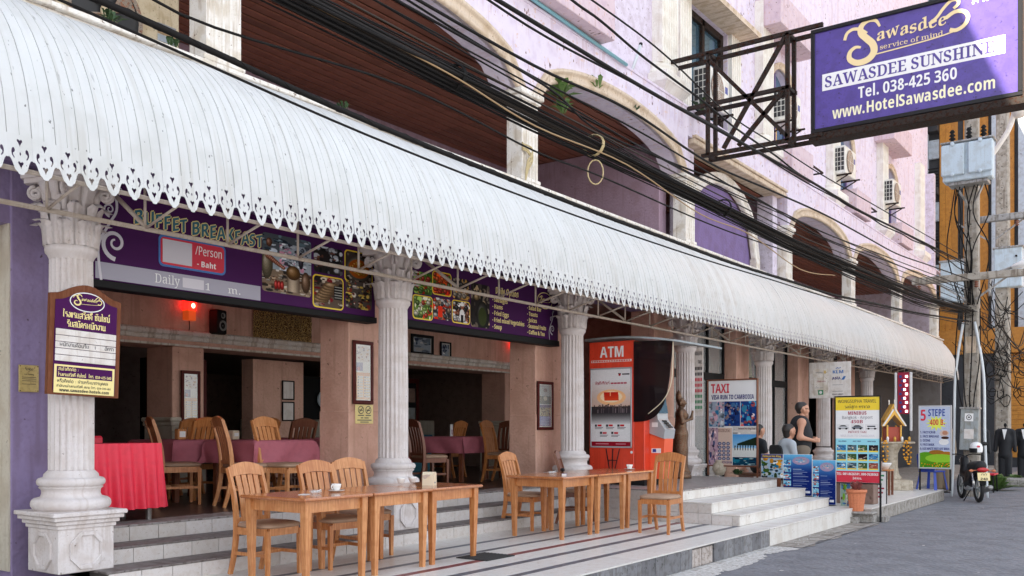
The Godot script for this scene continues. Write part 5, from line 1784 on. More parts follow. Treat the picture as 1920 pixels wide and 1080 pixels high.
func build_furniture() -> void:
	var g1 := "row of tables nearest the wooden notice board"
	var g2 := "row of tables in front of the cash machine"
	var t := make_table("wooden table with the white coffee cup on a saucer and folded paper", g1)
	t.position = V(5.6, 0.24, -6.24)
	weathered(copy(t, V(6.41, 0.24, -6.235), 0.0, "middle wooden table of the row by the notice board", g1), 1)
	weathered(copy(t, V(7.22, 0.24, -6.25), 0.0, "wooden table with the cream napkin dispenser on it", g1), 2)
	weathered(copy(t, V(9.66, 0.24, -6.31), 0.0, "wooden table with the blue and white cigarette packet on it", g2), 3)
	weathered(copy(t, V(10.47, 0.24, -6.3), 0.0, "middle wooden table of the row before the cash machine", g2), 4)
	weathered(copy(t, V(11.28, 0.24, -6.31), 0.0, "wooden table with a lone coffee cup beside the cash machine", g2), 5)
	var gc := "chairs at the terrace tables"
	var c := make_chair("dining_chair", M.wood, "wooden slat-back chair at the end of the table with the coffee cup", gc)
	c.position = V(5.58, 0.24, -6.74)
	c.rotation_degrees.y = 4.0
	weathered(copy(c, V(6.28, 0.24, -6.62), -6.0, "wooden slat-back chair pulled up to the middle table by the steps", gc), 6)
	weathered(copy(c, V(7.0, 0.24, -6.92), -10.0, "wooden slat-back chair standing in front of the second column plinth", gc), 7)
	weathered(copy(c, V(10.06, 0.24, -6.98), 4.0, "wooden slat-back chair behind the table with the cigarette packet", gc), 8)
	weathered(copy(c, V(10.73, 0.24, -5.36), -88.0, "pale wooden chair standing alone on the street side, seen side on", gc), 9)
	var d := make_chair("red_wood_chair", M.wood_red, "dark reddish wooden chair before the third column plinth", gc)
	d.position = V(11.15, 0.24, -6.85)
	d.rotation_degrees.y = 25.0
	cup("white coffee cup on a saucer on the table by the notice board", V(5.93, 0.992, -6.22))
	cup("white cup without saucer beside the napkin dispenser", V(7.1, 0.99, -6.5), false)
	cup("second white cup next to the napkin dispenser, holding spoons", V(7.3, 0.99, -6.52), false)
	cup("white coffee cup on a saucer near the orange cash machine", V(11.45, 0.992, -6.2))
	ashtray("clear glass ashtray beside the coffee cup and folded paper", V(5.68, 0.99, -6.22))
	ashtray("small glass ashtray on the table before the cash machine", V(9.95, 0.99, -6.5))
	var st := S()
	bx(st, V(-0.05, 0, -0.035), V(0.05, 0.003, 0.035), 0.0, Transform3D(Basis(Vector3.UP, 0.4), V(5.53, 0.991, -6.2)))
	var fp := put(st, "folded_paper", M.white)
	tag(fp, "small folded white paper lying on the table edge by the ashtray", "paper")
	var nd := thing("napkin_dispenser", "cream plastic napkin dispenser with a tissue sticking out", "dispenser", V(7.2, 0.99, -6.2), 20.0)
	st = S()
	slab(st, PackedVector2Array([Vector2(0.05, 0), Vector2(0.045, 0.11), Vector2(0.03, 0.135), Vector2(-0.03, 0.135), Vector2(-0.045, 0.11), Vector2(-0.05, 0)]), -0.06, 0.06)
	put(st, "case", M.cream_plastic, nd)
	st = S()
	quad(st, V(-0.046, 0.06, -0.03), V(-0.11, 0.1, -0.035), V(-0.1, 0.115, 0.03), V(-0.046, 0.1, 0.03))
	put(st, "tissue", M.white, nd)
	box(V(-0.015, 0.02, 0.06), V(0.015, 0.035, 0.062), "badge", M.print_grey, nd)
	var cp := thing("cigarette_packet", "small blue and white cigarette packet lying on the table", "packet", V(9.6, 0.99, -6.1), 30.0)
	box(V(-0.045, 0.0, -0.028), V(0.045, 0.023, 0.028), "carton", M.white, cp, 0.002)
	box(V(-0.02, 0.002, -0.0285), V(0.046, 0.0235, 0.0288), "blue_print", M.sign_blue, cp)
	var ub := thing("umbrella", "small folded dark umbrella lying on the table by the reddish chair", "umbrella", V(10.35, 0.99, -6.6), 40.0)
	st = S(true)
	tube(st, [V(-0.12, 0.025, 0), V(0.0, 0.03, 0), V(0.1, 0.025, 0), V(0.12, 0.025, 0)], [0.012, 0.028, 0.024, 0.01], 8)
	put(st, "folded_cloth", M.shirt_black, ub)
	st = S(true)
	tube(st, [V(0.12, 0.025, 0), V(0.17, 0.02, 0)], 0.008, 6)
	put(st, "grip", M.wood_red, ub)
	var rm := thing("rubber_mat", "black rubber doormat lying across the red floor band", "mat", V(7.62, 0.2415, -5.8))
	box(V(-0.24, 0, -0.2), V(0.24, 0.01, 0.2), "pad", M.mat_rubber, rm, 0.003)
	st = S()
	for i in 9:
		bx(st, V(-0.225, 0.01, -0.185 + i * 0.045), V(0.225, 0.014, -0.167 + i * 0.045), 0.002)
	put(st, "ribs", M.mat_rubber, rm)

# ---------------------------------------------------------------- inside the restaurant
func cloth_table(x: float, z: float, turn: float, label: String, w := 0.9) -> void:
	var tb := thing("cloth_table", label, "table", V(x, 0.69, z), turn, "restaurant tables with pink cloths")
	for s in [-1.0, 1.0]:
		for r in [-1.0, 1.0]:
			box(V(s * (w / 2 - 0.09) - 0.03, 0, r * (w / 2 - 0.09) - 0.03), V(s * (w / 2 - 0.09) + 0.03, 0.72, r * (w / 2 - 0.09) + 0.03), "leg", M.wood_red, tb)
	box(V(-w / 2 + 0.02, 0.715, -w / 2 + 0.02), V(w / 2 - 0.02, 0.738, w / 2 - 0.02), "tabletop", M.wood_red, tb)
	# square cloth: flat top, sides hanging in folds, longer at the corners
	var st := S(true)
	var n := 40
	var grid := []
	var e := w / 2 + 0.27
	for i in n + 1:
		var row := []
		for k in n + 1:
			var p := Vector2(lerp(-e, e, float(i) / n), lerp(-e, e, float(k) / n))
			var ox: float = max(0.0, absf(p.x) - w / 2)
			var oz: float = max(0.0, absf(p.y) - w / 2)
			var drop := sqrt(ox * ox + oz * oz)
			var q := V(clamp(p.x, -w / 2, w / 2), 0.743 - drop, clamp(p.y, -w / 2, w / 2))
			var fold: float = 0.02 * sin((p.x + p.y) * 13.0 + x) * min(1.0, drop * 5.0)
			q.x += signf(p.x) * (0.008 * (1.0 if ox > 0 else 0.0) + ox * 0.05 + (fold if ox > 0 else 0.0))
			q.z += signf(p.y) * (0.008 * (1.0 if oz > 0 else 0.0) + oz * 0.05 + (fold if oz > 0 else 0.0))
			if ox > 0 and oz > 0:
				q.x += signf(p.x) * 0.3 * min(ox, oz)
				q.z += signf(p.y) * 0.3 * min(ox, oz)
			row.append(q)
		grid.append(row)
	for i in n:
		for k in n:
			quad(st, grid[i][k], grid[i + 1][k], grid[i + 1][k + 1], grid[i][k + 1])
	put(st, "tablecloth", M.cloth_pink, tb)

func build_interior() -> void:
	# floor, walls, ceiling, inner row of pillars with its beam
	var st := S()
	bx(st, V(4.2, 0.55, -19.2), V(17.2, 0.6755, -8.13))
	var fl := structure(st, "restaurant_floor", M.joint)
	for i in 22:
		for k in 10:
			box(V(4.22 + i * 0.6, 0.675, -8.15 - (k + 1) * 0.6), V(4.22 + i * 0.6 + 0.597, 0.689, -8.15 - k * 0.6 - 0.003), "floor_tile", M.floor_dark, fl, 0.001)
	box(V(4.2, 0.55, -19.4), V(17.3, 4.0, -19.2), "back_wall", M.room_brown, hotel)
	box(V(4.2, 0.55, -19.2), V(4.5, 4.0, -8.6), "restaurant_side_wall", M.pink, hotel)
	box(V(17.1, 0.25, -19.2), V(17.3, 4.0, -8.5), "restaurant_side_wall", M.room_brown, hotel)
	box(V(4.2, 3.9, -11.6), V(17.2, 4.0, -8.5), "restaurant_ceiling", M.room_brown, hotel)
	box(V(4.5, 2.9, -19.2), V(17.1, 3.0, -11.6), "rear_ceiling", M.room_brown, hotel)
	box(V(4.5, 2.68, -11.6), V(17.1, 3.9, -11.0), "inner_beam", M.pink, hotel, 0.01)
	st = S()
	bx(st, V(4.5, 2.76, -11.0), V(17.1, 2.82, -10.95), 0.01)
	bx(st, V(4.5, 2.82, -11.0), V(17.1, 2.9, -10.92), 0.02)
	bx(st, V(4.5, 2.68, -11.0), V(17.1, 2.71, -10.97), 0.006)
	put(st, "cornice", M.trim, hotel)
	for x in [7.49, 15.1]:
		var p := node("inner_pillar", hotel)
		box(V(x, 0.69, -11.598), V(x + 0.5, 2.679, -11.002), "shaft", M.pink, p, 0.01)
		st = S()
		bx(st, V(x - 0.02, 0.69, -11.62), V(x + 0.52, 1.6, -10.98), 0.006)
		bx(st, V(x - 0.04, 1.6, -11.64), V(x + 0.54, 1.66, -10.96), 0.012)
		bx(st, V(x - 0.055, 1.66, -11.655), V(x + 0.555, 1.72, -10.945), 0.015)
		put(st, "dado", M.cream, p)
	# dim rear rooms: partition with openings
	box(V(8.0, 0.69, -14.0), V(9.6, 2.9, -13.9), "rear_partition", M.room_dark, hotel)
	box(V(4.5, 0.69, -14.0), V(6.6, 2.9, -13.9), "rear_partition", M.room_dark, hotel)
	box(V(11.4, 0.69, -14.6), V(16.8, 1.75, -14.3), "bar_counter", M.cream, hotel, 0.02)
	for q in [[5.6, -11.9, 0.9, "glazed dark cabinet of bottles standing left of the inner pillar"], [8.15, -12.4, 0.9, "glazed dark cabinet with a framed picture behind the middle tables"], [14.1, -13.4, 1.1, "tall dark display fridge beside the bar with bottles before it"]]:
		var cb := thing("display_cabinet", q[3], "cabinet", V(q[0], 0.69, q[1]))
		box(V(0, 0, -0.4), V(q[2], 1.95, -0.02), "case", M.black, cb, 0.01)
		st = S()
		bx(st, V(0.0, 0.0, -0.019), V(0.07, 1.95, 0.01), 0.005)
		bx(st, V(q[2] - 0.07, 0.0, -0.019), V(q[2], 1.95, 0.01), 0.005)
		bx(st, V(0.07, 1.85, -0.019), V(q[2] - 0.07, 1.95, 0.01), 0.005)
		put(st, "door_frame", M.frame_wood, cb)
		for k in 3:
			box(V(0.1, 0.6 + 0.42 * k, -0.018), V(q[2] - 0.1, 0.9 + 0.42 * k, -0.012), "shelf_goods", M.box_grey if k % 2 else M.room_brown, cb)
	for k in 4:
		var bt := thing("green_bottle", "green glass wine bottle standing on the blue-covered counter", "bottle", V(13.3 + 0.26 * k, 1.44, -12.6), 0.0, "bottles on the counter")
		st = S(true)
		lathe(st, [[0.0, 0.0], [0.038, 0.0], [0.04, 0.19], [0.03, 0.23], [0.014, 0.26], [0.014, 0.32], [0.0, 0.32]], 12)
		put(st, "body", M.leaf_dark, bt)
		st = S(true)
		lathe(st, [[0.041, 0.06], [0.041, 0.15]], 12)
		put(st, "label_band", M.white_dirty, bt)
	var bc := thing("side_counter", "counter draped with a teal cloth carrying the bottles", "counter", V(13.0, 0.69, -12.9))
	box(V(0, 0, 0), V(1.4, 0.745, 0.6), "body", M.teal, bc, 0.02)
	box(V(-0.03, 0.745, -0.03), V(1.43, 0.7495, 0.63), "cover", M.teal, bc, 0.001)
	var ck := thing("wall_clock", "round pale wall clock glowing faintly in the dark bar", "clock", V(12.95, 2.15, -13.95))
	st = S(true)
	lathe(st, [[0.0, 0.0], [0.17, 0.0], [0.18, 0.02], [0.16, 0.03], [0.0, 0.03]], 24)
	var dial := put(st, "dial", M.transformer, ck)
	dial.rotation_degrees.x = 90
	st = S()
	ribbon(st, [Vector2(0, 0), Vector2(0.0, 0.12)], 0.012, 0.033, 0.0)
	ribbon(st, [Vector2(0, 0), Vector2(0.07, 0.03)], 0.012, 0.033, 0.0)
	put(st, "hands", M.black, ck)
	box(V(12.3, 1.75, -14.05), V(13.7, 2.6, -14.0), "bar_back", M.black, hotel)
	# lamps: the red wall sconces that are lit
	for q in [[7.73, 3.2, "lit red wall lamp on the inner pillar beside the loudspeaker"], [15.36, 3.2, "lit red wall lamp on the far inner pillar under the menu banner"]]:
		var lp := thing("wall_lamp", q[2], "lamp", V(q[0], q[1], -10.99), 0.0, "red wall lamps")
		st = S()
		slab(st, PackedVector2Array([Vector2(-0.09, 0), Vector2(-0.06, 0.09), Vector2(0.06, 0.09), Vector2(0.09, 0)]), -0.02, 0.15, Transform3D(Basis(V(1, 0, 0), V(0, 0, 1), V(0, 1, 0)), V(0, 0, 0)))
		put(st, "lamp_shade", M.lamp_red, lp)
		st = S()
		slab(st, PackedVector2Array([Vector2(-0.088, 0), Vector2(-0.058, 0.088), Vector2(0.058, 0.088), Vector2(0.088, 0)]), -0.16, -0.02, Transform3D(Basis(V(1, 0, 0), V(0, 0, 1), V(0, 1, 0)), V(0, 0, 0)))
		put(st, "lower_shade", M.lamp_amber, lp)
		st = S(true)
		ball(st, V(0.015, 0.04, 0.092), V(0.03, 0.034, 0.012), 10)
		put(st, "bulb", M.lamp_core, lp)
		st = S(true)
		tube(st, [V(0.0, -0.16, 0.02), V(0.01, -0.25, 0.015), V(-0.01, -0.36, 0.012)], 0.006, 5)
		put(st, "cord", M.black, lp)
		var ol := OmniLight3D.new()
		ol.name = "lamp_glow"
		ol.light_color = Color(1.0, 0.2, 0.1)
		ol.light_energy = 0.0025
		ol.light_size = 0.06
		ol.omni_range = 8.0
		ol.omni_attenuation = 2.0
		ol.shadow_enabled = true
		lp.add_child(ol)
		ol.position = V(0, 0.04, 0.2)
	var sp := thing("loudspeaker", "small black loudspeaker hung on the inner beam beside the red lamp", "speaker", V(8.12, 3.05, -10.98), 15.0)
	st = S()
	bx(st, V(-0.1, -0.17, 0.0), V(0.1, 0.17, 0.17), 0.02)
	put(st, "cabinet", M.black, sp)
	st = S(true)
	for q in [[-0.05, 0.075], [0.09, 0.04]]:
		var pr := [[q[1], 0.0], [q[1] * 0.95, 0.012], [q[1] * 0.8, 0.004], [q[1] * 0.3, -0.01], [0.0, 0.004]]
		for i in pr.size() - 1:
			for k in 20:
				var a := TAU * k / 20
				var b := TAU * (k + 1) / 20
				quad(st, V(cos(a) * pr[i][0], q[0] + sin(a) * pr[i][0], 0.171 + pr[i][1]), V(cos(b) * pr[i][0], q[0] + sin(b) * pr[i][0], 0.171 + pr[i][1]), V(cos(b) * pr[i + 1][0], q[0] + sin(b) * pr[i + 1][0], 0.171 + pr[i + 1][1]), V(cos(a) * pr[i + 1][0], q[0] + sin(a) * pr[i + 1][0], 0.171 + pr[i + 1][1]))
	put(st, "cone", M.box_grey, sp)
	var gp := thing("gold_relief", "gilded carved relief panel mounted on the inner beam", "relief", V(9.37, 3.13, -10.98))
	st = S(true)
	var g := RandomNumberGenerator.new()
	g.seed = 77
	for i in 130:
		var p := V(g.randf_range(-0.53, 0.53), g.randf_range(-0.2, 0.2), 0.02)
		var r := g.randf_range(0.02, 0.045)
		ball(st, p, V(r, r * g.randf_range(0.5, 1.2), 0.025), 6)
	put(st, "carving", M.gold_relief, gp)
	box(V(-0.56, -0.23, 0.0), V(0.56, 0.23, 0.022), "panel", M.gold_relief, gp, 0.008)
	var pics := [[11.85, 3.05, 0.3, 0.3, "small framed blue picture on the beam left of the clock picture"], [12.55, 3.06, 0.6, 0.36, "dark framed picture hanging between two small blue pictures"], [13.2, 3.0, 0.3, 0.32, "small framed blue picture on the beam right of the dark frame"]]
	for q in pics:
		var f := thing("picture_frame", q[4], "picture", V(q[0], q[1], -10.985), 0.0, "pictures on the inner beam")
		st = S()
		rim(st, q[2], q[3], 0.05 if q[2] > 0.4 else 0.025, 0.0, 0.03, 0.004)
		put(st, "frame", M.black, f)
		var im := picture(40, 40, Color(0.75, 0.75, 0.72))
		snapshot(im, Rect2i(4, 4, 32, 32), Color(0.6, 0.65, 0.7), [Color(0.2, 0.25, 0.35), Color(0.8, 0.8, 0.78), Color(0.4, 0.45, 0.5)], 20, 0.3, int(q[0] * 10))
		face(f, q[2] - 0.04, q[3] - 0.04, print_mat("pic_%d" % T.size(), im), 0.008, "picture")
	for q in [[10.35, 2.2, "small certificate in a black frame left of the bar, upper of two"], [10.35, 1.85, "small certificate in a black frame left of the bar, lower of two"]]:
		var f := thing("certificate", q[2], "picture", V(q[0], q[1], -12.0))
		st = S()
		rim(st, 0.26, 0.32, 0.02, 0.0, 0.02, 0.004)
		put(st, "frame", M.black, f)
		box(V(-0.11, -0.14, 0.0), V(0.11, 0.14, 0.006), "sheet", M.white_dirty, f)
	box(V(9.65, 0.69, -12.3), V(10.7, 2.68, -12.02), "inner_wall", M.pink, hotel)

	# red pleated buffet table behind the first column
	var rt := thing("skirted_table", "side table with a bright red pleated skirt behind the first column", "table", V(5.0, 0.69, -8.3))
	box(V(-0.42, 0.7, -0.28), V(0.32, 0.735, 0.28), "tabletop", M.cloth_red, rt, 0.01)
	for s in [-0.36, 0.24]:
		for r in [-0.22, 0.22]:
			box(V(s - 0.018, 0.0, r - 0.018), V(s + 0.018, 0.7, r + 0.018), "leg", M.galv, rt)
	st = S(true)
	var path := [V(-0.43, 0, 0.29), V(0.33, 0, 0.29), V(0.33, 0, -0.29)]
	var pts := []
	for seg in 2:
		var a: Vector3 = path[seg]
		var b: Vector3 = path[seg + 1]
		var nrm := V(0, 0, 1) if seg == 0 else V(1, 0, 0)
		for i in 61:
			var s := float(i) / 60
			pts.append([a.lerp(b, s), nrm, 0.5 + 0.5 * sin(s * TAU * (6.0 if seg == 0 else 5.0))])
	for i in pts.size() - 1:
		for k in 5:
			var q := []
			for e in [[i, k], [i + 1, k], [i + 1, k + 1], [i, k + 1]]:
				var dn: float = e[1] / 5.0
				var p: Array = pts[e[0]]
				q.append(p[0] + V(0, 0.738 - 0.62 * dn, 0) + p[1] * (p[2] * (0.012 + 0.06 * dn) + 0.02 * dn))
			quad(st, q[0], q[1], q[2], q[3])
	put(st, "pleated_skirt", M.cloth_red, rt)
	var rt2 := thing("back_skirted_table", "dark red draped table with glasses standing further inside", "table", V(5.15, 0.69, -9.6))
	box(V(-0.3, 0.1, -0.3), V(0.35, 0.8, 0.3), "draped_cloth", M.cloth_red, rt2, 0.02)
	for k in 5:
		var gl := thing("drinking_glass", "clear drinking glass on the dark red draped table", "glass", V(4.98 + 0.1 * k, 1.49, -9.45), 0.0, "glasses on the draped table")
		st = S(true)
		lathe(st, [[0.0, 0.0], [0.025, 0.0], [0.033, 0.11], [0.03, 0.11], [0.022, 0.008], [0.0, 0.008]], 12)
		put(st, "tumbler", M.glass, gl)

	cloth_table(7.32, -8.98, 0.0, "pink clothed table right behind the chair with the tall back")
	cloth_table(6.98, -10.02, 0.0, "pink clothed table in the shade by the inner pillar")
	cloth_table(8.75, -8.85, 8.0, "pink clothed table half hidden by the second column")
	cloth_table(12.15, -9.9, 6.0, "pink clothed table with the upright menu card")
	cloth_table(9.2, -10.4, 0.0, "pink clothed table in the dark behind the second pier")
	var gi := "chairs in the restaurant"
	var proto := make_chair("restaurant_chair", M.wood, "wooden chair with its back to the terrace left of the front pink table", gi)
	proto.position = V(6.8, 0.69, -8.62)
	proto.rotation_degrees.y = 70.0
	var spots := [[6.5, -9.45, 68, "wooden chair facing the shaded pink table, nearest the red skirt"], [7.15, -8.35, 10, "wooden chair tucked under the front of the pink table by the steps"], [7.05, -9.95, 180, "wooden chair behind the front pink table with its back to the bar"], [7.75, -9.7, 200, "wooden chair at the corner behind the front pink table"], [7.5, -10.9, 185, "wooden chair further back beside the inner pillar"],
		[9.5, -9.9, 190, "wooden chair beside the second column behind the half hidden table"], [12.9, -10.7, 185, "wooden chair behind the table with the menu card"], [12.35, -9.05, 10, "wooden chair with tan seat in front of the table with the menu card"], [11.6, -11.0, 180, "wooden chair deep in the room before the bar counter"]]
	for s in spots:
		weathered(copy(proto, V(s[0], 0.69, s[1]), s[2] + rng.randf_range(-4, 4), s[3], gi), rng.randi())
	var rp := make_chair("dark_chair", M.wood_red, "dark red wooden chair with pink seat at the table by the second column", gi)
	rp.position = V(10.55, 0.69, -9.1)
	rp.rotation_degrees.y = 75.0
	copy(rp, V(8.55, 0.69, -9.85), 175.0, "dark red wooden chair in the shade left of the pink pier", gi)
	copy(rp, V(13.1, 0.69, -9.6), -80.0, "dark red wooden chair right of the table with the menu card", gi)
	var mc := thing("menu_card", "small upright menu card standing on the pink cloth", "card", V(12.0, 1.436, -9.85), 20.0)
	box(V(-0.05, 0, -0.01), V(0.05, 0.2, 0.01), "card", M.white, mc, 0.003)
	box(V(-0.045, 0.03, 0.01), V(0.045, 0.11, 0.012), "print", M.pinkbox, mc)
	var nh := thing("napkin_holder", "cream napkin holder on the front pink table", "dispenser", V(7.1, 1.434, -9.2))
	box(V(-0.05, 0, -0.05), V(0.05, 0.11, 0.05), "case", M.cream_plastic, nh, 0.01)
	box(V(-0.03, 0.04, 0.05), V(0.03, 0.08, 0.052), "opening", M.white, nh)
	var nh2 := thing("wooden_napkin_stand", "small wooden napkin stand on the shaded pink table", "dispenser", V(6.75, 1.434, -9.75))
	box(V(-0.06, 0, -0.04), V(0.06, 0.13, 0.04), "stand", M.wood, nh2, 0.01)
	box(V(-0.04, 0.03, 0.04), V(0.04, 0.1, 0.042), "napkins", M.white, nh2)
	for q in [[7.55, -9.2, "red sauce bottle on the front pink table"], [9.0, -10.2, "white sauce bottle on the table behind the second pier"]]:
		var sb := thing("sauce_bottle", q[2], "bottle", V(q[0], 1.434, q[1]), 0.0, "sauce bottles")
		st = S(true)
		lathe(st, [[0.0, 0.0], [0.025, 0.0], [0.027, 0.1], [0.012, 0.14], [0.012, 0.16], [0.0, 0.16]], 12)
		put(st, "body", M.print_red if q[0] < 8 else M.china, sb)

# ---------------------------------------------------------------- cash machine
func build_atm() -> void:
	var a := thing("cash_machine", "tall orange-red cash machine booth with ATM header and tinted shield", "cash machine", V(12.7, 0.69, -7.6))
	var st := S()
	box(V(0, 0.1, 0), V(0.62, 2.24, 0.8), "booth", M.orange_red, a, 0.01)
	box(V(0.02, 0.0, 0.02), V(0.6, 0.1, 0.97), "plinth", M.black, a)
	box(V(0.004, 0.1, 0.8), V(0.6, 1.1, 0.98), "lower_body", M.orange_red, a, 0.01)
	box(V(0.1, 1.1, 0.8), V(0.62, 2.2, 0.84), "recess_panel", M.orange_red, a)
	# the machine itself, leaning back towards the booth
	st = S()
	slab(st, PackedVector2Array([Vector2(0.98, 0.1), Vector2(1.18, 0.1), Vector2(1.22, 0.72), Vector2(0.98, 0.8)]), 0.2, 0.5, Transform3D(Basis(V(0, 0, 1), V(0, 1, 0), V(1, 0, 0)), Vector3.ZERO))
	put(st, "cabinet", M.orange_lit, a)
	st = S()
	slab(st, PackedVector2Array([Vector2(0.98, 0.8), Vector2(1.22, 0.72), Vector2(1.24, 0.86), Vector2(1.12, 1.02), Vector2(1.06, 1.5), Vector2(0.98, 1.55)]), 0.17, 0.53, Transform3D(Basis(V(0, 0, 1), V(0, 1, 0), V(1, 0, 0)), Vector3.ZERO))
	put(st, "fascia", M.metal_grey, a)
	var tilt := Transform3D(Basis(V(1, 0, 0), -0.17), V(0.35, 1.26, 1.1))
	st = S()
	bx(st, V(-0.15, -0.15, 0), V(0.15, 0.17, 0.008), 0.0, tilt)
	put(st, "screen", M.glass_blue, a)
	st = S()
	for i in 4:
		for k in 3:
			bx(st, V(-0.08 + 0.05 * k, 0, -0.07 + 0.045 * i), V(-0.04 + 0.05 * k, 0.012, -0.04 + 0.045 * i), 0.003, Transform3D(Basis(V(1, 0, 0), 0.75), V(0.35, 0.95, 1.19)))
	put(st, "keypad", M.black, a)
	for k in 4:
		box(V(0.166, 1.12 + 0.08 * k, 1.0), V(0.171, 1.17 + 0.08 * k, 1.06), "side_key", M.black, a)
	box(V(0.166, 0.9, 1.02), V(0.171, 0.97, 1.12), "card_slot", M.white, a, 0.002)
	box(V(0.1955, 0.5, 1.0), V(0.199, 0.57, 1.16), "card_stickers", M.white, a)
	box(V(0.194, 0.512, 1.02), V(0.1985, 0.56, 1.08), "blue_sticker", M.sign_blue, a)
	# header and poster on the flank that faces along the street
	var f := node("flank_sign", a, V(-0.001, 1.17, 0.4), -90.0)
	words(f, "ATM", -0.2, 0.82, 0.42, 0.17, M.white, "sans_bold", 0.003)
	box(V(-0.36, 0.745, 0.0), V(0.36, 0.78, 0.003), "header_line", M.white_dirty, f)
	st = S()
	for i in 16:
		bx(st, V(-0.35 + 0.044 * i, 0.752, 0.003), V(-0.35 + 0.044 * i + 0.03, 0.773, 0.0045))
	put(st, "header_print", M.orange_red, f)
	var im := picture(180, 310, Color(0.86, 0.86, 0.87))
	for y in 110:
		var t := y / 110.0
		im.fill_rect(Rect2i(0, 40 + y, 180, 1), Color(0.86, 0.86, 0.87).lerp(Color(0.8, 0.68, 0.62), t))
	for y in 70:
		im.fill_rect(Rect2i(0, 150 + y, 180, 1), Color(0.2, 0.19, 0.2).lerp(Color(0.82, 0.82, 0.83), clamp((y - 25) / 45.0, 0.0, 1.0)))
	oval(im, 92, 112, 66, 32, Color(0.93, 0.72, 0.52))
	oval(im, 92, 110, 50, 23, Color(0.96, 0.86, 0.72))
	for y in 34:
		im.fill_rect(Rect2i(58 + int(y * 0.1), 92 + y, 66, 1), Color(0.75, 0.13, 0.08).lerp(Color(0.85, 0.3, 0.15), y / 34.0))
	im.fill_rect(Rect2i(86, 92, 4, 16), Color(0.93, 0.7, 0.5))
	var g := RandomNumberGenerator.new()
	g.seed = 9
	for i in 70:
		var x := g.randi_range(4, 174)
		var hh := g.randi_range(14, 34)
		im.fill_rect(Rect2i(x, 176 - hh, g.randi_range(2, 5), hh), Color(0.2, 0.18, 0.2) if i % 3 else Color(0.45, 0.4, 0.42))
		oval(im, x + 2, 175 - hh, 2, 3, Color(0.3, 0.24, 0.22))
	for r in 2:
		for k in (3 if r == 0 else 2):
			var x := 16 + k * 52 + r * 24
			im.fill_rect(Rect2i(x, 222 + r * 30, 10, 9), Color(0.2, 0.2, 0.22))
			im.fill_rect(Rect2i(x + 13, 223 + r * 30, 18, 7), Color(0.75, 0.08, 0.12))
			im.fill_rect(Rect2i(x, 234 + r * 30, 38, 2), Color(0.35, 0.35, 0.37))
			im.fill_rect(Rect2i(x, 239 + r * 30, 32, 2), Color(0.35, 0.35, 0.37))
	im.fill_rect(Rect2i(0, 292, 180, 18), Color(0.55, 0.04, 0.13))
	im.fill_rect(Rect2i(20, 299, 60, 3), Color(0.85, 0.6, 0.65))
	im.fill_rect(Rect2i(112, 299, 46, 3), Color(0.85, 0.6, 0.65))
	im.fill_rect(Rect2i(124, 16, 12, 4), Color(0.1, 0.1, 0.12))
	oval(im, 130, 22, 5, 5, Color(0.65, 0.06, 0.1))
	im.fill_rect(Rect2i(142, 18, 32, 5), Color(0.1, 0.1, 0.12))
	face(f, 0.7, 1.2, print_mat("poster_card", im), 0.012, "poster", Vector2(0.0, 0.03))
	thai(f, "บัญชีฟรีเว่อร์", -0.28, 0.4, 0.26, 0.032, M.dark_red, 0.24, 0.014)
	for k in 5:
		box(V(0.0 + 0.058 * k, 0.4, 0.012), V(0.05 + 0.058 * k, 0.424, 0.0145), "small_print", M.dark_red, f)
	st = S()
	bx(st, V(-0.37, -0.59, 0), V(-0.35, 0.65, 0.02), 0.003)
	bx(st, V(0.35, -0.59, 0), V(0.37, 0.65, 0.02), 0.003)
	bx(st, V(-0.37, 0.63, 0), V(0.37, 0.655, 0.02), 0.003)
	bx(st, V(-0.37, -0.595, 0), V(0.37, -0.57, 0.02), 0.003)
	put(st, "poster_frame", M.metal_grey, f)
	st = S(true)
	ball(st, V(0.36, -0.66, 0.004), V(0.022, 0.022, 0.004), 12)
	put(st, "lock", M.white, f)
	# tinted shield hanging beside the machine, roof over it
	var sh := PackedVector2Array([Vector2(0.8, 2.22), Vector2(0.8, 0.98)])
	for i in 11:
		var t := float(i) / 10
		sh.append(Vector2(lerp(0.84, 1.45, pow(t, 0.75)), 0.98 + 0.5 * pow(t, 2.2) + 0.55 * pow(t, 8.0)))
	sh.append(Vector2(1.46, 2.2))
	st = S()
	slab(st, sh, -0.012, 0.0, Transform3D(Basis(V(0, 0, 1), V(0, 1, 0), V(1, 0, 0)), Vector3.ZERO))
	put(st, "tinted_shield", M.glass_dark, a)
	st = S(true)
	tube(st, smooth3([V(-0.01, 2.2, 1.465), V(-0.01, 1.9, 1.46), V(-0.01, 1.6, 1.44), V(-0.01, 1.4, 1.37), V(-0.01, 1.25, 1.25), V(-0.01, 1.1, 1.05)], 4), 0.008, 6)
	put(st, "shield_edging", M.cream_plastic, a)
	st = S(true)
	var roof := []
	for i in 9:
		var t := float(i) / 8
		roof.append(V(0, 2.26 + 0.03 * sin(PI * t) - 0.1 * t * t, -0.05 + 1.65 * t))
	for i in 8:
		for q in [[0.0, false], [0.03, true]]:
			quad(st, roof[i] + V(-0.06, q[0], 0), roof[i] + V(1.5, q[0], 0), roof[i + 1] + V(1.5, q[0], 0), roof[i + 1] + V(-0.06, q[0], 0))
		for x in [-0.06, 1.5]:
			quad(st, roof[i] + V(x, 0, 0), roof[i] + V(x, 0.03, 0), roof[i + 1] + V(x, 0.03, 0), roof[i + 1] + V(x, 0, 0))
	quad(st, roof[8] + V(-0.06, 0, 0), roof[8] + V(-0.06, 0.03, 0), roof[8] + V(1.5, 0.03, 0), roof[8] + V(1.5, 0, 0))
	put(st, "canopy", M.box_grey, a)
	var es := thing("easel_stand", "thin black folding easel leaning on the orange booth below the poster", "stand", V(12.66, 0.69, -7.15), -90.0)
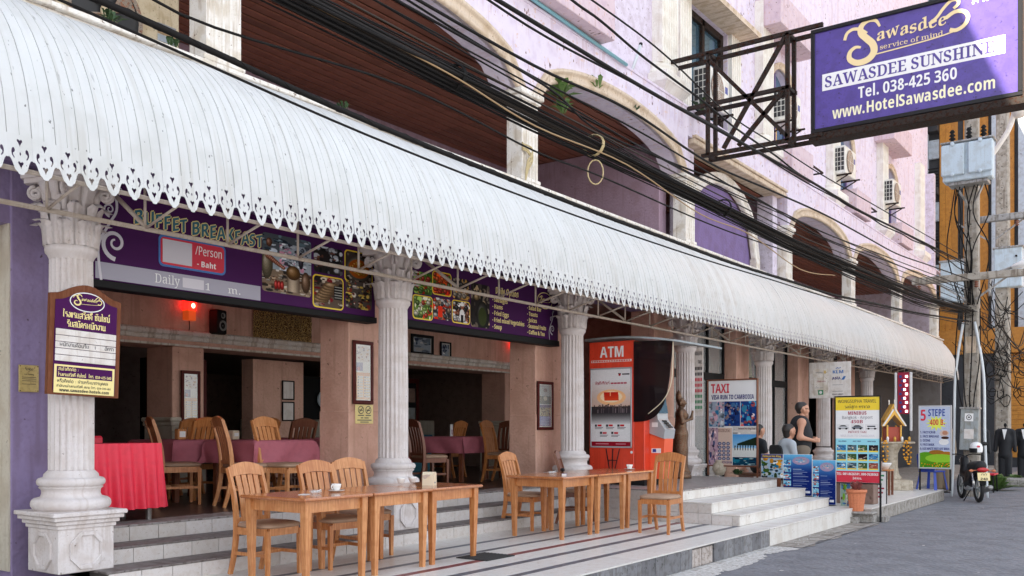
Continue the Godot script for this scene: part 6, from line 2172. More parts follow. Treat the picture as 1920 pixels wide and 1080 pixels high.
	for q in [[V(-0.12, 0.56, 0.0), V(0.0, 0.02, 0.03)], [V(0.12, 0.56, 0.0), V(0.0, 0.02, 0.03)], [V(0.0, 0.56, 0.0), V(0.0, 0.0, 0.03)], [V(-0.08, 0.38, 0.01), V(0.08, 0.38, 0.01)]]:
		st = S()
		bar(st, q, 0.012, 0.012)
		put(st, "rod", M.black, es)

# ---------------------------------------------------------------- bodies: smooth union of tapered capsules, meshed as surface nets
func body(st: SurfaceTool, bones: Array, cell: float, k := 45.0) -> void:
	var lo := V(1e9, 1e9, 1e9)
	var hi := -lo
	for b in bones:
		var r: float = max(b[2], b[3]) + cell * 2.5
		for p in [b[0], b[1]]:
			lo = lo.min(p - V(r, r, r))
			hi = hi.max(p + V(r, r, r))
	var n := Vector3i(((hi - lo) / cell).ceil()) + Vector3i.ONE
	var acc := PackedFloat32Array()
	acc.resize(n.x * n.y * n.z)
	for b in bones:
		var a: Vector3 = b[0]
		var d: Vector3 = b[1] - b[0]
		var dd: float = max(d.length_squared(), 1e-9)
		var ra: float = b[2]
		var dr: float = b[3] - b[2]
		var m: float = max(b[2], b[3]) + 0.07
		var i0 := Vector3i(((a.min(b[1]) - V(m, m, m) - lo) / cell).floor()).max(Vector3i.ZERO)
		var i1 := Vector3i(((a.max(b[1]) + V(m, m, m) - lo) / cell).ceil()).min(n - Vector3i.ONE)
		for z in range(i0.z, i1.z + 1):
			for y in range(i0.y, i1.y + 1):
				var row := (z * n.y + y) * n.x
				for x in range(i0.x, i1.x + 1):
					var p := lo + V(x, y, z) * cell
					var t := clampf((p - a).dot(d) / dd, 0.0, 1.0)
					var dist := (p - a - d * t).length() - ra - dr * t
					if dist < 0.09:
						acc[row + x] += exp(-k * dist)
	for i in acc.size():
		acc[i] = log(acc[i] + 1e-7)
	var at := {}
	for z in n.z - 1:
		for y in n.y - 1:
			for x in n.x - 1:
				var base := (z * n.y + y) * n.x + x
				var c := [acc[base], acc[base + 1], acc[base + n.x], acc[base + n.x + 1], acc[base + n.x * n.y], acc[base + n.x * n.y + 1], acc[base + n.x * n.y + n.x], acc[base + n.x * n.y + n.x + 1]]
				var ins := 0
				for q in c:
					if q > 0:
						ins += 1
				if ins == 0 or ins == 8:
					continue
				var sum := Vector3.ZERO
				var cnt := 0
				for e in [[0, 1], [2, 3], [4, 5], [6, 7], [0, 2], [1, 3], [4, 6], [5, 7], [0, 4], [1, 5], [2, 6], [3, 7]]:
					var fa: float = c[e[0]]
					var fb: float = c[e[1]]
					if (fa > 0) != (fb > 0):
						var t := fa / (fa - fb)
						sum += V(e[0] & 1, (e[0] >> 1) & 1, e[0] >> 2).lerp(V(e[1] & 1, (e[1] >> 1) & 1, e[1] >> 2), t)
						cnt += 1
				at[base] = lo + (V(x, y, z) + sum / cnt) * cell
	var sy := n.x
	var sz := n.x * n.y
	for base in at:
		for e in [[1, sy, sz], [sy, sz, 1], [sz, 1, sy]]:
			var f0 := acc[base] > 0
			if base + e[0] < acc.size() and f0 != (acc[base + e[0]] > 0):
				var q := [base, base - e[1], base - e[1] - e[2], base - e[2]]
				if at.has(q[1]) and at.has(q[2]) and at.has(q[3]):
					if f0:
						quad(st, at[q[0]], at[q[3]], at[q[2]], at[q[1]])
					else:
						quad(st, at[q[0]], at[q[1]], at[q[2]], at[q[3]])

func hand(st: SurfaceTool, at: Vector3, along: Vector3, palm: Vector3, s: float) -> void:
	# five separate, slightly curled fingers on a palm; s = +1 right, -1 left
	along = along.normalized()
	palm = (palm - along * palm.dot(along)).normalized()
	var side := along.cross(palm) * s
	var b := []
	for k in 4:
		var o := side * (0.028 - 0.019 * k)
		b.append([at + o * 0.6, at + along * 0.075 + o, 0.017, 0.012])
		var l: float = [0.034, 0.04, 0.036, 0.028][k]
		var p1 := at + along * 0.08 + o
		var p2 := p1 + (along * 0.85 + palm * 0.5).normalized() * l
		var p3 := p2 + (along * 0.4 + palm * 0.9).normalized() * l * 0.8
		b.append([p1, p2, 0.0095, 0.0085])
		b.append([p2, p3, 0.0085, 0.007])
	var t1 := at + along * 0.03 + side * 0.035
	var t2 := t1 + (along * 0.6 + side * 0.6 + palm * 0.4).normalized() * 0.035
	b.append([at + side * 0.015, t1, 0.018, 0.013])
	b.append([t1, t2, 0.012, 0.01])
	b.append([t2, t2 + (along + palm * 0.3).normalized() * 0.028, 0.01, 0.008])
	body(st, b, 0.006, 160.0)

func head(st: SurfaceTool, c: Vector3, f: Vector3) -> void:
	f = f.normalized()
	var r := f.cross(Vector3.UP).normalized()
	var u := r.cross(f)
	var b := [[c + u * 0.03 - f * 0.02, c + u * 0.04 + f * 0.015, 0.092, 0.088], [c - u * 0.04 + f * 0.03, c - u * 0.085 + f * 0.05, 0.066, 0.042], [c + u * 0.01 + f * 0.095, c - u * 0.022 + f * 0.112, 0.011, 0.016], [c - u * 0.06 + f * 0.085 - r * 0.015, c - u * 0.06 + f * 0.085 + r * 0.015, 0.012, 0.012], [c + u * 0.03 + f * 0.082 - r * 0.035, c + u * 0.03 + f * 0.082 + r * 0.035, 0.016, 0.016]]
	for s in [-1.0, 1.0]:
		b.append([c + r * s * 0.092 + u * 0.015 - f * 0.01, c + r * s * 0.09 - u * 0.025, 0.018, 0.012])
		b.append([c - u * 0.015 + f * 0.05 + r * s * 0.045, c - u * 0.02 + f * 0.06 + r * s * 0.04, 0.03, 0.028])
	body(st, b, 0.011, 90.0)

func hair_cap(st: SurfaceTool, c: Vector3, f: Vector3, long := 0.0) -> void:
	var b := [[c + V(0, 0.05, 0) - f * 0.04, c + V(0, 0.062, 0) + f * 0.01, 0.094, 0.084], [c + V(0, 0.01, 0) - f * 0.05, c - V(0, 0.03 + long, 0) - f * 0.05, 0.08, 0.06]]
	body(st, b, 0.014, 80.0)

func build_people() -> void:
	# man standing at the agency, seen from behind his right shoulder
	var face_dir := V(0, 0, 1)
	var p := thing("person", "standing person in a black tank top with short dark hair and hands before the body", "person", V(17.55, 0.24, -5.82), 28.0)
	var hipw := 0.1
	var st := S(true)
	var limbs := [[V(0, 0.98, 0), V(0, 1.2, 0.01), 0.155, 0.15], [V(0, 1.2, 0.01), V(0, 1.4, -0.02), 0.155, 0.15], [V(-0.14, 1.44, -0.02), V(0.14, 1.44, -0.02), 0.085, 0.085], [V(0, 1.45, -0.01), V(0, 1.58, 0.015), 0.062, 0.056]]
	for s in [-1.0, 1.0]:
		limbs.append([V(s * hipw, 0.95, 0), V(s * 0.11, 0.52, 0.03), 0.095, 0.06])
		limbs.append([V(s * 0.11, 0.52, 0.03), V(s * 0.11, 0.1, -0.03), 0.06, 0.04])
		limbs.append([V(s * 0.11, 0.06, -0.03), V(s * 0.125, 0.035, 0.15), 0.042, 0.033])
		limbs.append([V(s * 0.2, 1.43, -0.02), V(s * 0.26, 1.16, -0.07), 0.06, 0.048])
		limbs.append([V(s * 0.26, 1.16, -0.07), V(s * 0.17, 1.1, 0.2), 0.046, 0.03])
	body(st, limbs, 0.02)
	head(st, V(0, 1.68, 0.03), V(0.1, -0.05, 1))
	for s in [-1.0, 1.0]:
		hand(st, V(s * 0.165, 1.1, 0.21), V(-s * 0.25, 0.05, 1), V(-s, 0.0, 0.1), -s)
	put(st, "body", M.skin, p)
	st = S(true)
	body(st, [[V(0, 0.96, 0), V(0, 1.2, 0.01), 0.19, 0.187], [V(0, 1.2, 0.01), V(0, 1.4, -0.02), 0.19, 0.18], [V(-0.1, 1.44, -0.02), V(0.1, 1.44, -0.02), 0.105, 0.105]], 0.02)
	put(st, "tank_top", M.shirt_black, p)
	st = S(true)
	body(st, [[V(-0.04, 0.93, 0), V(0.04, 0.93, 0), 0.165, 0.165], [V(-0.1, 0.9, 0), V(-0.11, 0.55, 0.02), 0.115, 0.1], [V(0.1, 0.9, 0), V(0.11, 0.55, 0.02), 0.115, 0.1]], 0.022)
	put(st, "shorts", M.khaki, p)
	st = S(true)
	hair_cap(st, V(0, 1.69, 0.02), V(0.1, 0, 1).normalized())
	put(st, "hair", M.hair, p)
	st = S(true)
	tube(st, [V(-0.095, 1.7, 0.02), V(-0.075, 1.7, 0.115), V(0.075, 1.7, 0.115), V(0.095, 1.7, 0.02)], 0.006, 5)
	put(st, "glasses", M.black, p)
	# person sitting in an office chair with the back to the street
	var q := thing("person", "seated person in a grey T-shirt with black hair, back to the street", "person", V(17.2, 0.24, -5.95), 50.0)
	st = S(true)
	var sit := [[V(0, 0.55, 0), V(0, 0.8, -0.02), 0.15, 0.145], [V(0, 0.8, -0.02), V(0, 1.0, -0.02), 0.145, 0.135], [V(-0.14, 1.03, -0.02), V(0.14, 1.03, -0.02), 0.07, 0.07], [V(0, 1.04, -0.01), V(0, 1.17, 0.02), 0.052, 0.048]]
	for s in [-1.0, 1.0]:
		sit.append([V(s * 0.1, 0.53, 0.02), V(s * 0.13, 0.5, 0.42), 0.085, 0.06])
		sit.append([V(s * 0.13, 0.5, 0.42), V(s * 0.13, 0.09, 0.4), 0.055, 0.038])
		sit.append([V(s * 0.13, 0.05, 0.4), V(s * 0.14, 0.035, 0.56), 0.04, 0.03])
		sit.append([V(s * 0.18, 1.02, -0.02), V(s * 0.23, 0.78, 0.02), 0.052, 0.042])
		sit.append([V(s * 0.23, 0.78, 0.02), V(s * 0.14, 0.72, 0.26), 0.04, 0.028])
	body(st, sit, 0.02)
	head(st, V(0, 1.26, 0.03), V(0, -0.1, 1))
	for s in [-1.0, 1.0]:
		hand(st, V(s * 0.135, 0.72, 0.27), V(-s * 0.2, -0.1, 1), V(0, -1, 0), s)
	put(st, "body", M.skin, q)
	st = S(true)
	var tee := [[V(0, 0.56, 0), V(0, 0.8, -0.02), 0.165, 0.158], [V(0, 0.8, -0.02), V(0, 1.0, -0.02), 0.157, 0.146], [V(-0.14, 1.03, -0.02), V(0.14, 1.03, -0.02), 0.08, 0.08]]
	for s in [-1.0, 1.0]:
		tee.append([V(s * 0.18, 1.02, -0.02), V(s * 0.215, 0.86, 0.0), 0.065, 0.062])
	body(st, tee, 0.02)
	put(st, "t_shirt", M.shirt_grey, q)
	st = S(true)
	hair_cap(st, V(0, 1.27, 0.02), V(0, 0, 1), 0.05)
	put(st, "hair", M.hair, q)
	st = S(true)
	body(st, [[V(-0.1, 0.53, 0.02), V(-0.13, 0.5, 0.42), 0.1, 0.072], [V(0.1, 0.53, 0.02), V(0.13, 0.5, 0.42), 0.1, 0.072], [V(-0.13, 0.5, 0.42), V(-0.13, 0.15, 0.4), 0.07, 0.055], [V(0.13, 0.5, 0.42), V(0.13, 0.15, 0.4), 0.07, 0.055]], 0.022)
	put(st, "trousers", M.shirt_black, q)
	var oc := thing("office_chair", "black mesh-backed office chair under the seated person", "chair", V(17.2, 0.24, -5.95), 50.0)
	st = S()
	slab(st, rounded(0.44, 0.48, 0.1), -0.015, 0.015, Transform3D(Basis(V(1, 0, 0), -0.12), V(0, 0.78, -0.24)))
	put(st, "backrest", M.shirt_black, oc)
	box(V(-0.23, 0.36, -0.2), V(0.23, 0.425, 0.24), "seat", M.shirt_black, oc, 0.03)
	st = S(true)
	tube(st, [V(0, 0.36, 0), V(0, 0.09, 0)], 0.03, 8)
	tube(st, [V(0, 0.4, -0.15), V(0, 0.5, -0.25), V(0, 0.7, -0.27)], 0.022, 6)
	for i in 5:
		tube(st, [V(0, 0.1, 0), V(cos(TAU * i / 5) * 0.27, 0.06, sin(TAU * i / 5) * 0.27)], 0.018, 6)
		ball(st, V(cos(TAU * i / 5) * 0.27, 0.03, sin(TAU * i / 5) * 0.27), V(0.03, 0.03, 0.03), 8)
	put(st, "base", M.black, oc)
	# third person, mostly hidden by the taxi board
	var h := thing("person", "person in black mostly hidden behind the taxi board", "person", V(18.3, 0.24, -6.95), 60.0)
	st = S(true)
	body(st, sit, 0.022)
	head(st, V(0, 1.26, 0.03), V(0, -0.3, 1))
	put(st, "body", M.skin, h)
	st = S(true)
	body(st, tee, 0.022)
	put(st, "shirt", M.shirt_black, h)
	st = S(true)
	hair_cap(st, V(0, 1.27, 0.02), V(0, 0, 1), 0.02)
	put(st, "hair", M.hair, h)
	st = S(true)
	body(st, [[V(-0.1, 0.53, 0.02), V(-0.13, 0.5, 0.42), 0.1, 0.072], [V(0.1, 0.53, 0.02), V(0.13, 0.5, 0.42), 0.1, 0.072], [V(-0.13, 0.5, 0.42), V(-0.13, 0.15, 0.4), 0.07, 0.055], [V(0.13, 0.5, 0.42), V(0.13, 0.15, 0.4), 0.07, 0.055]], 0.024)
	put(st, "trousers", M.shirt_black, h)
	var bn := thing("bench", "low wooden bench behind the taxi board carrying the hidden person", "bench", V(18.3, 0.24, -6.95), 60.0)
	box(V(-0.45, 0.36, -0.2), V(0.45, 0.42, 0.2), "seat", M.wood_red, bn, 0.006)
	for s in [-0.38, 0.38]:
		box(V(s - 0.03, 0, -0.17), V(s + 0.03, 0.36, 0.17), "leg", M.wood_red, bn)
	# bronze statue of a greeting woman between the cash machine and the fourth column
	var s0 := thing("bronze_statue", "bronze statue of a standing woman with pressed palms on a small base", "statue", V(14.98, 0.69, -7.1), 25.0)
	st = S(true)
	var fig := [[V(0, 0.14, 0), V(0, 0.5, 0.0), 0.13, 0.125], [V(0, 0.5, 0), V(0, 0.78, -0.01), 0.125, 0.14], [V(0, 0.78, -0.01), V(0, 0.95, 0), 0.13, 0.085], [V(0, 0.95, 0), V(0, 1.12, 0.01), 0.09, 0.105], [V(-0.09, 1.17, 0), V(0.09, 1.17, 0), 0.055, 0.055], [V(0, 1.18, 0), V(0, 1.26, 0.01), 0.04, 0.036], [V(0, 1.1, 0.07), V(0, 1.1, 0.07), 0.06, 0.06], [V(0, 0.12, 0.1), V(0, 0.1, 0.14), 0.06, 0.04]]
	for s in [-1.0, 1.0]:
		fig.append([V(s * 0.14, 1.16, 0), V(s * 0.19, 0.98, 0.03), 0.038, 0.032])
		fig.append([V(s * 0.19, 0.98, 0.03), V(s * 0.03, 1.05, 0.19), 0.03, 0.022])
		fig.append([V(s * 0.018, 1.05, 0.19), V(s * 0.008, 1.18, 0.21), 0.017, 0.01])
	body(st, fig, 0.016, 60.0)
	var hd := [[V(0, 1.34, 0.01), V(0, 1.33, 0.03), 0.075, 0.062], [V(0, 1.28, 0.04), V(0, 1.27, 0.05), 0.035, 0.03], [V(0, 1.33, 0.09), V(0, 1.315, 0.1), 0.01, 0.012], [V(0, 1.4, -0.03), V(0, 1.46, -0.03), 0.055, 0.05], [V(0, 1.48, -0.03), V(0, 1.55, -0.03), 0.04, 0.012], [V(-0.075, 1.33, 0.0), V(-0.075, 1.29, 0), 0.014, 0.012], [V(0.075, 1.33, 0.0), V(0.075, 1.29, 0), 0.014, 0.012]]
	body(st, hd, 0.011, 100.0)
	put(st, "figure", M.bronze, s0)
	st = S(true)
	lathe(st, [[0.0, 0.0], [0.19, 0.0], [0.19, 0.06], [0.16, 0.08], [0.15, 0.12], [0.0, 0.12]], 24)
	put(st, "base", M.bronze, s0)

# ---------------------------------------------------------------- the travel agency: boards, posters, plants
func poster(parent: Node3D, called: String, at: Vector2, w: float, h: float, ground: Color, pal: Array, n: int, sd: int, z := 0.012, extra := 0) -> void:
	var im := picture(int(clamp(w * 260, 24, 200)), int(clamp(h * 260, 24, 240)), ground)
	var iw := im.get_width()
	var ih := im.get_height()
	snapshot(im, Rect2i(0, 0, iw, ih), ground, pal, n, 0.2, sd)
	if extra == 1:
		# price list on a blue ground: map at the top, lines of print, a panel at the foot
		im.fill(Color(0.06, 0.22, 0.5))
		for y in ih:
			im.fill_rect(Rect2i(0, y, iw, 1), Color(0.42, 0.72, 0.88).lerp(Color(0.03, 0.13, 0.42), clamp(y / (ih * 0.45), 0.0, 1.0)))
		oval(im, iw * 0.62, ih * 0.15, iw * 0.3, ih * 0.1, Color(0.62, 0.55, 0.66))
		snapshot(im, Rect2i(int(iw * 0.42), int(ih * 0.1), int(iw * 0.4), int(ih * 0.1)), Color(0.55, 0.6, 0.7), [Color(0.75, 0.5, 0.55), Color(0.4, 0.65, 0.8), Color(0.8, 0.75, 0.7)], 26, 0.2, sd)
		for i in 15:
			var y := int(ih * (0.36 + 0.036 * i))
			im.fill_rect(Rect2i(int(iw * 0.34), y, int(iw * (0.3 + 0.28 * fposmod(i * 0.37, 1.0))), max(1, ih / 130)), Color(0.85, 0.88, 0.9))
		for i in 5:
			snapshot(im, Rect2i(0, int(ih * 0.14) + i * int(ih * 0.17), int(iw * 0.27), int(ih * 0.14)), Color(0.5, 0.75, 0.85), [Color(0.8, 0.85, 0.88), Color(0.15, 0.4, 0.6), Color(0.7, 0.3, 0.25)], 14, 0.3, sd + i)
		oval(im, iw * 0.6, ih * 0.92, iw * 0.1, ih * 0.03, Color(0.85, 0.45, 0.3))
		im.fill_rect(Rect2i(int(iw * 0.74), int(ih * 0.89), int(iw * 0.2), int(ih * 0.06)), Color(0.9, 0.9, 0.92))
	if extra == 2:
		# tiger park sheet: stripes at the left, rows of round pictures at the right
		im.fill(Color(0.84, 0.74, 0.68))
		snapshot(im, Rect2i(0, 0, int(iw * 0.42), ih), Color(0.72, 0.6, 0.66), [Color(0.3, 0.25, 0.35), Color(0.85, 0.75, 0.75), Color(0.55, 0.4, 0.5), Color(0.2, 0.3, 0.5)], 60, 0.13, sd)
		for r in 5:
			for k in 3:
				oval(im, iw * (0.48 + 0.18 * k), ih * (0.42 + 0.1 * r), iw * 0.075, ih * 0.042, Color(0.15, 0.2, 0.4))
				oval(im, iw * (0.48 + 0.18 * k), ih * (0.42 + 0.1 * r), iw * 0.05, ih * 0.028, Color(0.6, 0.6, 0.68))
	if extra == 3:
		# beach picture with jumping people
		for y in ih:
			im.fill_rect(Rect2i(0, y, iw, 1), Color(0.3, 0.6, 0.85).lerp(Color(0.8, 0.9, 0.93), y / float(ih)))
		for x in range(int(iw * 0.2), iw):
			var top := ih * (0.42 - 0.3 * (x - iw * 0.2) / (iw * 0.8))
			im.fill_rect(Rect2i(x, int(top), 1, int(ih * 0.5 - top)), Color(0.1, 0.16, 0.1))
		im.fill_rect(Rect2i(0, int(ih * 0.62), iw, ih - int(ih * 0.62)), Color(0.85, 0.86, 0.84))
		for i in 8:
			var x := iw * (0.1 + 0.11 * i)
			oval(im, x, ih * 0.6, 2, ih * 0.11, Color(0.1, 0.1, 0.14))
			im.fill_rect(Rect2i(int(x) - 4, int(ih * 0.52), 9, 2), Color(0.12, 0.1, 0.12))
	face(parent, w, h, print_mat("%s_%d" % [called, T.size()], im), z, called, at)

func build_agency() -> void:
	var st: SurfaceTool
	# room behind the glass with a fluorescent tube
	box(V(17.3, 0.2, -12.2), V(24.0, 3.9, -12.0), "agency_back_wall", M.trim_clean, hotel)
	box(V(23.9, 0.2, -12.0), V(24.05, 3.9, -8.45), "agency_side_wall", M.pink, hotel)
	box(V(17.3, 3.8, -12.2), V(24.05, 3.9, -8.45), "agency_ceiling", M.trim_clean, hotel)
	box(V(17.3, 0.1, -12.2), V(24.05, 0.23, -8.3), "agency_floor", M.tread, hotel)
	for q in [[17.9, -9.6, "lit fluorescent tube behind the shop glass above the taxi board"]]:
		var lt := thing("tube_light", q[2], "lamp", V(q[0], 2.62, q[1]))
		st = S(true)
		tube(st, [V(-0.55, 0, 0), V(0.55, 0, 0)], 0.022, 8)
		put(st, "tube", M.tube_lit, lt)
		box(V(-0.6, 0.03, -0.04), V(0.6, 0.09, 0.04), "fitting", M.white, lt, 0.005)
		st = S()
		bar(st, [V(0, 0.09, 0), V(0, 1.18, 0)], 0.012, 0.012)
		put(st, "hanger", M.galv, lt)
		var al := AreaLight3D.new()
		al.name = "tube_glow"
		al.light_color = Color(0.9, 1.0, 0.98)
		al.light_energy = 0.5
		al.area_size = Vector2(1.1, 0.05)
		al.shadow_enabled = true
		lt.add_child(al)
		al.position = V(0, -0.04, 0)
		al.rotation_degrees.x = -90
	# dark shop further along
	box(V(24.75, 0.1, -20.2), V(41.0, 3.9, -20.0), "far_shop_wall", M.shop_paint, hotel)
	box(V(24.75, 0.05, -20.0), V(40.9, 0.12, -8.2), "far_shop_floor", M.tread, hotel)
	box(V(24.75, 3.0, -8.45), V(37.5, 3.8, -8.3), "shop_fascia", M.charcoal, hotel)
	box(V(29.3, 0.1, -8.42), V(37.5, 3.0, -8.28), "charcoal_wall", M.charcoal, hotel, 0.01)
	box(V(24.7, 3.2, -20.0), V(41.0, 3.3, -8.5), "far_shop_ceiling", M.shop_paint, hotel)
	box(V(24.75, 0.1, -20.0), V(24.9, 3.8, -8.45), "far_shop_side", M.shop_paint, hotel)
	box(V(37.5, 0.1, -20.0), V(37.7, 3.9, -7.2), "far_shop_side", M.shop_paint, hotel)
	box(V(37.7, 0.1, -8.4), V(41.0, 3.9, -8.2), "far_shop_side", M.shop_paint, hotel)
	# clothes hung in the agency window
	var g := RandomNumberGenerator.new()
	g.seed = 31
	for i in 9:
		var x := 20.75 + 0.33 * i
		var gm := thing("hung_garment", "bright garment hanging high inside the shop window", "garment", V(x, 3.6, -8.75), 0.0, "garments hung in the shop window")
		st = S(true)
		var pr := []
		for k in 7:
			pr.append([V(g.randf_range(-0.02, 0.02), -0.13 * k, 0), 0.06 + 0.02 * k])
		for k in 6:
			for s in 8:
				var a := TAU * s / 8
				var b := TAU * (s + 1) / 8
				var f := func(o: Array, an: float) -> Vector3: return o[0] + V(cos(an) * o[1], 0, sin(an) * o[1] * 0.4)
				quad(st, f.call(pr[k], a), f.call(pr[k + 1], a), f.call(pr[k + 1], b), f.call(pr[k], b))
		put(st, "cloth", [M.print_red, M.yellow, M.dark_red, M.pinkbox][i % 4], gm)
		st = S(true)
		tube(st, [V(0, 0.0, 0), V(0, 0.2, 0)], 0.006, 5)
		put(st, "hook", M.black, gm)
	# taxi board
	var tb := thing("taxi_board", "poster board headed TAXI VISA RUN TO CAMBODIA on wooden legs", "sign", V(16.41, 1.67, -6.73), -90.0)
	box(V(-0.47, -0.79, -0.03), V(0.47, 0.79, 0.0), "board", M.white, tb, 0.003)
	st = S()
	rim(st, 0.99, 1.63, 0.025, -0.035, 0.02, 0.004)
	put(st, "frame", M.wood_red, tb)
	for s in [-0.48, 0.48]:
		box(V(s - 0.015, -1.43 if s > 0 else -0.98, -0.03), V(s + 0.015, -0.8, 0.0), "leg", M.wood_red, tb)
	words(tb, "TAXI", -0.42, 0.56, 0.36, 0.17, M.print_red, "sans_bold", 0.003)
	words(tb, "VISA RUN TO CAMBODIA", -0.41, 0.44, 0.83, 0.085, M.navy, "sans_bold", 0.003)
	poster(tb, "tour_poster", Vector2(-0.31, 0.16), 0.3, 0.48, Color(0.6, 0.65, 0.72), [Color(0.75, 0.6, 0.65), Color(0.15, 0.4, 0.55), Color(0.8, 0.82, 0.85), Color(0.4, 0.45, 0.5)], 50, 101, 0.004)
	poster(tb, "reef_poster", Vector2(0.0, 0.17), 0.31, 0.46, Color(0.12, 0.25, 0.5), [Color(0.1, 0.2, 0.45), Color(0.3, 0.5, 0.7), Color(0.6, 0.5, 0.5), Color(0.1, 0.12, 0.25)], 60, 102, 0.0045)
	poster(tb, "diver_poster", Vector2(0.315, 0.17), 0.3, 0.46, Color(0.1, 0.25, 0.5), [Color(0.75, 0.35, 0.35), Color(0.1, 0.15, 0.35), Color(0.25, 0.6, 0.75), Color(0.85, 0.75, 0.75)], 45, 103, 0.004)
	poster(tb, "tiger_poster", Vector2(-0.235, -0.44), 0.46, 0.7, Color(0.84, 0.74, 0.68), [], 0, 104, 0.005, 2)
	words(tb, "TIGER ZOO", -0.28, -0.17, 0.24, 0.05, M.frame_wood, "serif", 0.0065)
	words(tb, "KINGDOM", -0.2, -0.755, 0.2, 0.04, M.navy, "serif_bold", 0.0065)
	poster(tb, "sail_poster", Vector2(0.24, -0.14), 0.46, 0.14, Color(0.8, 0.78, 0.76), [Color(0.85, 0.83, 0.8), Color(0.5, 0.5, 0.5)], 10, 105, 0.005)
	words(tb, "Pattaya Sea King Tour", 0.12, -0.12, 0.33, 0.03, M.frame_wood, "serif_bold", 0.0065)
	poster(tb, "beach_poster", Vector2(0.24, -0.42), 0.46, 0.42, Color(0.3, 0.6, 0.85), [], 0, 106, 0.005, 3)
	poster(tb, "fish_poster", Vector2(0.24, -0.71), 0.46, 0.15, Color(0.05, 0.25, 0.35), [Color(0.1, 0.5, 0.6), Color(0.02, 0.12, 0.2), Color(0.7, 0.8, 0.8)], 30, 107, 0.005)
	st = S(true)
	for k in 3:
		pass
	# vertical hanging sign by the fourth column
	var vs := thing("hanging_sign", "narrow white vertical sign hanging beside the fourth column", "sign", V(16.31, 2.45, -7.36), -90.0)
	box(V(-0.09, -0.65, -0.02), V(0.09, 0.65, 0.0), "board", M.white_dirty, vs, 0.003)
	words(vs, "WONGSUPHA", -0.075, 0.5, 0.15, 0.07, M.print_black, "sans", 0.003)
	words(vs, "TRAVEL", -0.01, 0.34, 0.085, 0.07, M.print_black, "sans", 0.003)
	for i in 8:
		st = S()
		for k in 5:
			bx(st, V(-0.07 + 0.03 * k, 0.22 - 0.105 * i, 0.0), V(-0.07 + 0.03 * k + 0.02, 0.22 - 0.105 * i + 0.06, 0.002))
		put(st, "lettering", M.print_black if i < 2 else (M.print_red if i < 5 else M.print_green), vs)
	st = S(true)
	for s in [-0.07, 0.07]:
		tube(st, [V(s, 0.65, -0.01), V(s, 1.35, -0.01)], 0.004, 5)
	put(st, "cord", M.black, vs)
	# boards ranged beside the stair
	var by := thing("boat_tour_board", "low board headed Pattaya Sea King with boat pictures beside the stair", "sign", V(16.1, 0.9, -5.86), -90.0)
	box(V(-0.2, -0.21, -0.02), V(0.2, 0.21, 0.0), "board", M.white, by)
	poster(by, "boat_picture", Vector2(0, -0.03), 0.39, 0.35, Color(0.6, 0.7, 0.78), [Color(0.85, 0.87, 0.88), Color(0.1, 0.15, 0.2), Color(0.1, 0.4, 0.55), Color(0.8, 0.55, 0.15), Color(0.2, 0.3, 0.1)], 50, 110, 0.003)
	box(V(-0.197, 0.14, 0.0), V(0.197, 0.207, 0.005), "header", M.navy, by)
	words(by, "Pattaya Sea King", -0.17, 0.158, 0.34, 0.035, M.yellow, "serif_bold", 0.007)
	box(V(-0.15, -0.45, -0.03), V(0.15, -0.21, -0.01), "foot", M.wood_red, by)
	for q in [[-5.4, 0.755, 0.51, 0.72, "tall blue price poster with map and white lines beside the stair", 120], [-4.94, 0.64, 0.4, 0.77, "blue price poster standing lowest next to the minibus sign", 130]]:
		var bp := thing("price_poster", q[4], "sign", V(16.1, q[1], q[0]), -90.0, "blue price posters")
		box(V(-q[2] / 2, -q[3] / 2, -0.015), V(q[2] / 2, q[3] / 2, 0.0), "board", M.white, bp)
		poster(bp, "print", Vector2.ZERO, q[2] - 0.01, q[3] - 0.01, Color(0.06, 0.22, 0.5), [], 0, q[5], 0.003, 1)
		box(V(-q[2] / 2 + 0.03, -q[1] + 0.24, -0.05), V(q[2] / 2 - 0.03, -q[3] / 2, -0.016), "foot", M.black, bp)
	# minibus sign on black posts
	var ws := thing("minibus_sign", "WONGSUPHA TRAVEL minibus price sign on black posts", "sign", V(16.15, 1.375, -4.4), -90.0)
	box(V(-0.36, -0.725, -0.025), V(0.36, 0.725, 0.0), "board", M.white, ws, 0.003)
	st = S()
	rim(st, 0.76, 1.49, 0.02, -0.03, 0.012, 0.003)
	put(st, "frame", M.black, ws)
	for s in [-0.372, 0.372]:
		box(V(s - 0.014, -1.375, -0.028), V(s + 0.014, -0.745, 0.004), "post", M.black, ws)
	box(V(-0.358, 0.5, 0.0), V(0.358, 0.722, 0.002), "yellow_field", M.yellow, ws)
	box(V(-0.358, -0.72, 0.0), V(0.358, -0.53, 0.002), "red_field", M.print_red, ws)
	box(V(-0.358, -0.53, 0.0), V(0.358, 0.02, 0.002), "blue_field", M.sky_print, ws)
	words(ws, "WONGSUPHA TRAVEL", -0.32, 0.625, 0.63, 0.055, M.print_black, "sans", 0.004)
	thai(ws, "วงษ์สุภา ทราเวล", -0.21, 0.535, 0.42, 0.04, M.print_black, 0.18, 0.004)
	words(ws, "MINIBUS", -0.15, 0.425, 0.3, 0.055, M.dark_red, "sans_bold", 0.003)
	words(ws, "Bangkok - Airport", -0.25, 0.355, 0.5, 0.05, M.print_grey, "sans", 0.003)
	words(ws, "450B", -0.11, 0.28, 0.2, 0.055, M.dark_red, "serif_bold", 0.003)
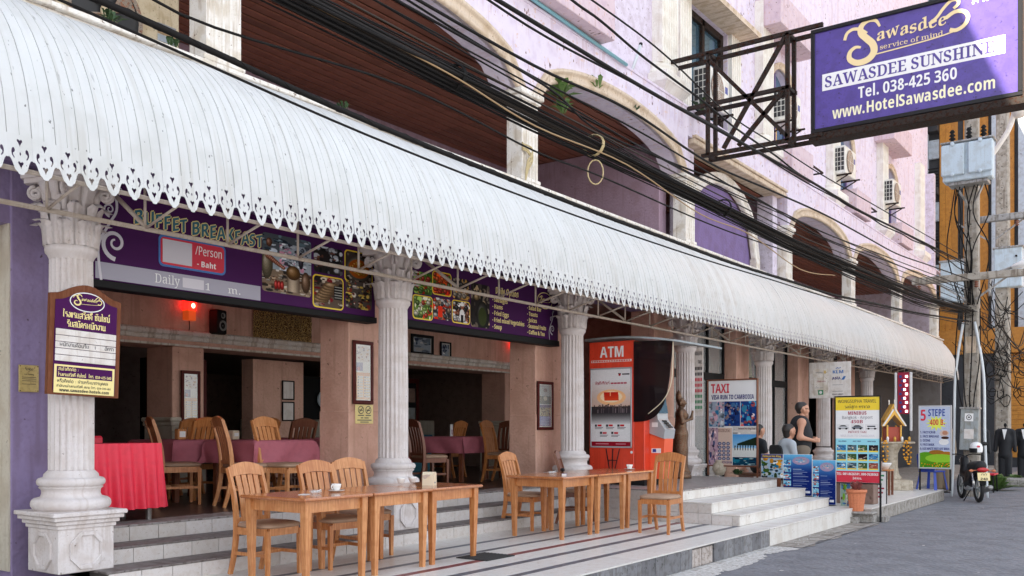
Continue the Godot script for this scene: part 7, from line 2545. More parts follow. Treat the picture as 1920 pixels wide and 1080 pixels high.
	for k in 3:
		# printed cars
		var im := picture(64, 32, Color(0.87, 0.87, 0.87))
		var body_c: Color = [Color(0.75, 0.76, 0.77), Color(0.45, 0.47, 0.5), Color(0.9, 0.9, 0.9)][k]
		if k == 2:
			im.fill_rect(Rect2i(4, 6, 54, 17), body_c)
			im.fill_rect(Rect2i(10, 9, 40, 6), Color(0.12, 0.13, 0.15))
		else:
			oval(im, 32, 13, 18, 8, Color(0.12, 0.13, 0.15))
			oval(im, 32, 18, 28, 7, body_c)
		im.fill_rect(Rect2i(6, 22, 52, 2), Color(0.1, 0.1, 0.1))
		oval(im, 16, 24, 5, 5, Color(0.06, 0.06, 0.07))
		oval(im, 48, 24, 5, 5, Color(0.06, 0.06, 0.07))
		face(ws, 0.21, 0.1, print_mat("printed_car_%d" % k, im), 0.003, "car_print", Vector2(-0.235 + 0.235 * k, 0.215))
	words(ws, "PRIVATE TAXI", -0.15, 0.115, 0.3, 0.035, M.dark_red, "serif", 0.003)
	words(ws, "VISA RUN TO CAMBODIA", -0.28, 0.05, 0.56, 0.038, M.silver_text, "sans", 0.003)
	var heads := ["ISLAND", "DAY TRIP", "NIGHT SHOW"]
	for k in 3:
		words(ws, heads[k], -0.31 + 0.24 * k, -0.035, 0.13, 0.02, M.navy, "sans_bold", 0.004)
	var gt := [Color(0.25, 0.5, 0.7), Color(0.3, 0.4, 0.45), Color(0.25, 0.35, 0.2), Color(0.15, 0.1, 0.12)]
	for r in 3:
		for k in 4:
			var c: Color = gt[(k + (1 if r == 1 else 0)) % 4] if not (r == 2 and k == 3) else Color(0.6, 0.3, 0.25)
			poster(ws, "trip_photo", Vector2(-0.262 + 0.175 * k, -0.135 - 0.15 * r), 0.15, 0.095, c, [c.lightened(0.5), c.darkened(0.5), Color(0.8, 0.75, 0.65)], 18, 200 + r * 4 + k, 0.004)
			box(V(-0.337 + 0.175 * k, -0.205 - 0.15 * r, 0.002), V(-0.187 + 0.175 * k, -0.184 - 0.15 * r, 0.0035), "caption", M.yellow, ws)
	words(ws, "TEL: 081-8636581, 090-7638063", -0.34, -0.6, 0.68, 0.042, M.white, "sans_bold", 0.004)
	words(ws, "24 Hrs.", -0.075, -0.67, 0.15, 0.04, M.white, "sans_bold", 0.004)
	# small tour sheets and a light panel behind the posts
	var ts := thing("tour_sheet", "narrow green and blue tour sheet hung below the minibus sign", "sign", V(16.25, 0.42, -4.62), -90.0)
	box(V(-0.09, -0.24, -0.01), V(0.09, 0.24, 0.0), "sheet_back", M.white, ts)
	poster(ts, "sheet", Vector2.ZERO, 0.17, 0.46, Color(0.6, 0.7, 0.65), [Color(0.4, 0.6, 0.15), Color(0.3, 0.5, 0.7), Color(0.85, 0.85, 0.8), Color(0.5, 0.2, 0.15)], 40, 140, 0.003)
	var wl := thing("white_list_board", "white board with green and red lines leaning behind the flower pot", "sign", V(17.1, 0.52, -4.28), -90.0)
	box(V(-0.12, -0.28, -0.015), V(0.12, 0.3, 0.0), "board", M.white, wl, 0.003)
	st = S()
	rim(st, 0.25, 0.6, 0.012, -0.02, 0.006, 0.002)
	put(st, "frame", M.black, wl)
	for i in 6:
		box(V(-0.09, 0.2 - 0.075 * i, 0.0), V(0.08 - 0.02 * (i % 3), 0.23 - 0.075 * i, 0.002), "line", M.print_green if i < 3 else M.dark_red, wl)
	# flower pot on a heap of flat stones
	var pot := thing("flower_pot", "ribbed terracotta flower pot with reddish leaves under the minibus sign", "plant", V(15.96, 0.19, -4.36))
	st = S()
	var rr := []
	for lv in [[0.105, 0.0], [0.145, 0.3]]:
		var ring := []
		for i in 48:
			var a := TAU * i / 48
			var k: float = lv[0] * (1.0 + (0.03 if i % 3 == 0 else -0.01))
			ring.append(V(cos(a) * k, lv[1], sin(a) * k))
		rr.append(ring)
	for i in 48:
		quad(st, rr[0][i], rr[1][i], rr[1][(i + 1) % 48], rr[0][(i + 1) % 48])
	st.set_smooth_group(0)
	lathe(st, [[0.0, 0.0], [0.105, 0.0]], 24)
	lathe(st, [[0.15, 0.3], [0.165, 0.305], [0.168, 0.355], [0.155, 0.36], [0.148, 0.32], [0.0, 0.31]], 24)
	put(st, "pot", M.terracotta, pot)
	leaves(pot, V(0, 0.34, 0), 26, 0.17, 0.2, M.leaf_red, 12)
	var heap := [[16.0, 0.07, -4.6, 0.16, 0.07, 0.17], [16.05, 0.07, -4.24, 0.18, 0.07, 0.17], [16.3, 0.05, -4.05, 0.12, 0.05, 0.12], [15.78, 0.05, -4.42, 0.05, 0.05, 0.16]]
	for q in heap:
		var sn := thing("flat_stone", "rough flat stone in the heap carrying the flower pot", "stone", V(q[0], q[1], q[2]), 0.0, "stones under the flower pot")
		st = S()
		var gg := RandomNumberGenerator.new()
		gg.seed = int(q[0] * 100 + q[2] * 10)
		var c8 := []
		for i in 8:
			c8.append(V((1 if i & 1 else -1) * q[3] * gg.randf_range(0.8, 1.0), (1 if i & 2 else -1) * q[4] * gg.randf_range(0.75, 1.0), (1 if i & 4 else -1) * q[5] * gg.randf_range(0.8, 1.0)))
		for fc in [[0, 2, 3, 1], [4, 5, 7, 6], [0, 1, 5, 4], [2, 6, 7, 3], [0, 4, 6, 2], [1, 3, 7, 5]]:
			quad(st, c8[fc[0]], c8[fc[1]], c8[fc[2]], c8[fc[3]])
		put(st, "block", M.stone, sn)
	st = S()
	bx(st, V(15.8, 0.142, -4.72), V(16.12, 0.187, -4.06), 0.02)
	var fs := put(st, "flat_slab", M.stone)
	tag(fs, "broken flat slab on top of the stone heap under the pot", "stone")
	# airline board hung under the awning
	var ab := thing("airline_board", "white board of airline logos hung under the awning", "sign", V(22.0, 2.7, -6.62), -90.0)
	box(V(-0.48, -0.42, -0.03), V(0.48, 0.42, 0.0), "board", M.white_dirty, ab, 0.004)
	box(V(-0.4, -0.36, 0.0), V(-0.03, 0.27, 0.002), "cream_panel", M.trim, ab)
	words(ab, "KLM", 0.07, 0.15, 0.24, 0.075, M.edge_blue, "sans_bold", 0.003)
	st = S()
	for k in 4:
		oval_fan(st, 0.15 + 0.03 * k, 0.27 + 0.012 * (k % 2), 0.012, 0.012, 0.003)
	put(st, "crown_mark", M.edge_blue, ab)
	words(ab, "ANA", 0.05, 0.0, 0.2, 0.075, M.navy, "sans_bold_italic", 0.003)
	st = S()
	quad(st, V(0.26, 0.0, 0.003), V(0.32, 0.08, 0.003), V(0.37, 0.08, 0.003), V(0.33, 0.0, 0.003))
	put(st, "tail_mark", M.edge_blue, ab)
	words(ab, "Emirates", -0.3, -0.04, 0.2, 0.035, M.dark_red, "serif", 0.004)
	words(ab, "GULF AIR", -0.35, -0.19, 0.2, 0.03, M.print_grey, "serif", 0.004)
	words(ab, "SINGAPORE", -0.33, 0.17, 0.17, 0.028, M.print_grey, "sans", 0.004)
	words(ab, "KUWAIT AIRWAYS", 0.06, -0.35, 0.25, 0.028, M.print_black, "sans_bold", 0.003)
	box(V(0.06, -0.27, 0.0), V(0.3, -0.262, 0.003), "rule", M.print_black, ab)
	box(V(0.06, -0.12, 0.0), V(0.3, -0.112, 0.003), "rule", M.print_grey, ab)
	st = S()
	oval_fan(st, -0.11, 0.19, 0.03, 0.04, 0.004)
	put(st, "gold_mark", M.gold_paint, ab)
	box(V(-0.27, -0.34, 0.002), V(-0.15, -0.23, 0.004), "green_mark", M.print_green, ab)
	st = S()
	oval_fan(st, -0.21, -0.285, 0.035, 0.035, 0.006)
	put(st, "white_mark", M.white, ab)
	st = S(true)
	for s in [-0.35, 0.38]:
		tube(st, [V(s, 0.42, -0.015), V(s, 0.75, -0.015)], 0.005, 5)
	put(st, "cord", M.black, ab)
	# beauty parlour sign on the low slab
	var sp := thing("massage_sign", "5 STEPE 400 B face treatment sign with painted meadow", "sign", V(21.4, 1.38, -4.22), -90.0)
	var im := picture(160, 350, Color(0.72, 0.76, 0.85))
	for y in 80:
		im.fill_rect(Rect2i(0, 270 + y, 160, 1), Color(0.45, 0.7, 0.15).lerp(Color(0.25, 0.5, 0.08), y / 80.0))
	oval(im, 40, 286, 60, 26, Color(0.35, 0.6, 0.12))
	oval(im, 90, 262, 40, 14, Color(0.6, 0.4, 0.15))
	oval(im, 140, 268, 30, 12, Color(0.65, 0.42, 0.16))
	oval(im, 110, 296, 80, 24, Color(0.55, 0.75, 0.2))
	var gg2 := RandomNumberGenerator.new()
	gg2.seed = 4
	for i in 40:
		oval(im, gg2.randf() * 160, 322 + gg2.randf() * 24, 3, 3, [Color(0.9, 0.6, 0.1), Color(0.9, 0.8, 0.2), Color(0.2, 0.45, 0.06), Color(0.85, 0.3, 0.1)][i % 4])
	oval(im, 130, 152, 24, 18, Color(0.8, 0.72, 0.68))
	oval(im, 134, 150, 14, 12, Color(0.72, 0.52, 0.42))
	oval(im, 128, 202, 26, 18, Color(0.88, 0.88, 0.88))
	oval(im, 134, 178, 20, 8, Color(0.25, 0.15, 0.12))
	face(sp, 0.6, 1.3, print_mat("meadow_print", im), 0.003, "print")
	box(V(-0.31, -0.66, -0.04), V(0.31, 0.66, 0.0), "board", M.white, sp, 0.003)
	st = S()
	rim(st, 0.66, 1.36, 0.02, -0.05, 0.008, 0.003)
	put(st, "frame", M.metal_grey, sp)
	for s in [-0.3, 0.3]:
		box(V(s - 0.015, -1.14, -0.03), V(s + 0.015, -0.68, 0.0), "post", M.black, sp)
	st = S()
	var star := []
	for i in 24:
		var a := TAU * i / 24
		var r := (0.2 if i % 2 == 0 else 0.11)
		star.append(V(0.03 + cos(a) * r * 1.1, 0.3 + sin(a) * r * 0.85, 0.0045))
	for i in 24:
		tri(st, V(0.03, 0.3, 0.0045), star[(i + 1) % 24], star[i])
	put(st, "star_burst", M.lime, sp)
	words(sp, "5", -0.28, 0.35, 0.1, 0.24, M.print_red, "sans_bold", 0.006)
	words(sp, "STEPE", -0.13, 0.45, 0.33, 0.15, M.sign_blue, "sans_bold", 0.006)
	words(sp, "400 B.", -0.1, 0.26, 0.3, 0.12, M.print_red, "sans_bold", 0.006)
	var items := ["1. FACE SCRUB", "2. FACE MASSAGE", "3. OZONE", "4. FACE MASK", "5. EGG WHITE PEET OFF MASK"]
	var iw := [0.3, 0.37, 0.2, 0.28, 0.58]
	for i in 5:
		words(sp, items[i], -0.29, 0.08 - 0.088 * i, iw[i], 0.05, M.navy, "sans_bold", 0.005)
	# plastic stool behind it
	var sl := thing("plastic_chair", "blue plastic chair standing behind the face treatment sign", "chair", V(21.75, 0.24, -4.35), 70.0)
	box(V(-0.2, 0.38, -0.2), V(0.2, 0.41, 0.2), "seat", M.stool_blue, sl, 0.01)
	for s in [-1.0, 1.0]:
		for r in [-1.0, 1.0]:
			st = S()
			bar(st, [V(s * 0.17, 0.38, r * 0.17), V(s * 0.22, 0, r * 0.22)], [0.05, 0.06], [0.02, 0.03])
			put(st, "leg", M.stool_blue, sl)
	st = S()
	slab(st, rounded(0.4, 0.42, 0.1), -0.012, 0.012, Transform3D(Basis(V(1, 0, 0), -0.2), V(0, 0.6, -0.22)))
	put(st, "backrest", M.stool_blue, sl)
	var wb := thing("water_bottle", "clear water bottle standing on the blue plastic chair", "bottle", V(21.65, 0.65, -4.3))
	st = S(true)
	lathe(st, [[0.0, 0.0], [0.035, 0.0], [0.036, 0.16], [0.014, 0.21], [0.014, 0.23], [0.0, 0.23]], 12)
	put(st, "body", M.glass, wb)
	# spirit house on a pedestal
	var sh := thing("spirit_house", "gilded spirit house with pointed gables, garlands and offerings", "shrine", V(21.2, 0.24, -5.05), -60.0)
	box(V(-0.34, 0, -0.34), V(0.34, 0.22, 0.34), "plinth", M.beige_stone, sh, 0.01)
	st = S(true)
	lathe(st, [[0.2, 0.22], [0.22, 0.26], [0.16, 0.34], [0.13, 0.5], [0.13, 0.78], [0.18, 0.9], [0.28, 0.97], [0.28, 1.0], [0.0, 1.0]], 8)
	put(st, "pedestal", M.beige_stone, sh)
	box(V(-0.4, 1.0, -0.3), V(0.4, 1.04, 0.3), "tray", M.beige_stone, sh, 0.01)
	box(V(-0.15, 1.04, -0.13), V(0.15, 1.36, 0.13), "house", M.shrine_red, sh, 0.01)
	for s in [-0.14, 0.14]:
		for r in [-0.12, 0.12]:
			box(V(s - 0.015, 1.04, r * 1.4 - 0.015), V(s + 0.015, 1.4, r * 1.4 + 0.015), "post", M.shrine_gold, sh)
	st = S()
	for q in [[0.26, 1.38, 0.34, 0.2], [0.2, 1.5, 0.36, 0.14]]:
		slab(st, PackedVector2Array([Vector2(-q[0], q[1]), Vector2(0, q[1] + q[2]), Vector2(q[0], q[1]), Vector2(q[0] * 0.75, q[1]), Vector2(0, q[1] + q[2] * 0.72), Vector2(-q[0] * 0.75, q[1])]), -q[3], q[3])
	put(st, "roof", M.shrine_gold, sh)
	st = S()
	for s in [-0.2, 0.2]:
		bar(st, smooth3([V(0.24, 1.38, s), V(0.1, 1.6, s), V(0.02, 1.74, s), V(0.0, 1.95, s)], 4), 0.02, 0.03)
		bar(st, smooth3([V(-0.24, 1.38, s), V(-0.1, 1.6, s), V(-0.02, 1.74, s)], 4), 0.02, 0.03)
	put(st, "gable_finial", M.trim_clean, sh)
	for q in [[-0.22, 0.22, 0.45], [0.2, 0.24, 0.4], [0.3, 0.1, 0.5]]:
		st = S(true)
		for i in 14:
			var a := TAU * i / 14
			ball(st, V(q[0] + cos(a) * 0.05, 1.06 - q[2] * 0.5 + sin(a) * q[2] * 0.5, q[1] + 0.08), V(0.022, 0.022, 0.022), 6)
		tube(st, [V(q[0] + 0.05, 1.06 - q[2], q[1] + 0.08), V(q[0], 1.06, q[1] + 0.08)], 0.003, 4)
		put(st, "garland", M.marigold, sh)
	for i in 5:
		st = S(true)
		lathe(st, [[0.0, 1.04], [0.025, 1.04], [0.03, 1.12], [0.015, 1.15], [0.0, 1.15]], 8, V(-0.3 + 0.15 * i, 0, 0.22))
		put(st, "offering", M.china if i % 2 else M.shrine_gold, sh)
	# little wooden stool with a bowl before it
	var ws2 := thing("wooden_stool", "small wooden stool carrying a white bowl beside the spirit house", "stool", V(19.4, 0.24, -4.75))
	box(V(-0.16, 0.48, -0.14), V(0.16, 0.51, 0.14), "seat", M.wood, ws2, 0.005)
	for s in [-0.13, 0.13]:
		for r in [-0.11, 0.11]:
			box(V(s - 0.02, 0, r - 0.02), V(s + 0.02, 0.48, r + 0.02), "leg", M.wood_red, ws2)
	var bw := thing("white_bowl", "white bowl standing on the small wooden stool", "bowl", V(19.4, 0.75, -4.75))
	st = S(true)
	lathe(st, [[0.0, 0.0], [0.06, 0.0], [0.12, 0.1], [0.13, 0.13], [0.12, 0.13], [0.05, 0.02], [0.0, 0.02]], 20)
	put(st, "vessel", M.china, bw)
	# flickering barber style column sign under the awning
	var ls := thing("lit_column_sign", "narrow sign with red chequered lights between two white tubes", "sign", V(26.0, 2.45, -5.9), -90.0)
	box(V(-0.14, -0.5, -0.05), V(0.14, 0.6, 0.0), "panel", M.dark_red, ls)
	for i in 9:
		for k in 2:
			box(V(-0.1 + 0.1 * ((i + k) % 2) + 0.05 * k, -0.46 + 0.115 * i, 0.0), V(-0.04 + 0.1 * ((i + k) % 2) + 0.05 * k, -0.4 + 0.115 * i, 0.012), "lamp", M.led if (i + k) % 2 else M.sign_blue, ls)
	for s in [-0.19, 0.19]:
		box(V(s - 0.03, -0.95 if s > 0 else -0.5, -0.03), V(s + 0.03, 0.6, 0.02), "white_tube", M.white, ls, 0.01)
	# greenery and cushions at the foot of the taxi board
	var pp := thing("ceramic_jar", "beige ceramic jar standing below the taxi board", "jar", V(16.45, 0.69, -7.0))
	st = S(true)
	lathe(st, [[0.0, 0.0], [0.08, 0.0], [0.13, 0.1], [0.12, 0.2], [0.07, 0.25], [0.09, 0.28], [0.0, 0.28]], 18)
	put(st, "jar", M.beige_stone, pp)
	var lp := thing("potted_palm", "small spiky potted plant between the tour boards", "plant", V(16.3, 0.45, -5.62))
	leaves(lp, V(0, 0.3, 0), 18, 0.2, 0.22, M.leaf, 44)
	st = S(true)
	lathe(st, [[0.0, -0.21], [0.09, -0.21], [0.12, 0.3], [0.0, 0.28]], 14)
	put(st, "pot", M.black, lp)
	var lp2 := thing("low_plant", "low grey-green plant on the floor below the taxi board", "plant", V(16.35, 0.69, -6.6))
	leaves(lp2, V(0, 0.02, 0), 34, 0.16, 0.14, M.leaf_dark, 46)
	for q in [[17.0, -4.55, "crate of mixed bottles on the counter by the minibus sign"], [17.2, -4.95, "second crate of bottles on the counter by the minibus sign"]]:
		var cr := thing("bottle_basket", q[2], "basket", V(q[0], 1.05, q[1]))
		st = S()
		rim(st, 0.34, 0.14, 0.012, -0.12, 0.12, 0.003)
		put(st, "basket", M.metal_grey, cr)
		for i in 4:
			st = S(true)
			lathe(st, [[0.0, -0.06], [0.035, -0.06], [0.035, 0.1], [0.015, 0.14], [0.015, 0.2], [0.0, 0.2]], 10, V(-0.12 + 0.08 * i, 0, 0))
			put(st, "bottle", [M.shrine_red, M.beige_stone, M.leaf_dark, M.china][i], cr)
	var ct := thing("agency_counter", "low counter behind the blue posters carrying the bottle baskets", "counter", V(17.1, 0.24, -4.85))
	box(V(-0.3, 0, -0.6), V(0.3, 0.74, 0.55), "body", M.room_brown, ct, 0.01)

func oval_fan(st: SurfaceTool, x: float, y: float, rx: float, ry: float, z: float) -> void:
	for i in 16:
		var a := TAU * i / 16
		var b := TAU * (i + 1) / 16
		tri(st, V(x, y, z), V(x + cos(b) * rx, y + sin(b) * ry, z), V(x + cos(a) * rx, y + sin(a) * ry, z))

func leaves(parent: Node3D, at: Vector3, n: int, r: float, h: float, m: Material, sd: int) -> void:
	var g := RandomNumberGenerator.new()
	g.seed = sd
	var st := S()
	for i in n:
		var a := g.randf() * TAU
		var el := g.randf_range(0.2, 1.3)
		var d := V(cos(a) * cos(el), sin(el), sin(a) * cos(el))
		var side := d.cross(Vector3.UP).normalized() * r * g.randf_range(0.12, 0.24)
		var l := r * g.randf_range(0.7, 1.3)
		var p0 := at + V(g.randf_range(-0.04, 0.04), 0, g.randf_range(-0.04, 0.04))
		var p1 := p0 + V(d.x * l * 0.6, d.y * h * 0.8, d.z * l * 0.6)
		var p2 := p0 + V(d.x * l * 1.1, d.y * h * 0.85, d.z * l * 1.1)
		tri(st, p0, p1 + side, p1 - side)
		tri(st, p1 + side, p2, p1 - side)
	put(st, "foliage", m, parent)

# ---------------------------------------------------------------- poles, transformers, cables
func cable(parent: Node, called: String, pts: Array, r: float, m: Material, n := 6) -> void:
	var st := S(true)
	tube(st, smooth3(pts, 6), r, n)
	put(st, called, m, parent)

func concrete_pole(label: String, at: Vector3, w: float, h: float) -> Node3D:
	var p := thing("utility_pole", label, "pole", at, 0.0, "concrete utility poles")
	var st := S()
	var k := w / 2
	var oct := func(e: float) -> Array: return [V(-e, 0, -e * 0.8), V(-e, 0, e * 0.8), V(-e * 0.8, 0, e), V(e * 0.8, 0, e), V(e, 0, e * 0.8), V(e, 0, -e * 0.8), V(e * 0.8, 0, -e), V(-e * 0.8, 0, -e)]
	var a: Array = oct.call(k)
	var b: Array = oct.call(k * 0.78)
	for i in 8:
		quad(st, a[i], a[(i + 1) % 8], b[(i + 1) % 8] + V(0, h, 0), b[i] + V(0, h, 0))
	put(st, "shaft", M.pole, p)
	st = S(true)
	for i in int(h / 0.32):
		var e := lerpf(k, k * 0.78, i * 0.32 / h)
		tube(st, [V(-e - 0.003, 0.5 + i * 0.32, 0), V(-e + 0.02, 0.5 + i * 0.32, 0)], 0.016, 7)
	put(st, "bolt_holes", M.black, p)
	return p

func build_poles() -> void:
	var st: SurfaceTool
	var X := 23.62
	var Z := -3.86
	concrete_pole("concrete pole behind the motorbike carrying the transformer", V(X, 0, Z), 0.33, 12.5)
	concrete_pole("further concrete pole wrapped in tangled black wire", V(31.5, 0, -4.3), 0.42, 12.5)
	var rb := thing("painted_band", "faded red stencil band painted round the nearer pole", "marking", V(X, 3.3, Z))
	st = S()
	bx(st, V(-0.162, 0.0, -0.11), V(-0.16, 0.38, 0.11))
	put(st, "paint", M.trim_tan, rb)
	# cross arms
	for q in [["long concrete cross arm on the nearer pole", 5.02, 23.5, -5.1, -2.2], ["upper concrete cross arm above the transformer", 9.4, 23.5, -5.0, -2.4], ["steel cross arm between the two poles", 6.9, 26.5, -4.4, -2.0]]:
		var ca := thing("cross_arm", q[0], "cross arm", V(q[2], q[1], 0))
		box(V(-0.22, -0.07, q[3]), V(-0.08, 0.09, q[4]), "beam", M.pole if q[1] != 6.9 else M.galv, ca, 0.012)
		st = S()
		bar(st, [V(-0.06, -0.5, Z - 0.1), V(-0.06, 0.0, Z - 0.8)], 0.04, 0.04)
		bar(st, [V(-0.06, -0.5, Z + 0.1), V(-0.06, 0.0, Z + 0.8)], 0.04, 0.04)
		put(st, "brace", M.galv, ca)
		for k in 3:
			st = S(true)
			var zz: float = lerp(q[3] + 0.15, q[4] - 0.3, k / 2.0)
			for r in 3:
				lathe(st, [[0.02, -0.09 - 0.05 * r], [0.05, -0.11 - 0.05 * r], [0.05, -0.12 - 0.05 * r], [0.02, -0.14 - 0.05 * r]], 10, V(-0.15, 0, zz))
			put(st, "insulator", M.wood_red, ca)
	# transformer: two fronted tanks with bushings
	var tf := thing("transformer", "pale blue transformer with two boxes and ribbed insulators on the pole", "transformer", V(X - 0.3, 7.2, Z))
	box(V(-0.28, 0.0, -0.52), V(0.1, 0.86, 0.5), "tank", M.transformer, tf, 0.02)
	box(V(-0.33, 0.86, -0.56), V(0.14, 0.9, 0.54), "lid", M.galv, tf, 0.01)
	for q in [[-0.54, -0.06], [0.02, 0.52]]:
		box(V(-0.36, 0.12, q[0]), V(-0.28, 0.82, q[1]), "cooling_front", M.transformer, tf, 0.02)
		st = S(true)
		ball(st, V(-0.365, 0.82, (q[0] + q[1]) / 2), V(0.02, 0.05, 0.05), 10)
		put(st, "cap", M.transformer, tf)
		st = S(true)
		ball(st, V(-0.365, 0.13, (q[0] + q[1]) / 2), V(0.02, 0.045, 0.045), 10)
		put(st, "cap", M.transformer, tf)
	for z in [-0.35, 0.0, 0.3]:
		st = S(true)
		for r in 4:
			lathe(st, [[0.03, 0.9 + 0.08 * r], [0.085 - 0.008 * r, 0.93 + 0.08 * r], [0.03, 0.98 + 0.08 * r]], 12, V(-0.08, 0, z))
		put(st, "bushing", M.black, tf)
	box(V(-0.2, -0.08, -0.42), V(0.2, 0.0, 0.4), "bracket", M.galv, tf, 0.01)
	st = S()
	for s in [-0.3, 0.3]:
		bar(st, [V(0.25, -0.6, 0.0), V(0.0, -0.04, s)], 0.04, 0.04)
	put(st, "strut", M.galv, tf)
	for q in [[33.0, 6.4, -3.6, "grey switch box on the further pole beside the street lamp"], [31.2, 5.85, -4.75, "grey-blue metering box fixed left of the further pole"]]:
		var bx2 := thing("switch_box", q[3], "box", V(q[0] - 1.6, q[1], q[2] - 0.5))
		box(V(-0.2, -0.6, -0.4), V(0.2, 0.6, 0.35), "case", M.transformer, bx2, 0.02)
		box(V(-0.23, 0.56, -0.44), V(0.22, 0.62, 0.39), "lid", M.galv, bx2, 0.01)
		for k in 3:
			st = S(true)
			tube(st, [V(-0.2, -0.3 + 0.3 * k, 0.2), V(-0.26, -0.3 + 0.3 * k, 0.2)], 0.03, 8)
			put(st, "knob", M.black, bx2)
	var lamp := thing("street_lamp", "white street lamp head on a curved grey arm between the poles", "lamp", V(26.4, 5.3, -3.65))
	st = S(true)
	tube(st, smooth3([V(0.0, -0.35, -0.25), V(0.0, 0.05, -0.25), V(0.0, 0.22, -0.1), V(0.0, 0.35, 0.3)], 5), 0.035, 8)
	put(st, "arm", M.galv, lamp)
	st = S(true)
	tube(st, [V(0, 0.33, 0.25), V(0, 0.4, 0.5), V(0, 0.55, 1.0), V(0, 0.6, 1.15)], [0.05, 0.1, 0.13, 0.04], 10)
	put(st, "head", M.white, lamp)
	var fl := thing("floodlight", "round white floodlight on a bent arm above the transformer", "lamp", V(25.0, 9.2, -3.2))
	st = S(true)
	tube(st, smooth3([V(0, -1.1, -0.5), V(0, -0.5, -0.1), V(0, 0.0, 0.05)], 5), 0.06, 8)
	put(st, "arm", M.white_dirty, fl)
	st = S(true)
	tube(st, [V(0, 0.35, 0.05), V(0, 0.1, 0.1), V(0, -0.15, 0.2), V(0, -0.2, 0.22)], [0.14, 0.2, 0.19, 0.1], 12)
	put(st, "head", M.white_dirty, fl)
	var mb := thing("meter_box", "grey metal meter box with a round gauge strapped to the pole", "box", V(X - 0.28, 1.55, -3.86), -90.0)
	mb.rotation_degrees.z = -2.0
	box(V(-0.19, -0.48, -0.12), V(0.19, 0.48, 0.1), "case", M.box_grey, mb, 0.012)
	box(V(-0.21, 0.46, -0.13), V(0.21, 0.5, 0.14), "rain_lid", M.galv, mb, 0.005)
	box(V(-0.1, 0.18, 0.1), V(0.08, 0.36, 0.103), "gauge_plate", M.white, mb)
	st = S()
	ring_stroke(st, -0.01, 0.27, 0.05, 0.055, 0.014, 0.105)
	oval_fan(st, -0.01, 0.27, 0.02, 0.02, 0.1055)
	put(st, "gauge", M.black, mb)
	box(V(-0.1, -0.22, 0.1), V(0.1, 0.0, 0.102), "paper_label", M.white_dirty, mb)
	for q in [[-0.27, 0.02, M.pvc_white, "pale blue conduit leaning up the near side of the pole"], [0.26, -0.06, M.pvc_white, "pale conduit bent along the far side of the pole"]]:
		var cd := thing("conduit", q[3], "pipe", V(X, 0, Z))
		st = S(true)
		tube(st, smooth3([V(-0.3, 0.0, q[0] * 1.4), V(-0.3, 1.4, q[0] * 1.2), V(-0.3, 2.8, q[0] * 1.1), V(-0.25, 4.0, q[0] * 0.6 + q[1])], 5), 0.03, 8)
		put(st, "pipe", q[2], cd)
	# cables run at the height of the poles along the kerb line
	var Y := func(y: float) -> float: return y
	var thick := thing("thick_cable", "thick black spiral-wrapped cable sagging across the awning", "cable", Vector3.ZERO)
	var tp := [V(-9, 3.95, -3.9), V(-2, 3.6, -3.9), V(2.283, 3.475, -3.9), V(4.018, 3.387, -3.9), V(6.5, 3.35, -3.9), V(9.5, 3.35, -3.9), V(13.06, 3.43, -3.9), V(18.0, 3.68, -3.9), V(23.45, 4.03, -3.9)]
	cable(thick, "core", tp, 0.017, M.cable, 8)
	var sp := smooth3(tp, 40)
	var wrap := []
	for i in sp.size():
		wrap.append(sp[i] + V(0, cos(i * 0.9) * 0.016, sin(i * 0.9) * 0.016))
	st = S(true)
	tube(st, wrap, 0.004, 4)
	put(st, "wrapping_wire", M.cable, thick)
	cable(thick, "second_strand", [V(-9, 3.9, -3.94), V(2.2, 3.42, -3.93), V(4.0, 3.32, -3.93), V(6.0, 3.28, -3.93), V(8.5, 3.29, -3.93), V(13.0, 3.39, -3.94), V(23.45, 3.95, -3.9)], 0.007, M.cable)
	var bd := thing("cable_bundle", "thick tangled bundle of black cables running to the pole", "cable")
	var g := RandomNumberGenerator.new()
	g.seed = 19
	var core := [V(-9, 4.4, -3.9), V(-1, 4.0, -3.9), V(3.44, 3.909, -3.9), V(5.71, 3.88, -3.9), V(8.28, 3.885, -3.9), V(11.5, 3.87, -3.9), V(14.5, 3.92, -3.9), V(18.5, 4.02, -3.9), V(23.5, 4.26, -3.9)]
	for i in 34:
		var o := Vector2(g.randfn(0, 0.04), g.randfn(0, 0.05))
		var pts := []
		for k in core.size():
			var loose: float = [0.9, 0.9, 1.0, 1.0, 0.9, 1.1, 1.5, 2.0, 1.4][k]
			var c: Vector3 = core[k]
			pts.append(c + V(0, o.x * loose + g.randfn(0, 0.008) * loose, o.y * loose + g.randfn(0, 0.008)))
		cable(bd, "strand", pts, g.randf_range(0.004, 0.011), M.cable if g.randf() < 0.75 else M.cable_brown)
	cable(bd, "tan_strand", [V(2.6, 4.0, -3.82), V(3.3, 3.88, -3.82), V(4.1, 3.87, -3.82), V(4.7, 3.84, -3.8), V(5.6, 3.77, -3.8), V(7.0, 3.82, -3.82), V(8.5, 3.68, -3.82), V(9.8, 3.7, -3.82), V(11.5, 3.55, -3.82), V(13.0, 3.68, -3.84)], 0.006, M.cable_tan)
	for x in [4.75, 6.55, 9.2]:
		st = S(true)
		for k in 3:
			var p := []
			for i in 15:
				var a := TAU * i / 14
				p.append(V(x + 0.012 * k + 0.005 * sin(a * 2), 3.885 + cos(a) * 0.085, -3.88 + sin(a) * 0.09))
			tube(st, p, 0.006, 5)
		put(st, "tie_wire", M.rope if x > 6 and x < 7 else M.cable, bd)
	st = S(true)
	var lp := []
	for i in 17:
		var a := TAU * i / 16
		lp.append(V(6.55 + sin(a) * 0.04, 3.66 + cos(a) * 0.1, -3.86 + sin(a) * 0.05))
	tube(st, lp, 0.006, 6)
	put(st, "hanging_loop", M.rope, bd)
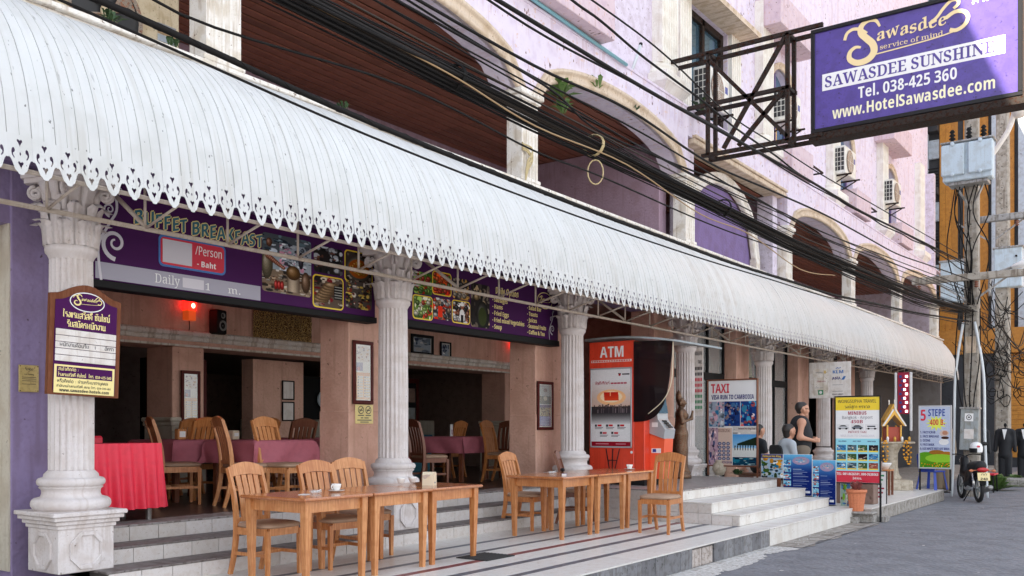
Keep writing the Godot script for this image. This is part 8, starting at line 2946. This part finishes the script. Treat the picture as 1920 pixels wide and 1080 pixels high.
	# single cables strung above the bundle
	var runs := [
		[[2.5, 4.55], [5.7, 4.52], [7.3, 4.55], [9.3, 4.62], [11.5, 4.72], [14.5, 4.85], [23.5, 5.35], 0.016],
		[[2.5, 4.65], [5.7, 4.57], [7.2, 4.6], [9.3, 4.69], [12.0, 4.8], [23.5, 5.3], 0.009],
		[[2.0, 4.3], [5.7, 4.27], [7.0, 4.28], [9.0, 4.33], [12.5, 4.42], [17.0, 4.6], [23.5, 4.95], 0.011],
		[[2.0, 4.35], [5.7, 4.25], [7.4, 4.2], [10.0, 4.24], [13.0, 4.3], [23.5, 4.8], 0.008],
		[[2.0, 4.2], [5.7, 4.1], [7.0, 4.1], [9.5, 4.12], [13.0, 4.2], [23.5, 4.7], 0.009],
		[[2.0, 4.1], [5.7, 4.05], [8.0, 4.03], [12.0, 4.08], [16.0, 4.2], [23.5, 4.6], 0.006],
		[[2.0, 4.25], [5.7, 4.13], [9.0, 4.09], [14.0, 4.22], [23.5, 4.65], 0.006],
		[[5.5, 5.05], [7.5, 5.0], [9.5, 4.98], [12.5, 5.0], [16.0, 5.05], [23.5, 5.5], 0.008],
		[[2.0, 3.72], [2.72, 3.587], [4.2, 3.64], [5.7, 3.63], [6.6, 3.62], [9.0, 3.66], [14.0, 3.85], [23.5, 4.2], 0.007],
		[[2.0, 4.0], [6.0, 3.98], [10.0, 3.93], [15.0, 4.05], [19.0, 4.1], [23.5, 4.4], 0.006],
	]
	for r in runs:
		var pts := [V(-9, r[0][1] + 0.5, -3.9)]
		for k in r.size() - 1:
			pts.append(V(r[k][0], r[k][1], -3.9 + g.randf_range(-0.12, 0.12)))
		var o := thing("overhead_cable", "single black cable strung along the street above the cable bundle", "cable", Vector3.ZERO, 0.0, "single overhead cables")
		cable(o, "wire", pts, r[-1], M.cable)
	var wavy := thing("wavy_cable", "kinked black cable rising in front of the white corbel", "cable")
	var wp := [V(2.0, 5.4, -3.9)]
	for i in 26:
		var t := i / 25.0
		wp.append(V(6.0 + 17.4 * t, 4.98 - 0.55 * sin(PI * min(t * 1.3, 1.0)) * 0.4 + 0.12 * t + 0.012 * sin(i * 2.1) , -3.9))
	cable(wavy, "wire", wp, 0.011, M.cable)
	# tangle round the poles
	var tg := thing("wire_tangle", "tangle of loose black wires hanging about the two poles", "cable")
	for i in 46:
		var a := V(X + g.randf_range(-0.2, 0.3), g.randf_range(3.2, 5.0), Z + g.randf_range(-0.5, 0.7))
		var b := V(31.3 + g.randf_range(-0.5, 0.5), g.randf_range(2.6, 5.2), -4.3 + g.randf_range(-0.8, 1.6))
		if i % 3 == 0:
			b = a + V(g.randf_range(-0.1, 1.5), g.randf_range(-1.2, 0.6), g.randf_range(-0.4, 1.0))
		var m := a.lerp(b, 0.5) - V(0, g.randf_range(0.1, 0.7), 0)
		cable(tg, "wire", [a, a.lerp(m, 0.5) + V(0, -0.1, 0), m, m.lerp(b, 0.5), b], g.randf_range(0.006, 0.014), M.cable if i % 4 else M.cable_brown, 5)
	for i in 26:
		var c := V(31.2 + g.randf_range(-0.3, 0.2), g.randf_range(2.4, 4.4), -4.2 + g.randf_range(-0.4, 0.8))
		var p := []
		var r := g.randf_range(0.12, 0.4)
		for k in 9:
			var an := TAU * k / 8 * g.randf_range(0.8, 1.1)
			p.append(c + V(g.randf_range(-0.08, 0.08), cos(an) * r, sin(an) * r * 0.7))
		cable(tg, "coil", p, 0.012, M.cable, 5)
	for i in 8:
		var z := Z + g.randf_range(-0.5, 0.3)
		cable(tg, "drop_wire", [V(X - 0.25, 7.3, z), V(X - 0.3, 6.5, z + g.randf_range(-0.2, 0.2)), V(X - 0.25, 5.6, z + g.randf_range(-0.3, 0.2)), V(X - 0.2, 4.4, Z + g.randf_range(-0.2, 0.2))], 0.014, M.cable, 5)
	for i in 4:
		cable(tg, "drop_wire", [V(X - 0.2, 4.3, Z - 0.25 + 0.15 * i), V(X - 0.3, 3.2, Z - 0.3 + 0.17 * i), V(X - 0.32, 2.3, Z - 0.2 + 0.1 * i), V(X - 0.3, 1.9, Z - 0.1 + 0.06 * i)], 0.014, M.cable, 5)
	# air conditioners on the upper floor and behind the ledge
	var ac := make_ac("white outdoor air conditioner under the square window, partly behind the truss", M.ac_white)
	ac.position = V(18.9, 8.45, -8.05)
	var ga := "outdoor air conditioners on the upper floor"
	ac.set_meta("group", ga)
	copy(ac, V(23.25, 9.25, -7.9), 0.0, "white outdoor air conditioner close beside the purple sign frame", ga)
	copy(ac, V(28.3, 9.05, -7.9), 0.0, "white outdoor air conditioner on rusty brackets below the second arched window", ga)
	copy(ac, V(33.95, 9.3, -7.9), 0.0, "white outdoor air conditioner before the last arched window", ga)
	copy(ac, V(28.3, 11.0, -8.0), 0.0, "white outdoor air conditioner high up above the purple sign", ga)
	var old := thing("old_air_conditioner", "old beige air conditioner with bare fan blades behind the ledge", "air conditioner", V(5.3, 5.12, -8.73))
	box(V(-0.6, 0.0, -0.4), V(0.75, 1.25, -0.02), "case", M.ac_beige, old, 0.02)
	st = S()
	var cx := -0.11
	for i in 32:
		var a := TAU * i / 32
		var b := TAU * (i + 1) / 32
		quad(st, V(cx + cos(a) * 0.36, 0.62 + sin(a) * 0.36, 0.0), V(cx + cos(a) * 0.4, 0.62 + sin(a) * 0.4, 0.012), V(cx + cos(b) * 0.4, 0.62 + sin(b) * 0.4, 0.012), V(cx + cos(b) * 0.36, 0.62 + sin(b) * 0.36, 0.0))
	put(st, "fan_ring", M.fan, old)
	st = S()
	for i in 32:
		var a := TAU * i / 32
		var b := TAU * (i + 1) / 32
		tri(st, V(cx, 0.62, -0.015), V(cx + cos(b) * 0.37, 0.62 + sin(b) * 0.37, -0.015), V(cx + cos(a) * 0.37, 0.62 + sin(a) * 0.37, -0.015))
	put(st, "fan_opening", M.ac_dark, old)
	for i in 4:
		st = S(true)
		var a0 := TAU * i / 4 + 0.3
		var rows := []
		for k in 6:
			var rr := 0.06 + 0.28 * k / 5
			var row := []
			for q in 6:
				var an := a0 + 0.9 * q / 5 * (0.6 + 0.4 * k / 5)
				row.append(V(cx + cos(an) * rr, 0.62 + sin(an) * rr, 0.0 + 0.03 * q / 5))
			rows.append(row)
		for k in 5:
			for q in 5:
				quad(st, rows[k][q], rows[k + 1][q], rows[k + 1][q + 1], rows[k][q + 1])
		put(st, "fan_blade", M.fan, old)
	st = S(true)
	ball(st, V(cx, 0.62, 0.02), V(0.075, 0.075, 0.03), 14)
	put(st, "fan_hub", M.ac_beige, old)
	box(V(0.48, 0.55, -0.02), V(0.7, 0.62, -0.015), "label_stripe", M.blue_grey, old)
	box(V(0.48, 0.63, -0.02), V(0.7, 0.66, -0.015), "label_stripe", M.cable_tan, old)
	box(V(0.48, 0.67, -0.02), V(0.7, 0.74, -0.015), "label_stripe", M.print_grey, old)
	st = S()
	quad(st, V(0.34, 0.05, -0.017), V(0.52, 0.26, -0.017), V(0.57, 0.26, -0.017), V(0.57, 0.05, -0.017))
	put(st, "label_corner", M.print_grey, old)
	# weeds rooted in the ledges
	for q in [[12.25, 6.75, -7.83, 0.3, 22, M.leaf, "green fern growing from the wall at the arch end"], [12.3, 6.5, -7.83, 0.26, 14, M.leaf, "pale green seedling hanging below the fern"], [13.3, 7.2, -7.8, 0.2, 12, M.leaf, "small weed on top of the arch moulding"], [17.4, 7.95, -7.8, 0.3, 18, M.leaf_dark, "dark weed on the parapet below the air conditioner"], [14.6, 7.2, -7.8, 0.12, 8, M.leaf_dark, "tiny dry weed on the arch moulding"], [4.75, 5.27, -7.9, 0.12, 16, M.leaf_dark, "small weeds on the ledge before the old air conditioner"], [5.4, 5.26, -7.9, 0.1, 14, M.leaf_dark, "low weeds on the ledge right of the old air conditioner"], [7.6, 5.26, -7.85, 0.1, 12, M.leaf_dark, "thin weeds on the ledge near the second loggia bay"]]:
		var w := thing("wall_weed", q[6], "plant", V(q[0], q[1], q[2]), 0.0, "weeds on the facade")
		leaves(w, Vector3.ZERO, q[4], q[3], q[3] * 1.2, q[5], int(q[0] * 13))
	var rk := thing("rope_knot", "knotted straw-coloured rope tied round the loggia pilaster", "rope", V(11.3, 5.6, -7.78))
	for i in 6:
		cable(rk, "strand", [V(-0.2, 0.05 + 0.02 * i, 0.0), V(0.0, 0.08 * sin(i * 2.0), 0.05), V(-0.12, -0.1 - 0.03 * i, 0.05), V(-0.15, -0.3 - 0.02 * i, 0.03)], 0.012, M.rope, 5)

func make_ac(label: String, m: Material) -> Node3D:
	var a := thing("air_conditioner", label, "air conditioner")
	box(V(-0.55, 0.0, -0.36), V(0.55, 0.82, 0.0), "case", m, a, 0.02)
	var st := S()
	for i in 32:
		var t := TAU * i / 32
		var b := TAU * (i + 1) / 32
		quad(st, V(-0.1 + cos(t) * 0.3, 0.41 + sin(t) * 0.3, 0.001), V(-0.1 + cos(t) * 0.34, 0.41 + sin(t) * 0.34, 0.02), V(-0.1 + cos(b) * 0.34, 0.41 + sin(b) * 0.34, 0.02), V(-0.1 + cos(b) * 0.3, 0.41 + sin(b) * 0.3, 0.001))
		tri(st, V(-0.1, 0.41, 0.004), V(-0.1 + cos(b) * 0.31, 0.41 + sin(b) * 0.31, 0.004), V(-0.1 + cos(t) * 0.31, 0.41 + sin(t) * 0.31, 0.004))
	put(st, "fan_opening", M.fan, a)
	st = S()
	for i in 7:
		var r := 0.04 + 0.042 * i
		var p := []
		for k in 25:
			p.append(Vector2(-0.1 + cos(TAU * k / 24) * r, 0.41 + sin(TAU * k / 24) * r))
		ribbon(st, p, 0.008, 0.022, 0.0)
	for k in 6:
		ribbon(st, [Vector2(-0.1, 0.41), Vector2(-0.1 + cos(TAU * k / 6) * 0.32, 0.41 + sin(TAU * k / 6) * 0.32)], 0.012, 0.0225, 0.0)
	put(st, "fan_grille", M.ac_white, a)
	# open coil grid on the flank
	for r in 5:
		for c in 3:
			box(V(-0.556, 0.1 + 0.135 * r, -0.32 + 0.1 * c), V(-0.549, 0.215 + 0.135 * r, -0.24 + 0.1 * c), "coil_opening", M.ac_dark, a)
	box(V(0.33, 0.45, 0.0), V(0.47, 0.6, 0.004), "maker_label", M.sign_blue, a)
	for s in [-0.45, 0.42]:
		st = S()
		bar(st, [V(s, -0.02, -0.5), V(s, -0.02, 0.15)], 0.05, 0.04)
		bar(st, [V(s, -0.3, -0.48), V(s, -0.04, 0.05)], 0.03, 0.03)
		put(st, "bracket", M.iron, a)
	return a

# ---------------------------------------------------------------- motorbike and what stands at the far right
func wheel(parent: Node3D, c: Vector3, r: float) -> void:
	var w := node("wheel", parent, c)
	var st := S(true)
	var p := []
	for i in 29:
		p.append(V(cos(TAU * i / 28) * (r - 0.04), sin(TAU * i / 28) * (r - 0.04), 0))
	tube(st, p, 0.042, 8, false)
	put(st, "tyre", M.rubber, w)
	st = S(true)
	p = []
	for i in 25:
		p.append(V(cos(TAU * i / 24) * (r - 0.085), sin(TAU * i / 24) * (r - 0.085), 0))
	tube(st, p, 0.014, 6, false)
	for k in 5:
		tube(st, [V(0, 0, 0), V(cos(TAU * k / 5) * (r - 0.09), sin(TAU * k / 5) * (r - 0.09), 0)], 0.012, 6)
	tube(st, [V(0, 0, -0.05), V(0, 0, 0.05)], 0.035, 10)
	put(st, "rim", M.box_grey, w)

func build_street_side() -> void:
	var st: SurfaceTool
	var b := thing("motorbike", "black motorbike parked beside the pole with a yellow number plate", "motorbike", V(21.72, 0.0, -3.42), 25.0)
	wheel(b, V(0, 0.29, 0), 0.29)
	wheel(b, V(1.22, 0.29, 0), 0.29)
	st = S(true)
	body(st, [[V(0.1, 0.66, 0), V(0.55, 0.6, 0), 0.1, 0.1], [V(0.55, 0.5, 0), V(0.95, 0.6, 0), 0.1, 0.11], [V(0.35, 0.45, 0), V(0.6, 0.38, 0), 0.12, 0.14], [V(0.95, 0.6, 0), V(1.02, 0.88, 0), 0.1, 0.09], [V(-0.15, 0.72, 0), V(0.15, 0.68, 0), 0.075, 0.1]], 0.025)
	put(st, "fairing", M.black_gloss, b)
	st = S(true)
	body(st, [[V(-0.12, 0.78, 0), V(0.5, 0.74, 0), 0.1, 0.1], [V(-0.12, 0.78, -0.04), V(0.4, 0.75, -0.04), 0.07, 0.07], [V(-0.12, 0.78, 0.04), V(0.4, 0.75, 0.04), 0.07, 0.07]], 0.025)
	put(st, "saddle", M.rubber, b)
	st = S(true)
	var fd := []
	for i in 9:
		var a := deg_to_rad(40 + 90 * i / 8.0)
		fd.append(V(cos(a) * 0.34, 0.29 + sin(a) * 0.34, 0))
	for i in 8:
		for s in [-1.0, 1.0]:
			quad(st, fd[i], fd[i + 1], fd[i + 1] + V(0, -0.03, s * 0.07), fd[i] + V(0, -0.03, s * 0.07))
	put(st, "mudguard", M.black, b)
	box(V(-0.3, 0.38, -0.06), V(-0.26, 0.62, 0.06), "rear_guard", M.black, b, 0.01)
	st = S()
	bx(st, V(-0.012, -0.085, -0.12), V(0.0, 0.085, 0.12), 0.004, Transform3D(Basis(V(0, 0, 1), -0.25), V(-0.33, 0.56, 0)))
	put(st, "number_plate", M.plate, b)
	var np := node("plate_text", b, V(-0.347, 0.555, 0), -90.0)
	np.rotation_degrees.z = 0
	thai(np, "กก", -0.06, 0.035, 0.12, 0.035, M.print_black, 0.2, 0.012)
	words(np, "243", -0.07, -0.06, 0.14, 0.045, M.print_black, "sans_bold", 0.016)
	st = S(true)
	ball(st, V(-0.27, 0.7, 0), V(0.05, 0.05, 0.12), 12)
	put(st, "tail_lamp", M.tail_red, b)
	for s in [-1.0, 1.0]:
		st = S(true)
		tube(st, [V(-0.2, 0.69, s * 0.1), V(-0.23, 0.68, s * 0.2)], 0.012, 6)
		ball(st, V(-0.24, 0.68, s * 0.22), V(0.03, 0.03, 0.045), 8)
		put(st, "indicator", M.terracotta, b)
		st = S(true)
		tube(st, smooth3([V(1.0, 0.95, 0), V(0.97, 1.0, s * 0.15), V(0.88, 0.98, s * 0.34)], 4), 0.014, 6)
		put(st, "handlebar", M.black, b)
		st = S(true)
		tube(st, [V(0.92, 0.99, s * 0.28), V(0.9, 1.2, s * 0.36)], 0.007, 5)
		ball(st, V(0.9, 1.23, s * 0.38), V(0.015, 0.045, 0.07), 10)
		put(st, "mirror", M.black_gloss, b)
		st = S(true)
		tube(st, [V(1.22, 0.29, s * 0.07), V(1.04, 0.85, s * 0.05)], 0.022, 7)
		put(st, "fork", M.chrome, b)
		st = S(true)
		tube(st, [V(0.02, 0.3, s * 0.09), V(0.12, 0.62, s * 0.09)], 0.025, 7)
		put(st, "shock_absorber", M.chrome, b)
	st = S(true)
	tube(st, smooth3([V(0.55, 0.28, 0.12), V(0.25, 0.24, 0.14), V(-0.05, 0.28, 0.15), V(-0.28, 0.34, 0.15)], 4), [0.02, 0.02, 0.02, 0.022, 0.03, 0.045, 0.05, 0.055, 0.055, 0.055, 0.055, 0.055, 0.05], 10)
	put(st, "exhaust", M.galv, b)
	box(V(0.42, 0.22, -0.1), V(0.72, 0.42, 0.1), "engine", M.metal_grey, b, 0.03)
	st = S(true)
	tube(st, [V(0.3, 0.25, -0.08), V(0.2, 0.02, -0.24)], 0.012, 6)
	put(st, "side_stand", M.black, b)
	st = S(true)
	ball(st, V(1.12, 0.86, 0), V(0.08, 0.08, 0.09), 12)
	put(st, "headlamp", M.chrome, b)
	var hm := thing("helmet", "white open-face helmet with dark visor hung on the motorbike", "helmet", V(22.65, 1.12, -3.62), 30.0)
	st = S(true)
	lathe(st, [[0.125, -0.08], [0.135, -0.02], [0.132, 0.04], [0.11, 0.1], [0.07, 0.135], [0.0, 0.148]], 22)
	put(st, "shell", M.white, hm)
	st = S(true)
	for i in 8:
		var a := PI + 0.2 + i * 0.34
		var c := a + 0.34
		quad(st, V(cos(a) * 0.14, -0.09, sin(a) * 0.14), V(cos(a) * 0.142, 0.01, sin(a) * 0.142), V(cos(c) * 0.142, 0.01, sin(c) * 0.142), V(cos(c) * 0.14, -0.09, sin(c) * 0.14))
	put(st, "visor", M.black_gloss, hm)
	box(V(-0.14, 0.03, -0.03), V(-0.125, 0.07, 0.03), "emblem", M.print_red, hm)
	var rs := thing("red_bench", "small red-topped stool with black legs right of the motorbike", "stool", V(25.5, 0.0, -3.8))
	box(V(-0.3, 0.42, -0.18), V(0.3, 0.46, 0.18), "seat", M.print_red, rs, 0.008)
	for s in [-0.26, 0.26]:
		for r in [-0.14, 0.14]:
			st = S()
			bar(st, [V(s, 0.42, r), V(s * 1.1, 0, r * 1.1)], 0.03, 0.03)
			put(st, "leg", M.black, rs)
	# suit jackets on stands in front of the tailor at the end
	var spots := [[29.0, -3.9, M.shirt_black, "black suit jacket on a stand right of the further pole"], [27.0, -4.25, M.shirt_black, "black suit jacket with pale collar seen behind the helmet"], [29.6, -3.5, M.shirt_black, "black jacket on the stand nearest the ochre boarding"], [24.6, -4.65, M.tan_suit, "tan jacket on a stand beside the meter box"]]
	for q in spots:
		var j := thing("suit_jacket", q[3], "jacket", V(q[0], 0.0, q[1]), -90.0, "suit jackets on stands")
		st = S(true)
		body(st, [[V(0, 0.85, 0), V(0, 1.25, 0), 0.16, 0.15], [V(0, 1.25, 0), V(0, 1.45, 0), 0.16, 0.13], [V(-0.15, 1.5, 0), V(0.15, 1.5, 0), 0.06, 0.06], [V(-0.2, 1.46, 0), V(-0.25, 0.95, 0.02), 0.06, 0.05], [V(0.2, 1.46, 0), V(0.25, 0.95, 0.02), 0.06, 0.05]], 0.03)
		put(st, "jacket", q[2], j)
		st = S(true)
		body(st, [[V(-0.08, 0.85, 0), V(-0.09, 0.12, 0), 0.1, 0.08], [V(0.08, 0.85, 0), V(0.09, 0.12, 0), 0.1, 0.08]], 0.03)
		put(st, "trousers", q[2], j)
		st = S()
		tri(st, V(-0.06, 1.54, 0.12), V(0.0, 1.25, 0.175), V(0.06, 1.54, 0.12))
		put(st, "shirt_front", M.white, j)
		st = S(true)
		tube(st, [V(0, 0.0, 0), V(0, 1.62, 0)], 0.015, 6)
		lathe(st, [[0.0, 0.0], [0.16, 0.0], [0.16, 0.02], [0.0, 0.04]], 14)
		ball(st, V(0, 1.66, 0), V(0.04, 0.06, 0.04), 8)
		put(st, "stand", M.black, j)
	for q in [[26.2, 0.0, -3.75, 0.5, "green weeds at the foot of the poles"], [27.6, 0.0, -3.95, 0.45, "green weeds growing beside the kerb stone"], [28.3, 0.0, -3.55, 0.4, "low weeds before the black jackets"]]:
		var w := thing("roadside_weed", q[4], "plant", V(q[0], q[1], q[2]), 0.0, "roadside weeds")
		leaves(w, Vector3.ZERO, 60, q[3], q[3], M.leaf, int(q[0] * 7))
	var ks := thing("kerb_stone", "grey kerb stone lying below the black jackets", "stone", V(28.2, 0.0, -3.65), 10.0)
	box(V(-0.25, 0, -0.45), V(0.25, 0.24, 0.45), "block", M.stone, ks, 0.05)
	st = S()
	bx(st, V(28.9, 0.0, -4.6), V(43.0, 0.05, 6.0), 0.01)
	structure(st, "far_kerb", M.concrete)
